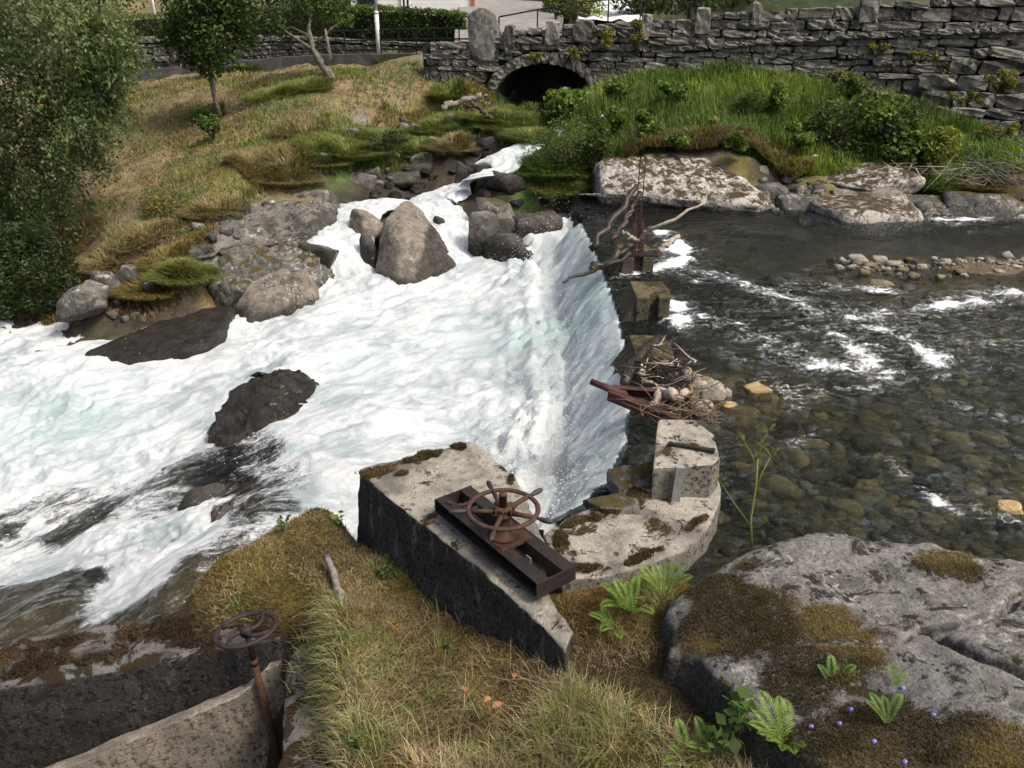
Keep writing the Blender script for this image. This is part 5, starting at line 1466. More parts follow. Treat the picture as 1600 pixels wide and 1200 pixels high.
def twig_heap(name, c, n, seed, rx, ry, rz, lab, mat='twig', lmin=.25, lmax=.9):
    r = np.random.default_rng(seed)
    m = MB()
    for i in range(n):
        p = Vector(c) + Vector((r.normal() * rx, r.normal() * ry, abs(r.normal()) * rz))
        a = r.uniform(0, 6.28); L = r.uniform(lmin, lmax)
        d = Vector((math.cos(a), math.sin(a), r.uniform(-.25, .55))) * L / 2
        b = Vector((r.normal(), r.normal(), r.normal())) * L * .10
        q = r.uniform(.004, .012)
        m.tube([p - d, p - d * .3 + b, p + d * .3 + b * .6, p + d], [q * 1.3, q * 1.2, q, q * .6], 5)
    o = m.build(name, M[mat], None, True)
    return tag(o, lab, 'twigs', None, 'stuff')
twig_heap('driftwood_twigs', PY(1040, 590, 10.0), 42, 1, .24, .30, .10, 'tangled heap of dark twigs on the weir', 'wetwood')
twig_heap('driftwood_twigs', PY(1040, 585, 10.0), 26, 5, .24, .30, .12, 'bleached twigs lying on the dark twig heap', 'driftwood', .12, .6)
twig_heap('driftwood_twigs', PY(1055, 640, 8.85), 36, 2, .22, .12, .05, 'fine twigs caught on the rusty beams')
twig_heap('driftwood_twigs', PY(1560, 285, 21.3), 110, 3, .8, .3, .35, 'dead grey twigs on the right far bank', 'oldwood', .6, 1.6)
twig_heap('driftwood_twigs', PY(1420, 270, 21.8), 30, 4, .8, .3, .12, 'few pale dead sticks under the leafy bush', 'driftwood', .5, 1.3)
# stick on the turf, log by the bridge
stick('branch', [P(510, 870, .16), P(530, 925, .16), P(548, 985, .20)], [.03, .036, .03], 'oldwood', 'grey weathered branch lying on the turf left of the sluice block', 'branch', seed=13, wob=.008)
stick('log', [PY(690, 168, 27.3), PY(725, 158, 27.6), PY(752, 150, 27.6)], [.09, .10, .09], 'oldwood', 'fallen grey log on the bank left of the bridge arch', 'log', seed=14)
stick('log', [PY(738, 160, 27.2), PY(750, 172, 27.0), PY(770, 185, 26.8)], [.06, .07, .06], 'bark_dark', 'dark log sloping down under the fallen grey log', 'log', seed=15)
stick('log', [PY(150, 392, 22.0), PY(165, 393, 22.0), PY(180, 393, 22.0)], [.05, .05, .05], 'driftwood', 'short pale log at the bottom of the dry meadow', 'log', seed=16, wob=.01)
# ------------------------------------------------------------------ bridge, walls, railing, house
def stone_variants(n, seed):
    out = []
    r = np.random.default_rng(seed)
    for k in range(n):
        bm = bmesh.new()
        bmesh.ops.create_cube(bm, size=1.0)
        bmesh.ops.subdivide_edges(bm, edges=bm.edges, cuts=2, use_grid_fill=True)
        cj = {}
        for v in bm.verts:
            c = np.array(v.co)
            key = tuple(np.sign(c) * (np.abs(c) > .49))
            q = np.sign(c) * .5 * np.abs(c * 2) ** .9
            e = (np.abs(c) > .49).sum()
            q = q * {1: 1.0, 2: .955, 3: .89}[e]
            if e == 1: q *= 1 + .05 * r.normal()
            q = q + r.normal(size=3) * np.array([.035, .05, .035])
            v.co = q
        me = bpy.data.meshes.new('stone')
        bm.to_mesh(me); bm.free()
        me.polygons.foreach_set('use_smooth', np.zeros(len(me.polygons), dtype=bool))
        me.materials.append(M['wallstone'])
        out.append(me)
    return out
STONES = stone_variants(16, 3)
_srng = np.random.default_rng(11)
def put_stone(parent, c, ang, w, d, h, tilt=0.0, name='stone'):
    o = bpy.data.objects.new(name, STONES[_srng.integers(len(STONES))])
    sc.collection.objects.link(o)
    o.parent = parent
    o.location = Vector(c) - parent.location
    o.rotation_euler = (0, tilt, ang)
    o.scale = (w, d, h)
    return o

BA, BB = Vector((-3.1, 30.6, 0)), Vector((20.5, 25.0, 0))
BD = (BB - BA).normalized(); BN = Vector((BD.y, -BD.x, 0)); BL = (BB - BA).length; BANG = math.atan2(BD.y, BD.x)
def bpt(s, h, out=0.0):
    return BA + BD * s + BN * out + Vector((0, 0, h))
def bs(px):          # distance along the bridge of what is seen in this column of the picture
    k = (px - 800) / FPX
    # X = k * t, with Y about t * 1.08
    best = min(np.linspace(0, BL, 900), key=lambda s: abs((BA + BD * s).x / ((BA + BD * s).y / 1.08) - k))
    return float(best)
_top_px = [(738, 62), (800, 46), (900, 38), (1000, 32), (1100, 24), (1200, 14), (1340, 4), (1480, -4), (1600, -10)]
_ts = [bs(a) for a, b in _top_px]
_tz = [PY(a, b, (BA + BD * s).y).z for (a, b), s in zip(_top_px, _ts)]
def btop(s): return float(np.interp(s, _ts, _tz))
ARC = bs(853); ARH = PY(853, 97, (BA + BD * ARC).y).z; ARW = 1.80; ARZ = .55; SPR = ARH - 1.3
def arch_z(s):       # underside of the arch
    d = abs(s - ARC)
    if d > ARW: return None
    return SPR + (ARH - SPR) * math.sqrt(max(0, 1 - (d / ARW) ** 2))
bridge = empty('stone_bridge', (BA.x, BA.y, 1.0), 'old dry-stone arch bridge and road wall with upright edge stones', 'bridge')
# core with the barrel of the arch
V = []; F = []
ss = sorted(set(list(np.linspace(0, BL, 90)) + [ARC - ARW, ARC + ARW] + list(np.linspace(ARC - ARW, ARC + ARW, 25))))
dep = 4.6
for s in ss:
    a = arch_z(s); lo = -.2 if a is None or abs(abs(s - ARC) - ARW) < 1e-6 else a
    t = btop(s) - .12
    for out in (-.04, -.42): V.append(bpt(s, t, out))          # parapet
    V.append(bpt(s, t - .85, -.42)); V.append(bpt(s, t - .85, -dep)); V.append(bpt(s, lo, -dep)); V.append(bpt(s, lo, -.04))
n = len(ss)
for i in range(n - 1):
    for k in range(6):
        a, b = i * 6 + k, i * 6 + (k + 1) % 6
        F.append((a, a + 6, b + 6, b))
F += [tuple(range(6)), tuple((n - 1) * 6 + k for k in range(5, -1, -1))]
MB().add(V, F).build('wall_core', M['mortar'], bridge)
# ring of arch stones
nv = 19
for i in range(nv):
    a = math.pi * (i + .5) / nv
    rx, rz = ARW + .14, (ARH - SPR) + .14
    c = bpt(ARC - rx * math.cos(a), SPR + rz * math.sin(a), .03)
    nrm = math.atan2(math.cos(a) / rx, math.sin(a) / rz)
    o = put_stone(bridge, c, BANG, .30, .45, .36, name='arch_stone')
    o.rotation_euler = (0, -nrm if False else -math.atan2(math.cos(a) / rx, math.sin(a) / rz), BANG)
# courses
r = np.random.default_rng(5)
cnt = 0
h0 = .55
stones = []
zrow = .6
rowi = 0
while zrow < 5.4:
    hh = r.choice([.16, .22, .28, .38])
    s = r.uniform(0, .4)
    while s < BL:
        big = 1 + .35 * min(1, s / BL)
        w = r.choice([.2, .3, .42, .6, .9]) * r.uniform(.85, 1.15) * big
        c = s + w / 2
        top = btop(c) - .02
        z0, z1 = zrow, min(zrow + hh, top)
        g = H1(*(bpt(c, 0, .25).xy))
        ok = z1 - z0 > .10 and z1 > g - .1
        a = arch_z(c)
        dd = ((c - ARC) / (ARW + .34)) ** 2 + (max(0, (z0 + z1) / 2 - SPR) / (ARH - SPR + .34)) ** 2
        if dd < 1.0: ok = False
        if ok: stones.append((c, (z0 + z1) / 2, w, z1 - z0))
        s += w
    zrow += hh; rowi += 1
vis = sorted([q for q in stones if q[0] < bs(1640)], key=lambda q: -q[2] * q[3])
for c, z, w, h in vis[:290]:
    put_stone(bridge, bpt(c + r.normal() * .02, z + r.normal() * .015, r.uniform(-.03, .06)), BANG + r.normal() * .03, w * .97, .36, h * .97, r.normal() * .05)
rest = vis[290:] + [q for q in stones if q[0] >= bs(1640)]
if rest:
    Vs = []; Qs = []; k = 0
    for c, z, w, h in rest:
        me = STONES[r.integers(len(STONES))]
        A = np.empty(len(me.vertices) * 3); me.vertices.foreach_get('co', A); A = A.reshape(-1, 3) * np.array([w * .97, .36, h * .97])
        p = bpt(c, z, r.uniform(-.02, .05)) - bridge.location
        ca, sa = math.cos(BANG), math.sin(BANG)
        A = np.stack([A[:, 0] * ca - A[:, 1] * sa + p.x, A[:, 0] * sa + A[:, 1] * ca + p.y, A[:, 2] + p.z], 1)
        Vs.append(A); Qs.append(np.array([list(f.vertices) for f in me.polygons]) + k); k += len(A)
    o = link('further_stones', make_mesh('further_stones', np.concatenate(Vs), np.concatenate(Qs), smooth=False), M['wallstone'], bridge)
    o['kind'] = 'stuff'
# upright stones of the parapet
def standing(px0, px1, py0, py1, lab=None, out=.06):
    s0, s1 = bs(px0), bs(px1)
    Y = (BA + BD * ((s0 + s1) / 2)).y
    z1, z0 = PY((px0 + px1) / 2, py0, Y).z, PY((px0 + px1) / 2, py1, Y).z
    if lab is None:
        put_stone(bridge, bpt((s0 + s1) / 2, (z0 + z1) / 2, out), BANG, s1 - s0, .42, z1 - z0, _srng.normal() * .05, 'upright_stone')
        return
    W, Fq = rock_verts(int(px0), (s1 - s0, .42, z1 - z0), 3, 12, .72, .03)
    me = make_mesh('upright_stone', W, None, Fq, False); set_float(me, 'wet', np.zeros(len(W)))
    o = link('upright_stone', me, M['wallstone'], bridge, bpt((s0 + s1) / 2, (z0 + z1) / 2, out) - bridge.location)
    o.rotation_euler = (0, 0, BANG)
    if lab: o['label'] = lab
standing(733, 783, 14, 100, 'broad rounded pillar stone speckled with lichen', .05)
for q in [(790, 806, 40, 86), (854, 876, 33, 70), (898, 926, 31, 66), (1000, 1016, 22, 62), (1084, 1106, 13, 52), (1168, 1184, 4, 40), (1332, 1362, -4, 36)]:
    standing(*q)
# moss and weeds on the bridge are added with the plants
# ledge line of the road wall
for i in range(22):
    s0 = bs(1060) + i * (bs(1620) - bs(1060)) / 22; s1 = bs(1060) + (i + 1) * (bs(1620) - bs(1060)) / 22
    z = btop((s0 + s1) / 2) - .92
    put_stone(bridge, bpt((s0 + s1) / 2, z, .10), BANG, (s1 - s0) * .98, .40, .15 + .03 * r.random(), name='ledge_stone')

# lower battered wall where the road wall runs down to the bank at the right
lw_ = empty('battered_wall', tuple(PY(1440, 250, 23.6)), 'mossy battered rubble wall of big stones below the right end of the road wall', 'wall')
LA, LB = PY(1425, 210, 25.6), PY(1690, 250, 23.4)
LD = Vector((LB.x - LA.x, LB.y - LA.y, 0)); LLn = LD.length; LD.normalize(); LN = Vector((LD.y, -LD.x, 0)); LANG = math.atan2(LD.y, LD.x)
def lpt(s, z, out=0.0):
    p = Vector((LA.x, LA.y, 0)) + LD * s + LN * (out - .42 * (z - .4)); p.z = z
    return p
V = []; F = []
def ltop(s): return 2.5 + 1.25 * min(1, max(0, s / 1.6))
for i in range(13):
    s_ = LLn * i / 12; t_ = ltop(s_) - .15
    V += [lpt(s_, -.1, -.1), lpt(s_, t_, -.1), lpt(s_, t_, -.1) - LN * 1.2, lpt(s_, -.1, -.1) - LN * 2.6]
for i in range(12):
    for k in range(4):
        a, b = i * 4 + k, i * 4 + (k + 1) % 4
        F.append((a, a + 4, b + 4, b)[::-1])
F += [(3, 2, 1, 0), (48, 49, 50, 51)]
MB().add(V, F).build('wall_core', M['mortar'], lw_)
r2 = np.random.default_rng(77); z = .3
while z < 3.8:
    hh = r2.choice([.26, .34, .44, .55]); s_ = r2.uniform(-.3, .1)
    while s_ < LLn:
        w = r2.choice([.35, .55, .8, 1.1]) * r2.uniform(.85, 1.15); c = s_ + w / 2
        if z + hh * .6 < ltop(c):
            put_stone(lw_, lpt(c, z + hh / 2, r2.uniform(-.08, .12)), LANG + r2.normal() * .06, w * .97, .6, hh * .97, r2.normal() * .07)
        s_ += w
    z += hh

# bridge rail
def rail_fence(name, lab, path, zoff, heights, nposts, rad, prad, mat='black_metal'):
    A = np.array([tuple(p) for p in path], float)
    root = empty(name, path[0], lab, 'railing')
    s = np.linspace(0, len(A) - 1, nposts)
    C = np.stack([np.interp(s, range(len(A)), A[:, i]) for i in range(3)], 1)
    for c in C:
        MB().tube([(c[0], c[1], c[2]), (c[0], c[1], c[2] + max(heights))], prad, 6).build('post', M[mat], root)
    for h in heights:
        MB().tube([(c[0], c[1], c[2] + h) for c in C], rad, 6).build('rail', M[mat], root, True)
    return root
rail_fence('bridge_railing', 'thin black handrail behind the bridge parapet by the lichened pillar', [PY(780, 62, 32.0), PY(900, 40, 31.8), PY(1000, 32, 31.5)], 0, [.75], 5, .03, .03)

# lane kerb wall on the far bank
KB = [PY(120, 133, 37.2), PY(180, 128, 36.6), PY(260, 120, 36.2), PY(340, 113, 35.8), PY(440, 101, 35.2), (PY(520, 95, 34.4)), PY(600, 92, 33.6), PY(680, 92, 32.4), PY(735, 96, 31.4)]
kt = [PY(120, 119, 37.2), PY(180, 113, 36.6), PY(260, 106, 36.2), PY(340, 99, 35.8), PY(440, 89, 35.2), PY(520, 85, 34.4), PY(600, 84, 33.6), PY(680, 83, 32.4), PY(735, 84, 31.4)]
V = []; F = []
for a, b in zip(KB, kt):
    V += [(a.x, a.y - .02, a.z - .5), (b.x, b.y, b.z), (b.x + .1, b.y + .45, b.z), (a.x + .1, a.y + .5, a.z - .5)]
for i in range(len(KB) - 1):
    for k in range(4):
        a, b = i * 4 + k, i * 4 + (k + 1) % 4
        F.append((a, a + 4, b + 4, b)[::-1])
F += [(0, 1, 2, 3)[::-1], tuple((len(KB) - 1) * 4 + k for k in (0, 1, 2, 3))]
o = MB().add(V, F).build('lane_kerb_wall', M['kerb'], None, False, .02, .6, .015, 3)
tag(o, 'low grey concrete wall along the lane above the meadow', 'concrete wall')
rail_fence('lane_railing', 'black three-bar railing on the low lane wall above the meadow', [p + Vector((.05, .2, -.02)) for p in kt], 0, [.16, .50, .85], 24, .03, .028)

# retaining wall behind the lane
RA = [PY(175, 122, 38.6), PY(330, 112, 37.6), PY(480, 100, 36.2), PY(610, 94, 34.7), PY(735, 92, 32.4)]
RT = [PY(175, 60, 38.6), PY(330, 58, 37.6), PY(480, 58, 36.2), PY(610, 66, 34.7), PY(735, 70, 32.4)]
rw = empty('retaining_wall', tuple(RA[0]), 'rubble stone retaining wall under the hedge behind the lane', 'wall')
def rw_pt(f, g):
    s = f * (len(RA) - 1); i = min(int(s), len(RA) - 2); t = s - i
    a = RA[i].lerp(RA[i + 1], t); b = RT[i].lerp(RT[i + 1], t)
    a = a + Vector((0, 0, -.4))
    return Vector((a.x, a.y, a.z + (b.z - a.z) * g)), (RA[i + 1] - RA[i])
V = []; F = []
for k in range(41):
    a, d = rw_pt(k / 40, 0); b, _ = rw_pt(k / 40, .97)
    V += [a + Vector((0, .08, 0)), b + Vector((0, .08, 0)), b + Vector((0, .9, 0)), a + Vector((0, .9, 0))]
for i in range(40):
    for k in range(4):
        a, b = i * 4 + k, i * 4 + (k + 1) % 4
        F.append((a, a + 4, b + 4, b)[::-1])
F += [(3, 2, 1, 0), (160, 161, 162, 163)]
MB().add(V, F).build('wall_core', M['mortar'], rw)
r = np.random.default_rng(8)
L = sum((RA[i + 1] - RA[i]).length for i in range(len(RA) - 1))
g = .12; row = 0
count = 0
while g < .99 and count < 300:
    dg = r.uniform(.14, .21)
    s = r.uniform(0, .3)
    while s < L and count < 300:
        w = r.uniform(.28, .85)
        f = (s + w / 2) / L
        if f >= 1: break
        p, d = rw_pt(f, min(g + dg / 2, .97))
        q0, _ = rw_pt(f, g); q1, _ = rw_pt(f, min(g + dg, 1.0))
        o = put_stone(rw, p + Vector((0, r.uniform(-.03, .05), 0)), math.atan2(d.y, d.x), w * .96, .34, (q1.z - q0.z) * .96, r.normal() * .06)
        count += 1; s += w
    g += dg; row += 1

# white posts
def post(px, y0, y1, Y, rad, lab, thick):
    a, b = PY(px, y1, Y), PY(px, y0, Y)
    b = Vector((a.x, a.y, max(b.z, a.z + 4.5)))
    ro = empty('lamp_post', a, lab, 'post')
    k = a.lerp(b, .32)
    MB().tube([a - Vector((0, 0, .1)), k], [rad * 1.5, rad * 1.5], 12).build('lower_tube', M['post_white'], ro, True)
    MB().tube([k, b], [rad, rad * .9], 12).build('upper_tube', M['post_white'], ro, True)
    MB().tube([k - Vector((0, 0, .04)), k + Vector((0, 0, .06))], [rad * 1.7, rad * 1.3], 12).build('collar', M['post_white'], ro, True)
    arm = b + Vector((.0, -.7, .15))
    MB().tube([b, b + Vector((0, -.3, .12)), arm], rad * .7, 8).build('arm', M['post_white'], ro, True)
    MB().box(arm + Vector((0, -.2, -.02)), (.22, .55, .12)).build('lamp_head', M['post_white'], ro, False, .03)
post(592, 0, 84, 33.9, .055, 'slim white lamp post standing at the lane edge before the hedge', 1)
o = MB().tube([PY(245, 44, 38.9), PY(238, 0, 38.9), PY(233, -60, 38.9)], [.07, .06, .05], 10).build('flag_pole', M['post_white'], None, True)
tag(o, 'leaning white pole rising behind the young tree and hedge', 'pole')

# white house behind the hedge
ho = empty('white_house', PY(650, 20, 41.0), 'white weatherboarded house behind the hedge with an orange corner board', 'house')
ho.location.z = 3.4
x0, x1 = PY(548, 0, 41).x, PY(738, 0, 41).x
y0, y1 = 41.0, 48.0
MB().box(((x0 + x1) / 2, (y0 + y1) / 2, 3.75), (x1 - x0 - .1, y1 - y0 - .1, .9)).build('foundation', M['kerb'], ho)
MB().box(((x0 + x1) / 2, (y0 + y1) / 2 + .02, 6.2), (x1 - x0 - .08, y1 - y0 - .1, 4.0)).build('wall_core', M['paint_white'], ho)
for i in range(24):
    z = 4.28 + i * .165
    MB().bar((x0, y0 + .03, z), (x1, y0 + .03, z), .035, .16).build('cladding_board', M['paint_white'], ho, False, .008)
MB().box((x1 + .03, y0, 6.2), (.16, .16, 4.1)).build('corner_board', M['paint_orange'], ho)
for k, (px0, px1, zz, zh) in enumerate([(560, 588, 4.35, .95), (628, 640, 4.3, 1.9), (664, 690, 5.5, 1.1)]):
    wx0, wx1 = PY(px0, 0, 41).x, PY(px1, 0, 41).x
    w = MB().box(((wx0 + wx1) / 2, y0 - .01, zz + zh / 2), (wx1 - wx0, .07, zh)).build('window', M['window_glass'], ho)
    f = MB()
    for a, b in (((wx0, zz), (wx1, zz)), ((wx0, zz + zh), (wx1, zz + zh)), ((wx0, zz), (wx0, zz + zh)), ((wx1, zz), (wx1, zz + zh)), (((wx0 + wx1) / 2, zz), ((wx0 + wx1) / 2, zz + zh))):
        f.bar((a[0], y0 - .05, a[1]), (b[0], y0 - .05, b[1]), .08, .05, (0, 1, 0))
    f.build('window_frame', M['black_metal'] if k == 0 else M['paint_white'], w)
V = [(x0 - .4, y0 - .5, 8.1), (x1 + .4, y0 - .5, 8.1), (x1 + .4, y1 + .5, 8.1), (x0 - .4, y1 + .5, 8.1), (x0 - .4, (y0 + y1) / 2, 11), (x1 + .4, (y0 + y1) / 2, 11)]
MB().add(V, [(0, 1, 5, 4), (2, 3, 4, 5), (1, 2, 5), (3, 0, 4), (0, 3, 2, 1)]).build('roof', M['slate'], ho)

# road climbing behind the bridge
rp = [(PY(780, 66, 31.8), 1.6), (PY(790, 44, 33.5), 1.9), (PY(792, 22, 38), 2.0), (PY(782, 4, 43), 2.0), (PY(775, -20, 52), 2.2), (PY(770, -60, 66), 2.4)]
V = []; F = []
for i, (p, w) in enumerate(rp):
    for k in range(9):
        e = -1 + k / 4
        V.append((p.x + e * w, p.y, p.z + .05 * (1 - e * e)))
for i in range(len(rp) - 1):
    for k in range(8):
        F.append((i * 9 + k, i * 9 + k + 1, i * 9 + k + 10, i * 9 + k + 9))
o = MB().add(V, F).build('road', M['asphalt'], None, True, 0, .8, .0)
tag(o, 'pale worn lane climbing behind the bridge', None, None, 'structure')
# road along the top of the wall
V = [bpt(0, btop(0) - 1.0, -.42), bpt(BL, btop(BL) - 1.0, -.42), bpt(BL, btop(BL) - 1.0, -4), bpt(0, btop(0) - 1.0, -4)]
V = []
F = []
for i in range(30):
    s = BL * i / 29
    V += [tuple(bpt(s, btop(s) - .93, -.45)), tuple(bpt(s, btop(s) - .93, -3.6))]
for i in range(29): F.append((i * 2, i * 2 + 2, i * 2 + 3, i * 2 + 1))
tag(MB().add(V, F).build('road', M['asphalt']), 'road running behind the parapet of the bridge', None, None, 'structure')
# far waterfall glimpsed above the parapet
V = []; F = []
pth = [(955, 34, 35), (950, 22, 38), (942, 10, 42), (950, -6, 47), (955, -30, 55)]
for a, b, yy in pth:
    c = PY(a, b, yy)
    for e in np.linspace(-1, 1, 9): V.append((c.x + e * 1.3, c.y, c.z + .12 * random.Random(int(e * 50) + a).uniform(-1, 1)))
for i in range(len(pth) - 1):
    for k in range(8): F.append((i * 9 + k, i * 9 + k + 1, i * 9 + k + 10, i * 9 + k + 9))
o = MB().add(V, F).build('stream', M['spray'], None, True, 0, .4, .08, 5)
tag(o, 'distant white stream tumbling down the slope behind the bridge', None, None, 'structure')
# ------------------------------------------------------------------ grass, leaves, trees
def blades(base, L, W, lean, col, seed, curl=.5, az=None, colj=.25):
    "N x 3 base points -> grass blades of five corners"
    r = np.random.default_rng(seed)
    n = len(base)
    az = r.uniform(0, 2 * np.pi, n) if az is None else az
    ln = lean * r.uniform(.3, 1.5, n)
    dx, dy = np.cos(az), np.sin(az)
    sx, sy = -dy, dx
    h = L * np.cos(np.clip(ln, 0, 1.45)); f = L * np.sin(np.clip(ln, 0, 1.45))
    cu = curl * r.uniform(.2, 1.3, n)
    P0 = base
    P1 = base + np.stack([dx * f * .45, dy * f * .45, h * .62], 1)
    P2 = base + np.stack([dx * f * (1 + cu * .5), dy * f * (1 + cu * .5), h * (1 - .35 * cu)], 1)
    S = np.stack([sx, sy, 0 * sx], 1) * (W / 2)[:, None]
    V = np.stack([P0 - S, P0 + S, P1 - S * .75, P1 + S * .75, P2], 1).reshape(-1, 3)
    i = np.arange(n) * 5
    Q = np.stack([i, i + 1, i + 3, i + 2], 1); T = np.stack([i + 2, i + 3, i + 4], 1)
    c = col * (1 + colj * r.normal(size=(n, 1))) * (1 + .06 * r.normal(size=(n, 3)))
    return V, Q, T, np.repeat(np.clip(c, .008, .6), 5, axis=0)
def grass_obj(name, parts, label):
    Vs, Qs, Ts, Cs, k = [], [], [], [], 0
    for V, Q, T, C in parts:
        Vs.append(V); Qs.append(Q + k); Ts.append(T + k); Cs.append(C); k += len(V)
    me = make_mesh(name, np.concatenate(Vs), np.concatenate(Qs), np.concatenate(Ts), False)
    set_color(me, 'col', np.concatenate(Cs))
    return tag(link(name, me, M['grass']), label, None, None, 'stuff')
def px_scatter(n, poly, z, seed, zfun=None):
    "points of the ground inside a region outlined in the photograph"
    r = np.random.default_rng(seed)
    A = np.array([tuple(P(a, b, z))[:2] for a, b in poly])
    lo, hi = A.min(0), A.max(0)
    pl = [tuple(q) for q in A] + [tuple(A[0])]
    out = np.zeros((0, 2))
    while len(out) < n:
        q = r.uniform(lo, hi, (n * 2, 2))
        out = np.concatenate([out, q[in_poly(q[:, 0], q[:, 1], pl)]])
    out = out[:n]
    return out
def ground_pts(xy):
    z = land_h(xy[:, 0], xy[:, 1])
    return np.stack([xy[:, 0], xy[:, 1], z - .01], 1)
def wpoly_scatter(n, poly, seed):
    r = np.random.default_rng(seed)
    A = np.array(poly); lo, hi = A.min(0), A.max(0); pl = [tuple(q) for q in A] + [tuple(A[0])]
    out = np.zeros((0, 2))
    while len(out) < n:
        q = r.uniform(lo, hi, (n * 2, 2)); out = np.concatenate([out, q[in_poly(q[:, 0], q[:, 1], pl)]])
    return out[:n]
def clump(xy, scale, thr, seed, soft=.2):
    r = np.random.default_rng(seed)
    f = fbm(p3(xy[:, 0] * scale, xy[:, 1] * scale), 3, seed)
    return xy[r.random(len(xy)) < sstep(thr - soft, thr + soft, f)]
YGR = np.array((.22, .24, .06))
DRY, STRAW, OLIVE, GREEN, DEEP, MOSSC = [np.array(c) for c in ((.25, .195, .11), (.40, .31, .17), (.19, .165, .05), (.115, .19, .038), (.065, .115, .028), (.14, .10, .032))]
def colmix(xy, a, b, scale, seed, sharp=.25):
    f = sstep(-sharp, sharp, fbm(p3(xy[:, 0] * scale, xy[:, 1] * scale), 3, seed))[:, None]
    return a * (1 - f) + b * f
def U(r, a, b, n): return r.uniform(a, b, n)
r = np.random.default_rng(1)

# far meadow
MEADOW = [(-17.5, 22), (-13.5, 20.5), (-11.2, 21), (-9.5, 20.0), (-7.5, 20.5), (-6.6, 22.3), (-5.4, 24.0), (-4.4, 25.6), (-2.2, 27.6), (-1.8, 30), (-2.5, 31.2), (-6, 33.4), (-10, 34.8), (-18, 36.2), (-21, 30)]
xy = wpoly_scatter(46000, MEADOW, 2)
g = ground_pts(xy); n = len(g)
parts = [blades(g, U(r, .05, .14, n), np.full(n, .022), .75, colmix(xy, DRY, OLIVE, .35, 5) * 1.0, 3, .6)]
xy = clump(wpoly_scatter(30000, MEADOW, 4), .45, .15, 6); g = ground_pts(xy); n = len(g)
parts.append(blades(g, U(r, .10, .26, n), np.full(n, .024), .55, colmix(xy, OLIVE, GREEN, .8, 7), 5, .6))
grass_obj('meadow_grass', parts, 'short dry mown grass with green patches on the far meadow')

# long grass of the river bank
BANK = [(2.2, 22.9), (4.5, 23.0), (6.2, 22.7), (7.2, 21.9), (9.0, 21.8), (11.5, 21.2), (13.5, 21.6), (14.5, 23.6), (12.5, 25.8), (9, 27.2), (4.8, 28.3), (2.3, 28.9), (1.6, 27), (1.8, 24.6)]
xy = wpoly_scatter(52000, BANK, 8); g = ground_pts(xy); n = len(g)
parts = [blades(g, U(r, .18, .55, n), np.full(n, .024), .38, colmix(xy, GREEN * .9, GREEN * np.array([1.55, 1.35, .95]), .5, 9), 9, .55, colj=.35)]
xy = clump(wpoly_scatter(30000, BANK, 10), .6, .1, 11); g = ground_pts(xy); n = len(g)
parts.append(blades(g, U(r, .35, .75, n), np.full(n, .028), .35, colmix(xy, DEEP, GREEN, .9, 12), 10, .7))
xy = clump(wpoly_scatter(9000, BANK, 28), .8, .15, 29); xy = xy[:1500]; g = ground_pts(xy); n = len(g)
parts.append(blades(g, U(r, .5, .95, n), np.full(n, .012), .2, colmix(xy, STRAW * .6, YGR, .9, 30), 17, .3))
edge = wpoly_scatter(9000, [(2.6, 22.5), (4.5, 22.7), (6.2, 22.5), (7.4, 21.6), (8.0, 21.9), (6.4, 23.2), (4.4, 23.4), (2.6, 23.2)], 13); g = ground_pts(edge); g[:, 2] += .25; n = len(g)
parts.append(blades(g, U(r, .15, .4, n), np.full(n, .022), .6, colmix(edge, DRY * .8, OLIVE, 1.2, 14), 11, .7))
grass_obj('bank_grass', parts, 'tall lush green grass on the bank below the bridge wall')

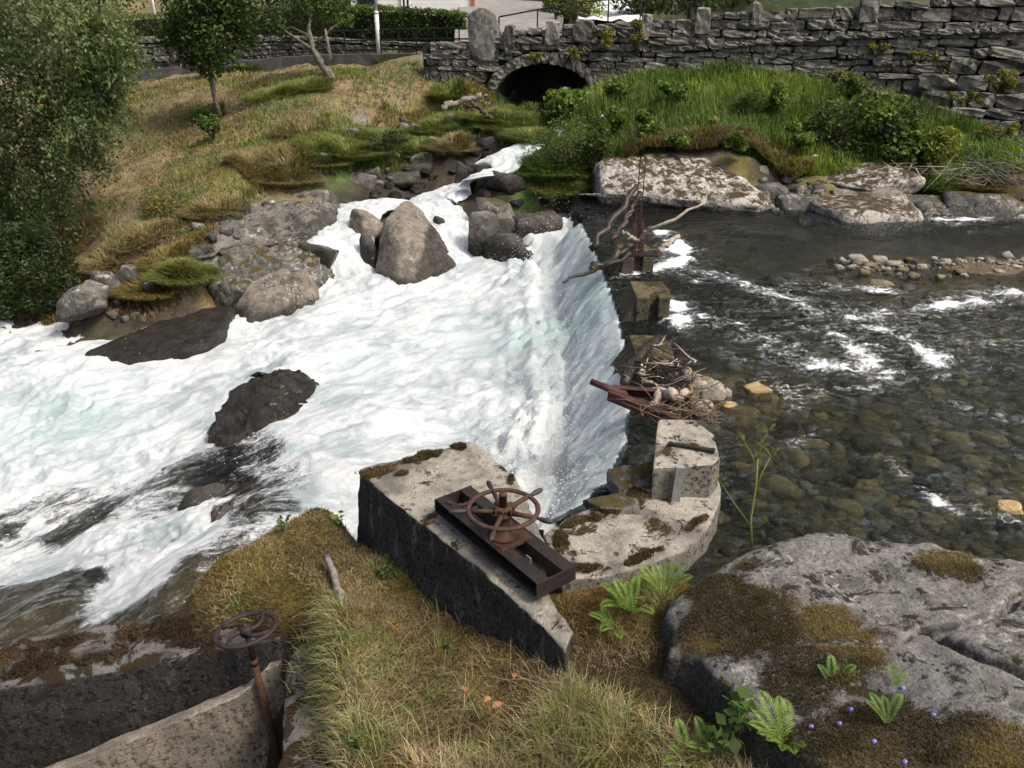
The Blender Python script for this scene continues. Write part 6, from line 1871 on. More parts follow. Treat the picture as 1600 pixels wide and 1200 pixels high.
# tussocks along the left shore and the tributary
def tussock(px, py, z, rad, n, L, c1, c2, seed, lean=.7):
    c = P(px, py, z)
    q = np.random.default_rng(seed)
    a = q.uniform(0, 6.283, n); d = np.sqrt(q.random(n)) * rad
    xy = np.stack([c.x + d * np.cos(a), c.y + d * np.sin(a) * .8], 1)
    g = ground_pts(xy); g[:, 2] = np.maximum(g[:, 2], c.z - .15) + .05
    f = q.random((n, 1))
    return blades(g, q.uniform(.6, 1.1, n) * L, np.full(n, .024), lean, c1 * (1 - f) + c2 * f, seed, .8, az=a + q.normal(size=n) * .5)
parts = []
for k, (px, py, z, rad, n, L, c1, c2) in enumerate([
        (545, 240, .75, .9, 3400, .5, GREEN, OLIVE), (600, 215, .95, .7, 2200, .45, GREEN, OLIVE), (500, 255, .6, .7, 1800, .4, OLIVE, GREEN), (690, 205, 1.0, 1.0, 2800, .45, GREEN, OLIVE), (740, 210, .95, .7, 2000, .45, GREEN, DEEP),
        (705, 235, .7, .6, 1700, .5, STRAW * .75, OLIVE), (655, 245, .5, .5, 1300, .45, OLIVE, GREEN), (620, 235, .65, .6, 1400, .4, GREEN, DEEP), (450, 280, .3, .9, 2200, .4, OLIVE, STRAW * .7), (400, 275, .35, .8, 1800, .35, OLIVE, STRAW * .7),
        (440, 150, 1.95, 1.3, 1500, .25, GREEN, OLIVE), (480, 160, 1.75, .9, 1300, .35, OLIVE, GREEN), (240, 450, -1.05, .8, 2600, .35, MOSSC * 1.4, OLIVE), (200, 470, -1.4, .6, 1600, .32, MOSSC * 1.5, OLIVE), (290, 430, -.75, .7, 2000, .35, OLIVE, GREEN), (260, 410, -.7, .6, 1300, .3, OLIVE, MOSSC * 1.4),
        (900, 275, .4, .6, 1800, .6, GREEN, OLIVE), (860, 290, .15, .5, 1300, .6, GREEN, GREEN * 1.3), (930, 260, .6, .6, 1400, .5, GREEN * 1.2, OLIVE), (1480, 305, .2, .8, 1400, .5, GREEN, DEEP), (1450, 290, .4, .7, 1200, .4, OLIVE, GREEN), (1530, 290, .5, .6, 800, .35, OLIVE, MOSSC), (330, 190, 1.2, .5, 900, .35, GREEN, DEEP), (380, 110, 2.3, .6, 900, .4, DEEP, GREEN), (620, 110, 2.4, .8, 900, .3, OLIVE, GREEN), (700, 150, 1.9, .6, 1100, .4, OLIVE, GREEN), (790, 200, 1.2, .9, 2400, .4, GREEN, OLIVE), (830, 215, 1.1, .8, 1800, .45, GREEN, OLIVE), (770, 185, 1.4, .9, 2200, .4, OLIVE, GREEN), (840, 270, .5, .8, 2200, .5, GREEN, DEEP), (870, 300, .1, .6, 1600, .5, GREEN, OLIVE), (100, 400, -1.3, 1.2, 2600, .25, DRY, OLIVE), (180, 410, -1.0, 1.0, 2200, .25, DRY, OLIVE), (60, 420, -1.6, 1.0, 1600, .3, DRY, OLIVE), (340, 330, -.1, .9, 1800, .3, OLIVE, DRY), (230, 380, -.7, .9, 1800, .25, DRY, OLIVE), (550, 215, 1.0, 1.0, 1800, .35, OLIVE, GREEN), (480, 215, 1.1, 1.0, 1600, .3, OLIVE, DRY)]):
    parts.append(tussock(px, py, z, rad, n, L, c1, c2, 40 + k))
grass_obj('shore_tussocks', parts, 'green and straw-coloured tussocks hanging over the far shore rocks')

SLOPE = [tuple(P(a, b, z))[:2] for a, b, z in [(370, 320, -.1), (430, 260, .6), (500, 215, 1.1), (600, 190, 1.2), (700, 165, 1.6), (790, 165, 1.5), (900, 190, 1.4), (960, 250, .7), (920, 300, 0), (840, 300, 0), (770, 225, .8), (700, 235, .6), (640, 262, .3), (560, 285, 0), (480, 302, -.1)]]
xy = wpoly_scatter(26000, SLOPE, 33)
SP1 = [tuple(P(a, b, z))[:2] for a, b, z in [(900, 195, 1.25), (800, 235, .92), (772, 260, .70), (738, 283, .22), (705, 298, 0.0), (676, 312, -.2)]]
ds, _, _ = seg_dist(xy[:, 0], xy[:, 1], SP1)
xy = xy[ds > .75]; g = ground_pts(xy); n = len(g)
parts.append(blades(g, U(r, .12, .38, n), np.full(n, .022), .6, colmix(xy, GREEN, OLIVE * 1.1, .9, 34), 18, .7, colj=.35))
SH2 = [tuple(P(a, b, z))[:2] for a, b, z in [(20, 470, -1.5), (60, 430, -1.3), (150, 400, -1.0), (230, 370, -.6), (330, 330, -.2), (345, 400, -.7), (300, 450, -.9), (230, 490, -1.35), (150, 500, -1.6), (60, 500, -1.7)]]
xy = wpoly_scatter(15000, SH2, 35); g = ground_pts(xy); n = len(g)
parts.append(blades(g, U(r, .06, .22, n), np.full(n, .02), .8, colmix(xy, MOSSC * 1.3, DRY, .8, 36), 19, .7, colj=.35))
grass_obj('slope_grass', parts[-2:], 'rough olive grass and moss on the slopes beside the tributary'); parts = parts[:-2]
# near turf: moss felt and straw
TURF = [(-3.05, 6.25), (-2.5, 6.85), (-1.9, 7.25), (-1.5, 6.75), (-1.27, 6.44), (-.37, 5.28), (.06, 4.70), (.39, 4.34), (.9, 3.9), (1.5, 3.4), (1.6, 2.4), (-1.0, 2.4), (-1.12, 3.4), (-1.3, 4.2), (-1.58, 5.1), (-1.55, 5.5), (-2.2, 5.5), (-2.7, 5.6)]
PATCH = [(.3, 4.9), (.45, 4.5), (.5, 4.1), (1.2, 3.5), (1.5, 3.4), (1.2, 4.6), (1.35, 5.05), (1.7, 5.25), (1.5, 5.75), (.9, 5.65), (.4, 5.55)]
xy = wpoly_scatter(80000, TURF, 15); g = ground_pts(xy); n = len(g)
nearf = sstep(5.4, 4.4, xy[:, 1])
parts = [blades(g, U(r, .018, .05, n), np.full(n, .007), .7, colmix(xy, MOSSC * .75, OLIVE * np.array([1.1, .92, 1.0]), 1.6, 16), 12, .5, colj=.5)]
xy = clump(wpoly_scatter(85000, TURF, 17), 1.4, -.02, 18, .35); g = ground_pts(xy); n = len(g)
fy = sstep(6.2, 3.8, xy[:, 1])
parts.append(blades(g, U(r, .06, .20, n) * (.35 + .75 * fy), np.full(n, .0042), 1.1, colmix(xy, STRAW * 1.1, DRY * .8, 2.0, 19), 13, .6, colj=.5))
xy = clump(wpoly_scatter(18000, TURF, 20), 1.1, .25, 21, .2); g = ground_pts(xy); n = len(g)
parts.append(blades(g, U(r, .04, .13, n), np.full(n, .0045), .5, colmix(xy, GREEN, GREEN * 1.4, 2.0, 22), 14, .7))
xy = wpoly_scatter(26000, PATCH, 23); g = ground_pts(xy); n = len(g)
parts.append(blades(g, U(r, .015, .045, n), np.full(n, .007), .7, colmix(xy, MOSSC * 1.15, np.array((.12, .065, .02)), 2.2, 24) * (.42 + .58 * sstep(4.2, 4.9, xy[:, 1]))[:, None], 15, .5))  # moss blades darken towards the viewer: shade painted into their colour
xy = clump(wpoly_scatter(6000, PATCH, 25), 1.5, .1, 26); g = ground_pts(xy); n = len(g)
parts.append(blades(g, U(r, .03, .10, n), np.full(n, .004), .8, colmix(xy, OLIVE, STRAW * .8, 2.0, 27), 16, .6))
xy = wpoly_scatter(900, TURF, 37); g = ground_pts(xy); n = len(g)
parts.append(blades(g, U(r, .16, .42, n) * (.45 + .55 * sstep(6.2, 4.2, xy[:, 1])), np.full(n, .0036), 1.15, colmix(xy, STRAW * 1.25, np.array((.22, .13, .07)), 3.0, 38), 20, .35, colj=.3))
xy = clump(wpoly_scatter(5000, TURF, 39), 2.2, .3, 40, .12); g = ground_pts(xy); n = len(g)
parts.append(blades(g, U(r, .03, .07, n), np.full(n, .016), 1.2, colmix(xy, np.array((.10, .055, .03)), np.array((.05, .035, .02)), 3.0, 41), 21, .3))
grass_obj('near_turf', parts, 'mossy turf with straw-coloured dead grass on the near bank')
# taller green tufts in the foreground
parts = []
for k, (px, py, z, rad, n, L) in enumerate([(900, 1130, .48, .16, 260, .42), (960, 1180, .52, .2, 220, .38), (860, 1170, .45, .16, 140, .34), (560, 1150, .28, .12, 150, .24), (545, 1090, .2, .10, 120, .2), (590, 885, .1, .15, 220, .15), (640, 900, .12, .15, 200, .14), (690, 1000, .25, .1, 70, .14), (600, 1180, .3, .14, 110, .22), (780, 1180, .4, .16, 90, .25), (1030, 940, .66, .12, 160, .22), (990, 930, .62, .12, 130, .2), (505, 790, .0, .10, 80, .2), (470, 815, -.03, .08, 60, .18), (1040, 750, .32, .10, 120, .18), (1015, 735, .3, .12, 140, .2)]):
    c = P(px, py, z); q = np.random.default_rng(60 + k)
    a = q.uniform(0, 6.283, n); d = np.sqrt(q.random(n)) * rad
    xy = np.stack([c.x + d * np.cos(a), c.y + d * np.sin(a)], 1); g = ground_pts(xy)
    if px > 1000 and py < 760: g[:, 2] = np.maximum(g[:, 2], .3)
    f = q.random((n, 1))
    parts.append(blades(g, q.uniform(.5, 1.1, n) * L, np.full(n, .0055), .5, GREEN * .9 * (1 - f) + (OLIVE * .6 + STRAW * .4) * f, 70 + k, .9, az=a + q.normal(size=n) * .6))
grass_obj('green_grass_tufts', parts, 'longer green grass tufts growing out of the near turf')
# grass hanging over the edge of the intake pit
q = np.random.default_rng(91); n = 2600
f = q.random(n)
ex = np.interp(f, [0, .35, .7, 1], [-1.60, -1.46, -1.22, -1.08]); ey = np.interp(f, [0, .35, .7, 1], [5.5, 4.9, 4.1, 3.0])
xy = np.stack([ex + q.normal(size=n) * .09, ey + q.normal(size=n) * .05], 1); g = ground_pts(xy); g[:, 2] = np.maximum(g[:, 2], -.12)
ff = q.random((n, 1))
grass_obj('hanging_grass', [blades(g, q.uniform(.06, .20, n), np.full(n, .0055), .7, STRAW * (1 - ff) * .9 + GREEN * ff, 92, 1.3, az=np.pi + q.normal(size=n) * .7, colj=.4)], 'straw and green grass hanging over the edge of the intake pit')
# moss on the near rock
def near_moss():
    q = np.random.default_rng(5)
    X, Y, Z, sd = NRD
    cen = [(1.55, 4.35, .42, 1.0), (2.0, 3.95, .42, 1.0), (1.75, 3.75, .32, .8), (1.45, 4.75, .28, .8), (2.1, 4.25, .22, .7), (2.0, 3.2, .4, .9), (2.35, 2.95, .4, .8), (3.15, 4.75, .30, .8), (3.9, 4.6, .35, .7), (1.75, 4.95, .22, .7), (2.9, 2.6, .3, .6), (1.7, 3.3, .25, .8), (4.4, 4.55, .3, .7)]
    f = np.zeros(len(X))
    for x, y, rad, k in cen: f = np.maximum(f, k * np.exp(-((X - x) ** 2 + (Y - y) ** 2) / (rad * rad)))
    f = f + .35 * fbm(p3(X * 3.2, Y * 3.2), 4, 301)
    f = np.where((sd > -.05), sstep(.35, .6, f), 0)
    i = q.choice(len(X), 75000, p=f / f.sum())
    h = f[i]
    g = np.stack([X[i] + q.uniform(-.012, .012, len(i)), Y[i] + q.uniform(-.01, .01, len(i)), Z[i] - .004], 1)
    xy = g[:, :2]
    return blades(g, (.006 + .018 * h) * q.uniform(.6, 1.5, len(i)), np.full(len(i), .0042), .7, colmix(xy, np.array((.055, .04, .014)), np.array((.17, .125, .035)), 2.4, 302, .35), 31, .5)
grass_obj('rock_moss', [near_moss()], 'brown and golden moss carpet on the near bedrock')

def pad_moss(cs, n, seed, col, label):
    q = np.random.default_rng(seed); G = []
    w = np.array([c[3] * c[4] for c in cs]); k = q.choice(len(cs), n, p=w / w.sum())
    a = q.uniform(0, 6.283, n); d = np.sqrt(q.random(n)); C = np.array(cs)[k]
    x = d * np.cos(a) * C[:, 3]; y = d * np.sin(a) * C[:, 4]
    ca, sa = np.cos(C[:, 5]), np.sin(C[:, 5])
    X = C[:, 0] + x * ca - y * sa; Y = C[:, 1] + x * sa + y * ca
    keep = fbm(p3(X * 9, Y * 9), 3, seed) > -.55 + .9 * d ** 2
    h = (1 - d ** 2) * .03
    g = np.stack([X, Y, C[:, 2] + h - .005], 1)[keep]; m = len(g)
    return grass_obj('concrete_moss', [blades(g, q.uniform(.012, .035, m), np.full(m, .008), .8, colmix(g[:, :2], col, col * 2.4, 5, seed), seed, .5, colj=.4)], label)
pad_moss([(-1.28, 6.88, .63, .36, .15, .5), (-.85, 7.08, .70, .24, .12, .3), (-.52, 7.2, .74, .11, .07, 0), (-1.05, 6.75, .69, .12, .08, .4), (.0, 6.55, .75, .05, .10, 0)], 15000, 71, np.array((.040, .028, .011)), 'brown moss growing along the far edge of the sluice block')
pad_moss([(.95, 6.72, .31, .32, .13, .6), (.62, 6.52, .31, .20, .08, .6), (1.25, 6.95, .32, .14, .2, .3), (.6, 5.8, .31, .25, .08, .1), (1.2, 6.0, .30, .3, .07, .55), (1.75, 6.5, .31, .2, .06, .8), (.45, 6.2, .31, .08, .2, 0)], 14000, 72, np.array((.045, .033, .013)), 'brown moss at the edges of the curved apron')
pad_moss([(-3.0, 5.75, -.32, .8, .22, .15), (-2.2, 5.85, -.22, .5, .2, .1), (-4.3, 5.4, -.44, .8, .22, .15), (-3.6, 5.45, -.38, .5, .10, .15), (-2.6, 5.55, -.28, .4, .08, .15), (-4.0, 5.7, -.42, .4, .08, .2)], 26000, 73, np.array((.034, .022, .011)), 'dark brown moss on top of the intake wall')

# leaves
def leaf_cloud(c, nrm, size, col, seed, droop=0.0, ratio=.5, colj=.28):
    q = np.random.default_rng(seed)
    n = len(c)
    d = q.normal(size=(n, 3)); d[:, 2] = d[:, 2] * .5 - droop
    d = d + nrm * .6
    d /= np.linalg.norm(d, axis=1)[:, None]
    u = np.cross(d, q.normal(size=(n, 3))); u /= np.linalg.norm(u, axis=1)[:, None] + 1e-9
    s = size * q.uniform(.6, 1.3, n)
    D = d * (s / 2)[:, None]; Uv = u * (s * ratio / 2)[:, None]
    V = np.stack([c - D, c + Uv - D * .1, c + D, c - Uv - D * .1], 1).reshape(-1, 3)
    i = np.arange(n) * 4
    C = col * (1 + colj * q.normal(size=(n, 1))) * (1 + .07 * q.normal(size=(n, 3)))
    return V, np.stack([i, i + 1, i + 2, i + 3], 1), np.repeat(np.clip(C, .006, .5), 4, axis=0)
def foliage(name, c, nrm, size, col, seed, parent, mat='leaf', **kw):
    V, Q, C = leaf_cloud(c, nrm, size, col, seed, **kw)
    me = make_mesh(name, V - np.array(parent.location), Q, None, False)
    set_color(me, 'col', C)
    return link(name, me, M[mat], parent)
def blob_points(blobs, n, seed, shell=.55, gap=.0):
    "points near the skin of several uneven lobes"
    q = np.random.default_rng(seed)
    w = np.array([b[3] * b[3] for b in blobs]); w = w / w.sum()
    k = q.choice(len(blobs), n, p=w)
    B_ = np.array([b[:3] for b in blobs])[k]; Rr = np.array([b[3] for b in blobs])[k]
    d = q.normal(size=(n, 3)); d /= np.linalg.norm(d, axis=1)[:, None]
    rad = Rr * (shell + (1 - shell) * q.random(n) ** .6)
    rad = rad * (1 + .25 * fbm(d * 2.3 + B_ * 1.7, 3, seed))
    pts = B_ + d * rad[:, None] * np.array([1, 1, .9])
    if gap > 0:
        keep = fbm(pts * 1.6, 3, seed + 3) > -.9 + gap
        pts, d = pts[keep], d[keep]
    return pts, d
def branches(m, base, blobs, r0, seed):
    q = np.random.default_rng(seed)
    for b in blobs:
        e = Vector(b[:3])
        mid = base.lerp(e, .5) + Vector((q.normal() * .1, q.normal() * .1, q.uniform(0, .2))) * (e - base).length * .6
        m.tube([base, mid, e], [r0, r0 * .6, r0 * .25], 6)
def bush(px, py, wpx, hpx, Y, n, size, col, col2, seed, lab, name='leafy_bush', cat='bush', droop=.0, ratio=.55, nb=9, stem='bark_dark', shell=.5):
    "a bush that fills about this box of the photograph"
    c = PY(px, py, Y); t = Y / ray(px, py)[1]
    rx, rz = wpx * t / FPX / 2, hpx * t / FPX / 2 * 1.05
    q = np.random.default_rng(seed)
    foot = Vector((c.x, c.y, c.z - rz))
    root = empty(name, foot, lab, cat)
    blobs = []
    for i in range(nb):
        a = q.uniform(0, 6.283); d = math.sqrt(q.random()) * .62
        blobs.append((c.x + rx * d * math.cos(a), c.y + rx * .8 * d * math.sin(a), c.z + rz * q.uniform(-.5, .55), min(rx, rz) * q.uniform(.34, .58)))
    pts, nr = blob_points(blobs, n, seed, shell)
    f = sstep(-.4, .4, fbm(pts * 1.8, 3, seed + 1))[:, None]
    foliage('foliage', pts, nr, size, col * (1 - f) + col2 * f, seed, root, droop=droop, ratio=ratio)
    m = MB(); branches(m, foot, blobs, .03, seed)
    m.build('branches', M[stem], root, True)
    return root
LG, MG, DG, YG, GG = [np.array(c) for c in ((.15, .22, .042), (.085, .14, .03), (.04, .058, .018), (.21, .23, .045), (.125, .15, .062))]
bush(893, 190, 120, 110, 27.0, 3400, .17, MG, LG, 101, 'bright maple-like bush growing before the dark bridge arch', ratio=.8)
bush(880, 245, 150, 130, 23.4, 9000, .085, GG * .85, MG, 102, 'silvery willow bush leaning over the stream at the cascade', droop=.1, ratio=.35, nb=12)
bush(935, 220, 76, 90, 22.9, 1800, .10, DG, MG, 103, 'dark green shrub right of the willow bush', nb=7)
bush(1018, 192, 56, 62, 23.3, 1100, .13, DG, LG, 104, 'compact dark bush with pale tips standing in the tall grass', ratio=.7, nb=6)
bush(868, 158, 40, 40, 28.0, 600, .14, LG, YG, 105, 'light green sapling right under the arch crown', ratio=.8, nb=6)
bush(960, 180, 64, 54, 24.3, 1100, .12, MG, LG, 106, 'low green bush between arch and compact dark bush', nb=6)
bush(1170, 165, 90, 60, 24.6, 1600, .13, DG, MG, 107, 'dark fern-like clump in the middle of the grassy bank', ratio=.3, nb=7, droop=.1)
bush(1310, 205, 110, 110, 22.9, 2800, .12, MG, GG, 108, 'grey-green bush at the left of the big leafy thicket', nb=9, ratio=.6)
bush(1400, 205, 150, 140, 22.8, 5600, .13, DG * 1.3, LG, 109, 'big leafy thicket below the road wall', nb=13, ratio=.7)
bush(1455, 225, 90, 90, 22.3, 2200, .12, MG, YG, 110, 'yellow-tipped bush at the right of the big thicket', nb=8, ratio=.65)
bush(1300, 255, 70, 50, 22.6, 900, .10, MG, GG, 111, 'low weedy bush with white flowers above the far slabs', nb=6)
bush(1480, 120, 90, 60, 26.0, 1400, .10, MG * .8, OLIVE, 112, 'scrubby bush hanging from the road wall', nb=7, ratio=.5)
bush(1540, 280, 110, 70, 22.3, 1200, .09, DG, OLIVE * .7, 113, 'brownish shrub among the dead twigs at right', nb=7)
bush(1110, 200, 44, 36, 23.4, 500, .11, LG, YG, 114, 'pale green weed cluster in the tall grass', nb=5, ratio=.8)
for k, (px, py, w, h, Y, lab) in enumerate([(1050, 150, 60, 34, 27.0, 'nettle-like weed patch below the middle of the wall'), (1230, 150, 70, 40, 26.4, 'nettle-like weed patch below the right of the wall'), (1250, 215, 60, 40, 24.0, 'low weed patch left of the grey-green bush'), (1060, 225, 50, 28, 23.8, 'low weed patch above the long pale slab'), (1150, 225, 60, 30, 23.6, 'low weed patch above the right end of the long slab'), (960, 140, 50, 40, 27.6, 'weed patch right of the arch'), (1330, 140, 60, 40, 26.0, 'weed patch under the stonecrop of the wall')]):
    bush(px, py - 6, w, h, Y - 1.5, 1000, .12, MG, LG, 150 + k, lab, 'weed_patch', 'plant', nb=7, ratio=.5)
bush(330, 195, 60, 40, 25.4, 900, .10, DG, GREEN, 115, 'dark green shrub at the foot of the young tree', nb=6)
bush(310, 90, 60, 50, 34.8, 900, .13, DG, MG, 116, 'small dark bush against the low lane wall', nb=6)
bush(600, 225, 70, 50, 24.8, 1300, .09, DG, GG, 117, 'low grey-green shrub above the dark shore rocks', nb=7, ratio=.4)
bush(265, 330, 110, 90, 21.6, 2600, .085, OLIVE, GG * 1.1, 118, 'bleached low scrub along the foot of the meadow', nb=10, ratio=.4)
bush(300, 375, 90, 70, 19.8, 2000, .085, GREEN, GG, 119, 'green scrub beside the pale lichened rock face', nb=9, ratio=.5)
bush(60, 315, 80, 40, 23.5, 1200, .09, DG, GG * .8, 120, 'grey-green bramble below the drooping birch', nb=7)
for k, (px, py, w, h, lab) in enumerate([(900, 82, 60, 20, 'yellow-green moss garland hanging over the arch crown'), (838, 88, 44, 18, 'green moss tuft at the left shoulder of the arch'), (945, 62, 34, 34, 'small fern growing from the bridge face'), (996, 48, 26, 60, 'ivy strand climbing the upright parapet stone'),
        (1370, 75, 60, 24, 'yellow stonecrop cushion high in the road wall'), (1440, 88, 90, 16, 'golden moss fringe along the wall ledge'), (1305, 118, 50, 20, 'pale yellow stonecrop at the foot of the wall'), (1565, 125, 90, 36, 'bright yellow moss cap on the right blocks'), (1560, 205, 90, 26, 'yellow-green moss cap over the dark hollow'), (1510, 150, 80, 22, 'olive moss fringe on the mossy blocks')]):
    Yb = (BA + BD * bs(px)).y - .35 if py < 110 and px < 1430 else (24.0 if py < 170 else 23.5)
    bush(px, py, w, h, Yb, int(w * h * .55), .065, YG * .8, OLIVE, 130 + k, lab, 'moss_tuft', 'moss', nb=8, ratio=.7, stem='bark_dark')

def tree(name, lab, foot, blobs, n, size, c1, c2, seed, rad, trunk, bark, droop=.2, ratio=.5, shell=.35, gap=0.0, forks=None):
    root = empty(name, foot, lab, 'tree')
    m = MB()
    m.tube(trunk, rad, 10)
    top = Vector(trunk[-1])
    q = np.random.default_rng(seed)
    for b in blobs:
        i = q.integers(max(1, len(trunk) // 2), len(trunk))
        s = Vector(trunk[i]); e = Vector(b[:3])
        mid = s.lerp(e, .55) + Vector((q.normal() * .15, q.normal() * .15, .15))
        m.tube([s, mid, e], [rad[i] * .55, rad[i] * .35, .012], 6)
    for f in (forks or []): m.tube(f[0], f[1], 8)
    m.build('trunk', M[bark], root, True)
    pts, nr = blob_points(blobs, n, seed, shell, gap)
    f = sstep(-.35, .35, fbm(pts * 1.3, 3, seed + 1))[:, None]
    foliage('crown', pts, nr, size, c1 * (1 - f) + c2 * f, seed, root, droop=droop, ratio=ratio)
    return root
def crown_px(boxes, Y, seed, dy=1.0):
    q = np.random.default_rng(seed); out = []
    for a, b, rp in boxes:
        yy = Y + q.uniform(-dy, dy); p = PY(a, b, yy); out.append((p.x, p.y, p.z, rp * yy / FPX))
    return out
# big drooping birch at the left border
bl = crown_px([(20, 40, 80), (80, 60, 80), (130, 50, 60), (-60, 80, 110), (40, 130, 80), (100, 140, 70), (150, 110, 40), (20, 200, 70), (90, 210, 55), (120, 190, 30), (-20, 270, 60), (50, 270, 50), (70, 262, 34), (10, 320, 40), (-80, 200, 110), (-40, 0, 100), (60, -20, 90), (160, 60, 36), (-70, 330, 60), (140, 150, 30)], 21.5, 1, 1.6)
ft = Vector((-15.6, 21.8, -1.2))
tree('birch_tree', 'large drooping birch filling the upper left corner', ft, bl, 26000, .125, DG * 2.3, GG * 1.15, 201, [.24, .20, .16, .11, .06], [ft, ft + Vector((.1, 0, 1.6)), ft + Vector((.3, .1, 3.2)), ft + Vector((.2, 0, 5)), ft + Vector((.4, 0, 7))], 'bark_dark', .45, .55, .25, gap=.72)
def sprays(root, starts, n, seed, size, c1, c2, L=(.5, 1.4)):
    q = np.random.default_rng(seed); pts = []; m = MB()
    for i in range(n):
        b = starts[q.integers(len(starts))]
        d = q.normal(size=3); d[1] -= .4; d /= np.linalg.norm(d)
        p0 = np.array(b[:3]) + d * b[3] * q.uniform(.7, 1.0)
        ln = q.uniform(*L); h = np.array([d[0] * .5, d[1] * .5, 0])
        path = [p0 + h * ln * f + np.array([0, 0, -ln * f * f * .9 + .12 * f]) for f in np.linspace(0, 1, 5)]
        if i % 3 == 0: m.tube([tuple(x) for x in path], [.012, .01, .008, .006, .003], 4)
        k = q.integers(26, 46)
        f = q.random(k)
        pp = p0[None] + h[None] * ln * f[:, None] + np.stack([0 * f, 0 * f, -ln * f * f * .9 + .12 * f], 1)
        pts.append(pp + q.normal(size=(k, 3)) * .07)
    pts = np.concatenate(pts); f = sstep(-.3, .3, fbm(pts * 1.1, 3, seed))[:, None]
    foliage('hanging_sprays', pts, np.tile(np.array([0, 0, -.5]), (len(pts), 1)), size, c1 * (1 - f) + c2 * f, seed, root, droop=.7, ratio=.5)
    m.build('hanging_twigs', M['bark_dark'], root, True)['kind'] = 'stuff'
_birch = [o for o in bpy.data.objects if o.name.startswith('birch_tree')][0]
sprays(_birch, bl + crown_px([(170, 40, 22), (175, 100, 20), (150, 170, 22), (120, 240, 22), (70, 330, 22), (20, 370, 20), (160, 140, 16), (185, 70, 14)], 21.2, 77, 1.0), 760, 78, .115, DG * 2.4, GG * 1.25)
# young tree in the meadow
ft = PY(343, 182, 27.6)
bl = crown_px([(300, 20, 45), (340, 10, 45), (280, 45, 34), (330, 50, 42), (370, 35, 34), (310, 80, 34), (350, 78, 30), (300, -20, 50), (350, -30, 50), (265, 60, 20), (385, 60, 20), (330, 105, 22)], 27.8, 2, .7)
tree('young_tree', 'young dark-leaved tree with a thin leaning trunk in the meadow', ft, bl, 9000, .15, DG, MG * .9, 202, [.085, .075, .065, .055], [ft, PY(335, 150, 27.6), PY(326, 105, 27.7), PY(318, 50, 27.8)], 'bark', .3, .55, .3)
# multi-stem tree
ft = PY(163, 218, 25.6)
bl = crown_px([(130, 120, 30), (160, 110, 30), (145, 90, 34), (175, 130, 22), (120, 150, 24), (165, 150, 18), (110, 100, 30)], 25.6, 3, .6)
tree('rowan_tree', 'small multi-stemmed tree on the slope beside the birch', ft, bl, 4200, .11, DG * 1.2, MG, 203, [.08, .07, .05, .03], [ft, PY(158, 190, 25.6), PY(152, 160, 25.6), PY(145, 120, 25.6)], 'bark_dark', .3, .55, .3, forks=[([PY(158, 190, 25.6), PY(168, 165, 25.6), PY(170, 140, 25.6)], [.05, .04, .02]), ([PY(160, 195, 25.6), PY(145, 165, 25.5), PY(140, 140, 25.4)], [.05, .04, .02])])
# crooked fruit tree
ft = PY(522, 137, 30.5)
bl = crown_px([(450, 20, 26), (480, 10, 30), (500, 35, 24), (430, 35, 20), (520, 15, 26), (470, -20, 40), (520, -20, 36), (540, 30, 16), (445, 55, 14)], 31.0, 4, .8)
tree('fruit_tree', 'crooked lichen-grey fruit tree leaning over the lane railing', ft, bl, 3800, .13, MG * .8, DG * 1.3, 204, [.19, .16, .14, .10, .07, .05], [ft, PY(514, 115, 30.5), PY(502, 98, 30.5), PY(490, 78, 30.6), PY(482, 45, 30.8), PY(486, 10, 31)], 'bark', .3, .55, .3,
     forks=[([PY(506, 102, 30.5), PY(516, 90, 30.4), PY(512, 68, 30.4), PY(508, 45, 30.4)], [.10, .08, .06, .03]), ([PY(482, 55, 30.7), PY(455, 42, 30.7), PY(430, 52, 30.7)], [.04, .03, .015]), ([PY(484, 30, 30.9), PY(470, 10, 30.9), PY(462, -10, 30.9)], [.04, .03, .015])])
# dark juniper at the left
ft = PY(50, 455, 18.5)
bl = crown_px([(10, 380, 40), (50, 375, 34), (90, 395, 26), (20, 430, 40), (70, 430, 36), (-30, 420, 50), (110, 415, 14), (0, 470, 34), (60, 465, 26), (-40, 370, 40), (40, 400, 40), (100, 440, 24)], 18.2, 5, .5)
tree('juniper_shrub', 'dense dark juniper at the left border above the black rock', ft, bl, 17000, .12, DG * .8, DG * 1.3, 205, [.04, .03, .02], [ft, ft + Vector((0, 0, .5)), ft + Vector((.1, 0, 1.0))], 'bark_dark', -.2, .3, .4)
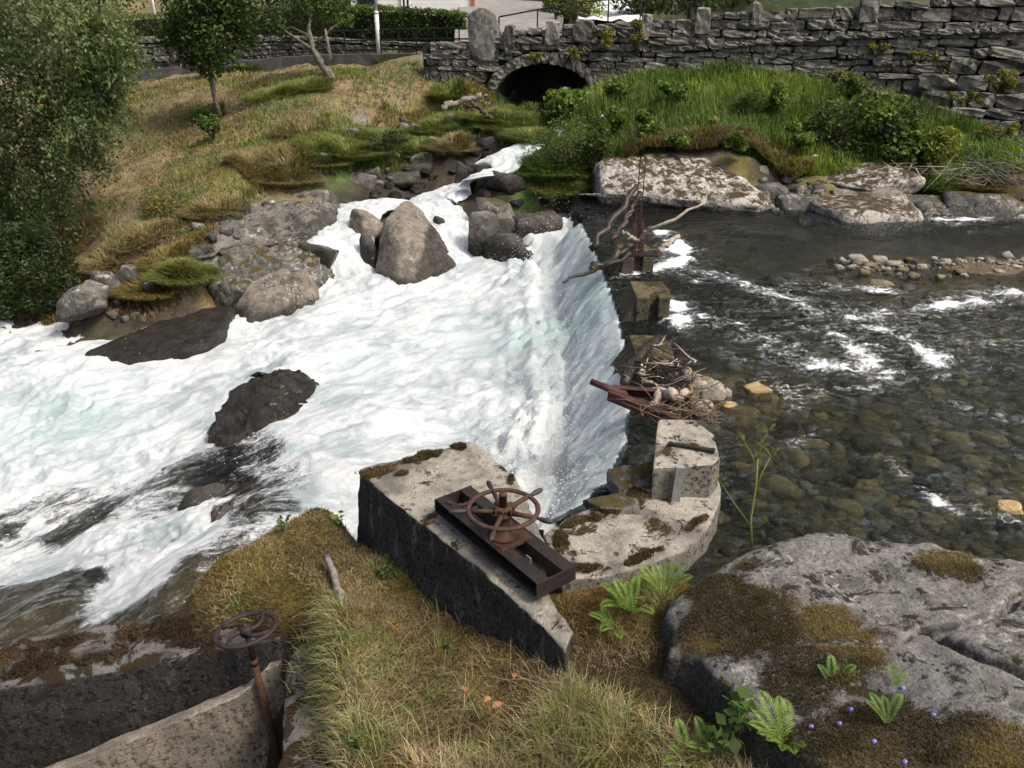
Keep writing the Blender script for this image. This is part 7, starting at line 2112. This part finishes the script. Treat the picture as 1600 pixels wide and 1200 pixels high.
# trees behind the bridge and the hillside
def back_tree(px, py, rpx, Y, n, size, c1, c2, seed, lab, hpx=60):
    bl = crown_px([(px + dx * rpx, py + dy * rpx, rpx * s) for dx, dy, s in ((0, 0, .8), (-.7, .2, .6), (.7, .1, .6), (0, -.9, .8), (-.5, -.8, .6), (.6, -.9, .6), (0, -1.8, .7))], Y, seed, .6)
    g = PY(px, py + rpx * .6, Y)
    f = Vector((g.x, g.y, H1(g.x, g.y) - .1))
    tree('hillside_tree', lab, f, bl, n, size, c1, c2, seed, [.16, .13, .08], [f, f + Vector((0, 0, max(.8, (g.z - f.z) * .6))), f + Vector((.1, 0, max(1.6, g.z - f.z + 1.2)))], 'bark_dark', .2, .55, .3)
for k, q in enumerate([(1010, -6, 40, 38, 2600, .2, DG * .8, DG * 1.2, 301, 'dark tree behind the parapet right of the distant stream'), (1080, -16, 46, 39, 2600, .2, DG * .8, MG * .8, 302, 'dark tree behind the upright stones in the middle of the parapet'), (885, 8, 30, 39, 1800, .18, MG, YG * .8, 303, 'yellow-green tree beside the climbing lane'), (915, 10, 26, 36.5, 1700, .15, LG, YG, 304, 'bright green shrub-like tree left of the distant stream'), (990, -30, 50, 46, 2400, .24, DG * .7, DG, 305, 'dark conifer-green tree above the distant stream'), (1150, -30, 50, 42, 2200, .22, DG, MG * .8, 306, 'green tree behind the right part of the parapet'), (845, -6, 22, 44, 1200, .18, OLIVE, MG, 307, 'olive bush-like tree at the right edge of the climbing lane'),
        (420, -20, 50, 45, 2600, .22, DG, MG, 308, 'leafy tree behind the hedge above the young tree'), (150, -30, 70, 42, 3000, .22, DG, MG * .9, 309, 'leafy tree behind the hedge in the upper left'), (500, -30, 46, 47, 2000, .2, MG, LG * .8, 310, 'pale leafy tree left of the white house')]):
    back_tree(*q)
# hedge
def hedge(pth, lab, seed, n, name='hedge'):
    root = empty(name, tuple(pth[0][0]), lab, 'hedge')
    q = np.random.default_rng(seed)
    m = MB(); V = []; F = []
    for a, b, d in pth:
        V += [Vector((a.x, a.y + .15, a.z - .3)), Vector((b.x, b.y + .2, b.z - .15)), Vector((b.x, b.y + d - .2, b.z - .15)), Vector((a.x, a.y + d - .15, a.z - .3))]
    k = len(pth)
    for i in range(k - 1):
        for j in range(4):
            a, b = i * 4 + j, i * 4 + (j + 1) % 4
            F.append((a, a + 4, b + 4, b)[::-1])
    F += [(3, 2, 1, 0), tuple((k - 1) * 4 + j for j in range(4))]
    m.add(V, F).build('inner_twigs', M['bark_dark'], root)
    f = q.uniform(0, k - 1.001, n); i = f.astype(int); t = f - i
    A = np.array([tuple(x[0]) for x in pth]); Bv = np.array([tuple(x[1]) for x in pth]); D = np.array([x[2] for x in pth])
    a = A[i] * (1 - t[:, None]) + A[i + 1] * t[:, None]; b = Bv[i] * (1 - t[:, None]) + Bv[i + 1] * t[:, None]; d = D[i] * (1 - t) + D[i + 1] * t
    top = q.random(n) < .3
    g = np.where(top, 1, q.random(n)); dep = np.where(top, q.random(n) * d, q.random(n) * .22)
    p = a * (1 - g[:, None]) + b * g[:, None]
    p[:, 1] += dep
    p += q.normal(size=(n, 3)) * .05 + (.10 * fbm(p * 1.3, 3, seed))[:, None] * np.array([0, -1, 1])
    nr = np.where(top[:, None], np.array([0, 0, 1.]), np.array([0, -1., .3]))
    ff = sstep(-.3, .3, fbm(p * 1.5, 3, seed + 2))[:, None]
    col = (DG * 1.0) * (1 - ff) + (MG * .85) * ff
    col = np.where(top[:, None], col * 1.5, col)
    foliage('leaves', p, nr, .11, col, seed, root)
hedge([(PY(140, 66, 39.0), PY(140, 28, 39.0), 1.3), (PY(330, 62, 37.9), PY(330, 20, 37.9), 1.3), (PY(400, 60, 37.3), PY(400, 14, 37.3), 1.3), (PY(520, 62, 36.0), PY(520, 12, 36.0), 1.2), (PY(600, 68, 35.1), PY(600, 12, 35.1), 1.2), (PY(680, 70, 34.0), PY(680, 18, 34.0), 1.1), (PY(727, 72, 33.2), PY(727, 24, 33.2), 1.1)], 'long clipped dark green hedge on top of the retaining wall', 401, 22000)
# end of the hedge hanging over the wall at the left
bush(185, 85, 40, 70, 38.6, 1500, .12, DG * .7, DG, 402, 'dark ivy mass over the left end of the retaining wall', 'ivy_mass', 'ivy', nb=7)

# ferns
def frond(m_v, m_q, m_c, base, d, L, seed, col):
    "one pinnate frond: a bent rachis with leaflets on both sides"
    q = np.random.default_rng(seed)
    n = 20
    d = Vector(d).normalized(); up = Vector((0, 0, 1))
    s = d.cross(up).normalized()
    for i in range(n):
        f = (i + .5) / n
        p = base + d * (L * f * (1 - .15 * f)) + up * (L * (.75 * f - .62 * f * f))
        tl = L * .22 * math.sin(math.pi * min(1, f * .86 + .14)) ** .8 * (1 - .2 * f)
        tg = (d * 1.0 + up * (.75 - 1.24 * f)).normalized()
        nrm = s.cross(tg)
        for sg in (-1, 1):
            e = p + (s * sg * .9 + tg * .45).normalized() * tl + nrm * (-.08 * tl) * (1 if nrm.z > 0 else -1)
            w = tg * (L / n * .42)
            k = len(m_v)
            m_v += [p - w * .7, p * .45 + e * .55 - w, e, p * .45 + e * .55 + w, ]
            m_q.append((k, k + 1, k + 2, k + 3))
            c = np.array(col) * (1 + .15 * q.normal())
            m_c += [c] * 4
def fern(px, py, z, n, L, seed, lab, zoff=0.0, az0=0, az1=6.28, col=(.13, .21, .035)):
    q = np.random.default_rng(seed)
    c = P(px, py, z); c.z += zoff
    root = empty('fern', c, lab, 'fern')
    for i in range(n):
        a = az0 + (az1 - az0) * (i + q.uniform(-.3, .3)) / max(1, n)
        V, Q, C = [], [], []
        cc = np.array(col) * q.uniform(.75, 1.25) * np.array([q.uniform(.85, 1.2), 1, 1])
        frond(V, Q, C, Vector((0, 0, 0)), (math.cos(a), math.sin(a), q.uniform(.35, .9)), L * q.uniform(.7, 1.15), seed * 100 + i, cc)
        me = make_mesh('frond', np.array([tuple(v) for v in V]), np.array(Q), None, False)
        set_color(me, 'col', np.clip(np.array(C), .01, .5))
        link('frond', me, M['leaf'], root)
fern(985, 955, .62, 9, .34, 1, 'bright fern growing from the moss right of the steel frame', az0=1.2, az1=5.6)
fern(1035, 930, .62, 8, .32, 2, 'bright fern right behind the first, next to the near bedrock', az0=.3, az1=3.6)
fern(960, 985, .58, 6, .28, 3, 'smaller shaded fern below the bright ferns', az0=2.4, az1=5.2)
fern(1225, 1165, .95, 10, .30, 4, 'large fern at the lower edge in front of the near bedrock', az0=1.2, az1=5.4)
fern(1075, 1195, .62, 7, .26, 5, 'fern at the bottom border left of the large fern')
fern(1300, 1075, 1.05, 4, .19, 6, 'sparse fern sprouting from the moss on the bedrock', az0=.4, az1=2.9)
fern(1400, 1075, 1.18, 3, .16, 7, 'tiny fern by the crack in the bedrock', az0=.6, az1=2.4)
fern(1385, 1130, 1.18, 4, .18, 8, 'single-sided fern below the tiny fern', az0=.8, az1=3.4)
fern(1110, 1180, .66, 6, .22, 9, 'shaded fern between the bottom ferns')
# broad-leaved herb
def herb(px, py, z, n, h, size, seed, lab, col=(.10, .17, .04), name='leafy_herb'):
    q = np.random.default_rng(seed); c = P(px, py, z)
    if z < .7: c.z = H1(c.x, c.y) - .01
    root = empty(name, c, lab, 'plant')
    m = MB(); pts = []
    for i in range(n):
        a = q.uniform(0, 6.28); e = c + Vector((math.cos(a) * h * .45 * q.random(), math.sin(a) * h * .45 * q.random(), h * q.uniform(.5, 1)))
        m.tube([c, c.lerp(e, .5) + Vector((0, 0, .02)), e], [.004, .003, .002], 5)
        for k in range(3): pts.append(np.array(e) + q.normal(size=3) * size * .35)
    m.build('stems', M['twig'], root, True)
    pts = np.array(pts)
    foliage('leaves', pts, np.tile(np.array([0, 0, .6]), (len(pts), 1)), size, np.tile(np.array(col), (len(pts), 1)), seed, root, ratio=.75)
herb(1150, 1160, .75, 12, .30, .09, 11, 'broad-leaved herb in the shade left of the large fern')
herb(1130, 1180, .7, 8, .22, .09, 12, 'second broad-leaved herb at the bottom border')
herb(605, 895, .1, 9, .12, .05, 13, 'small green herb on the turf by the grey branch')
herb(695, 995, .24, 5, .06, .04, 14, 'tiny five-leaved seedling in the straw')
herb(530, 815, .06, 6, .16, .06, 15, 'pale green seedling at the water edge of the turf', (.17, .24, .06))
herb(445, 850, .0, 6, .16, .06, 16, 'leafy sprig at the turf corner above the rapids', (.15, .22, .06))
herb(562, 1185, .3, 5, .10, .05, 17, 'small clover-like herb at the bottom border of the pit')
herb(372, 990, .08, 5, .14, .07, 18, 'green weed growing through the valve wheel', (.17, .2, .06))
# tall umbel stalk by the near rock
um = empty('umbel_plant', P(1174, 855, 1.0), 'tall thin yellow-green umbel stalk rising before the river', 'plant')
b0 = Vector(um.location)
U0 = lambda a, b, dy=0.0: PY(a, b, b0.y + dy)
m = MB()
m.tube([b0, U0(1173, 810), U0(1181, 760), U0(1184, 715)], [.010, .009, .008, .006], 7)
m.tube([U0(1181, 765), U0(1190, 740, .02), U0(1205, 712, .04)], [.006, .005, .003], 6)
m.tube([U0(1183, 730), U0(1172, 705, -.02), U0(1163, 690, -.03)], [.005, .004, .002], 6)
m.tube([U0(1184, 716), U0(1190, 692), U0(1200, 676)], [.005, .004, .002], 6)
m.tube([U0(1172, 820), U0(1150, 790, -.05), U0(1125, 752, -.08)], [.004, .003, .002], 6)
for (a, b) in ((1205, 712), (1163, 690), (1200, 676), (1184, 716), (1125, 752), (1190, 700)):
    q = np.random.default_rng(a)
    for k in range(12):
        m.tube([U0(a, b), U0(a + q.uniform(-13, 13), b - q.uniform(3, 16), q.uniform(-.05, .05))], [.0022, .0012], 4)
o = m.build('stalk', M['grass'], um, True)
set_color(o.data, 'col', np.tile(np.array([[.26, .27, .07]]), (len(o.data.vertices), 1)))
# bluebells
for k, (px, py, z, lab) in enumerate([(1389, 1035, 1.14, 'violet bluebell by the upper end of the bedrock crack'), (1437, 1056, 1.2, 'violet bluebell right of the tiny fern'), (1411, 1075, 1.2, 'violet bluebell in the tiny fern'), (1330, 1108, 1.15, 'violet bluebell on the moss left of the single-sided fern'), (1459, 1117, 1.25, 'violet bluebell on bare rock right of the ferns'), (1312, 1130, 1.12, 'pale bluebell right of the large fern'), (1366, 1158, 1.22, 'violet bluebell below the single-sided fern'), (1414, 1190, 1.3, 'violet bluebell at the bottom border'), (1268, 1135, 1.05, 'pale bluebell at the edge of the large fern')]):
    c = P(px, py, z); ro = empty('bluebell', c - Vector((0, 0, .10)), lab, 'flower')
    MB().tube([c - Vector((.01, 0, .10)), c - Vector((.004, 0, .05)), c], [.0016, .0014, .001], 5).build('stem', M['twig'], ro)
    f = MB(); f.lathe(c, [(.002, .012), (.008, .010), (.011, .0), (.016, -.012)], 7, (.4, -.3, .8)); f.build('bell', M['petal'], ro, True)
for k, (px, py, Y, lab) in enumerate([(941, 181, 25.0, 'white flower head in the bank grass near the arch'), (1290, 222, 23.4, 'white flower head on the left of the thicket'), (1385, 220, 22.9, 'white flower head in the middle of the thicket'), (1025, 222, 23.6, 'white daisy right below the compact dark bush'), (1042, 214, 23.7, 'white daisy right of the compact dark bush'), (1274, 243, 22.4, 'white flower low above the far slabs')]):
    c = PY(px, py, Y); ro = empty('white_flower', c - Vector((0, 0, .5)), lab, 'flower')
    MB().tube([c - Vector((0, 0, .5)), c], [.008, .006], 5).build('stem', M['twig'], ro)
    q = MB()
    for i in range(8):
        a = i * .785
        q.box(c + Vector((.05 * math.cos(a), .05 * math.sin(a), 0)), (.06, .03, .02), Matrix.Rotation(a, 3, 'Z'))
    q.box(c, (.06, .06, .04))
    q.build('flower_head', M['petal_white'], ro)
# dead leaves on the turf
for k, (px, py, z, lab) in enumerate([(778, 1105, .42, 'curled orange-brown dead leaf on the straw'), (762, 1098, .41, 'brown dead leaf left of the curled orange one'), (725, 1080, .38, 'reddish dead leaf standing in the straw'), (800, 1058, .40, 'small brown dead leaf near the foot of the block')]):
    c = P(px, py, z + .03)
    q = np.random.default_rng(k)
    V = []; F = []
    for i in range(5):
        f = i / 4
        w = .028 * math.sin(math.pi * (.08 + .84 * f))
        for e in (-1, 0, 1): V.append(c + Vector(((f - .5) * .075, e * w, .02 * abs(e) + .018 * math.sin(f * 3))))
    for i in range(4):
        for e in range(2): F.append((i * 3 + e, i * 3 + e + 1, i * 3 + e + 4, i * 3 + e + 3))
    o = MB().add(V, F).build('dead_leaf', M['deadleaf'], None, True)
    o.rotation_euler = (q.uniform(-.6, .6), q.uniform(-.5, .5), q.uniform(0, 6))
    tag(o, lab, 'leaf')
# spray over the fall: drops, one mass
def spray(n, seed):
    q = np.random.default_rng(seed)
    X, Y, Z, foam, sheet, boil, kq, Q = WATER_LOW
    w = (boil * 1.0 + foam * .01 + sheet * .03)
    ok = np.zeros(len(X), bool); ok[np.unique(Q[kq])] = True
    w = np.where(ok & (Y < 21), w, 0) * np.sqrt(np.clip(Y, 1, 20))
    i = q.choice(len(X), n, p=w / w.sum())
    h = np.abs(q.normal(size=n)) ** 1.4 * (.05 + .22 * boil[i])
    c = np.stack([X[i] + q.normal(size=n) * .05, Y[i] + q.normal(size=n) * .05, Z[i] + h + .01], 1)
    s = q.uniform(.003, .008, n)
    T = np.array([[1, 1, 1], [1, -1, -1], [-1, 1, -1], [-1, -1, 1]]) * .7
    V = (c[:, None, :] + T[None] * s[:, None, None] * np.array([1.3, 1, 1])).reshape(-1, 3)
    k = np.arange(n) * 4
    F = np.concatenate([np.stack([k, k + 1, k + 2], 1), np.stack([k, k + 3, k + 1], 1), np.stack([k, k + 2, k + 3], 1), np.stack([k + 1, k + 3, k + 2], 1)])
    me = make_mesh('spray', V, None, F)
    tag(link('spray', me, M['spray']), 'flying drops and froth over the fall', None, None, 'stuff')
spray(12000, 9)
def mist(c, s, lab):
    V, F = ico(3)
    me = make_mesh('mist', V * np.array(s), None, F)
    tag(link('mist', me, M['mist'], None, c), lab, None, None, 'stuff')
mist((.25, 9.6, -.75), (1.0, 1.9, .75), 'soft mist at the near foot of the fall')
mist((.25, 13.2, -.75), (1.1, 2.2, .75), 'soft mist at the middle foot of the fall')
for o in bpy.data.objects:
    if '_org' in o: del o['_org']
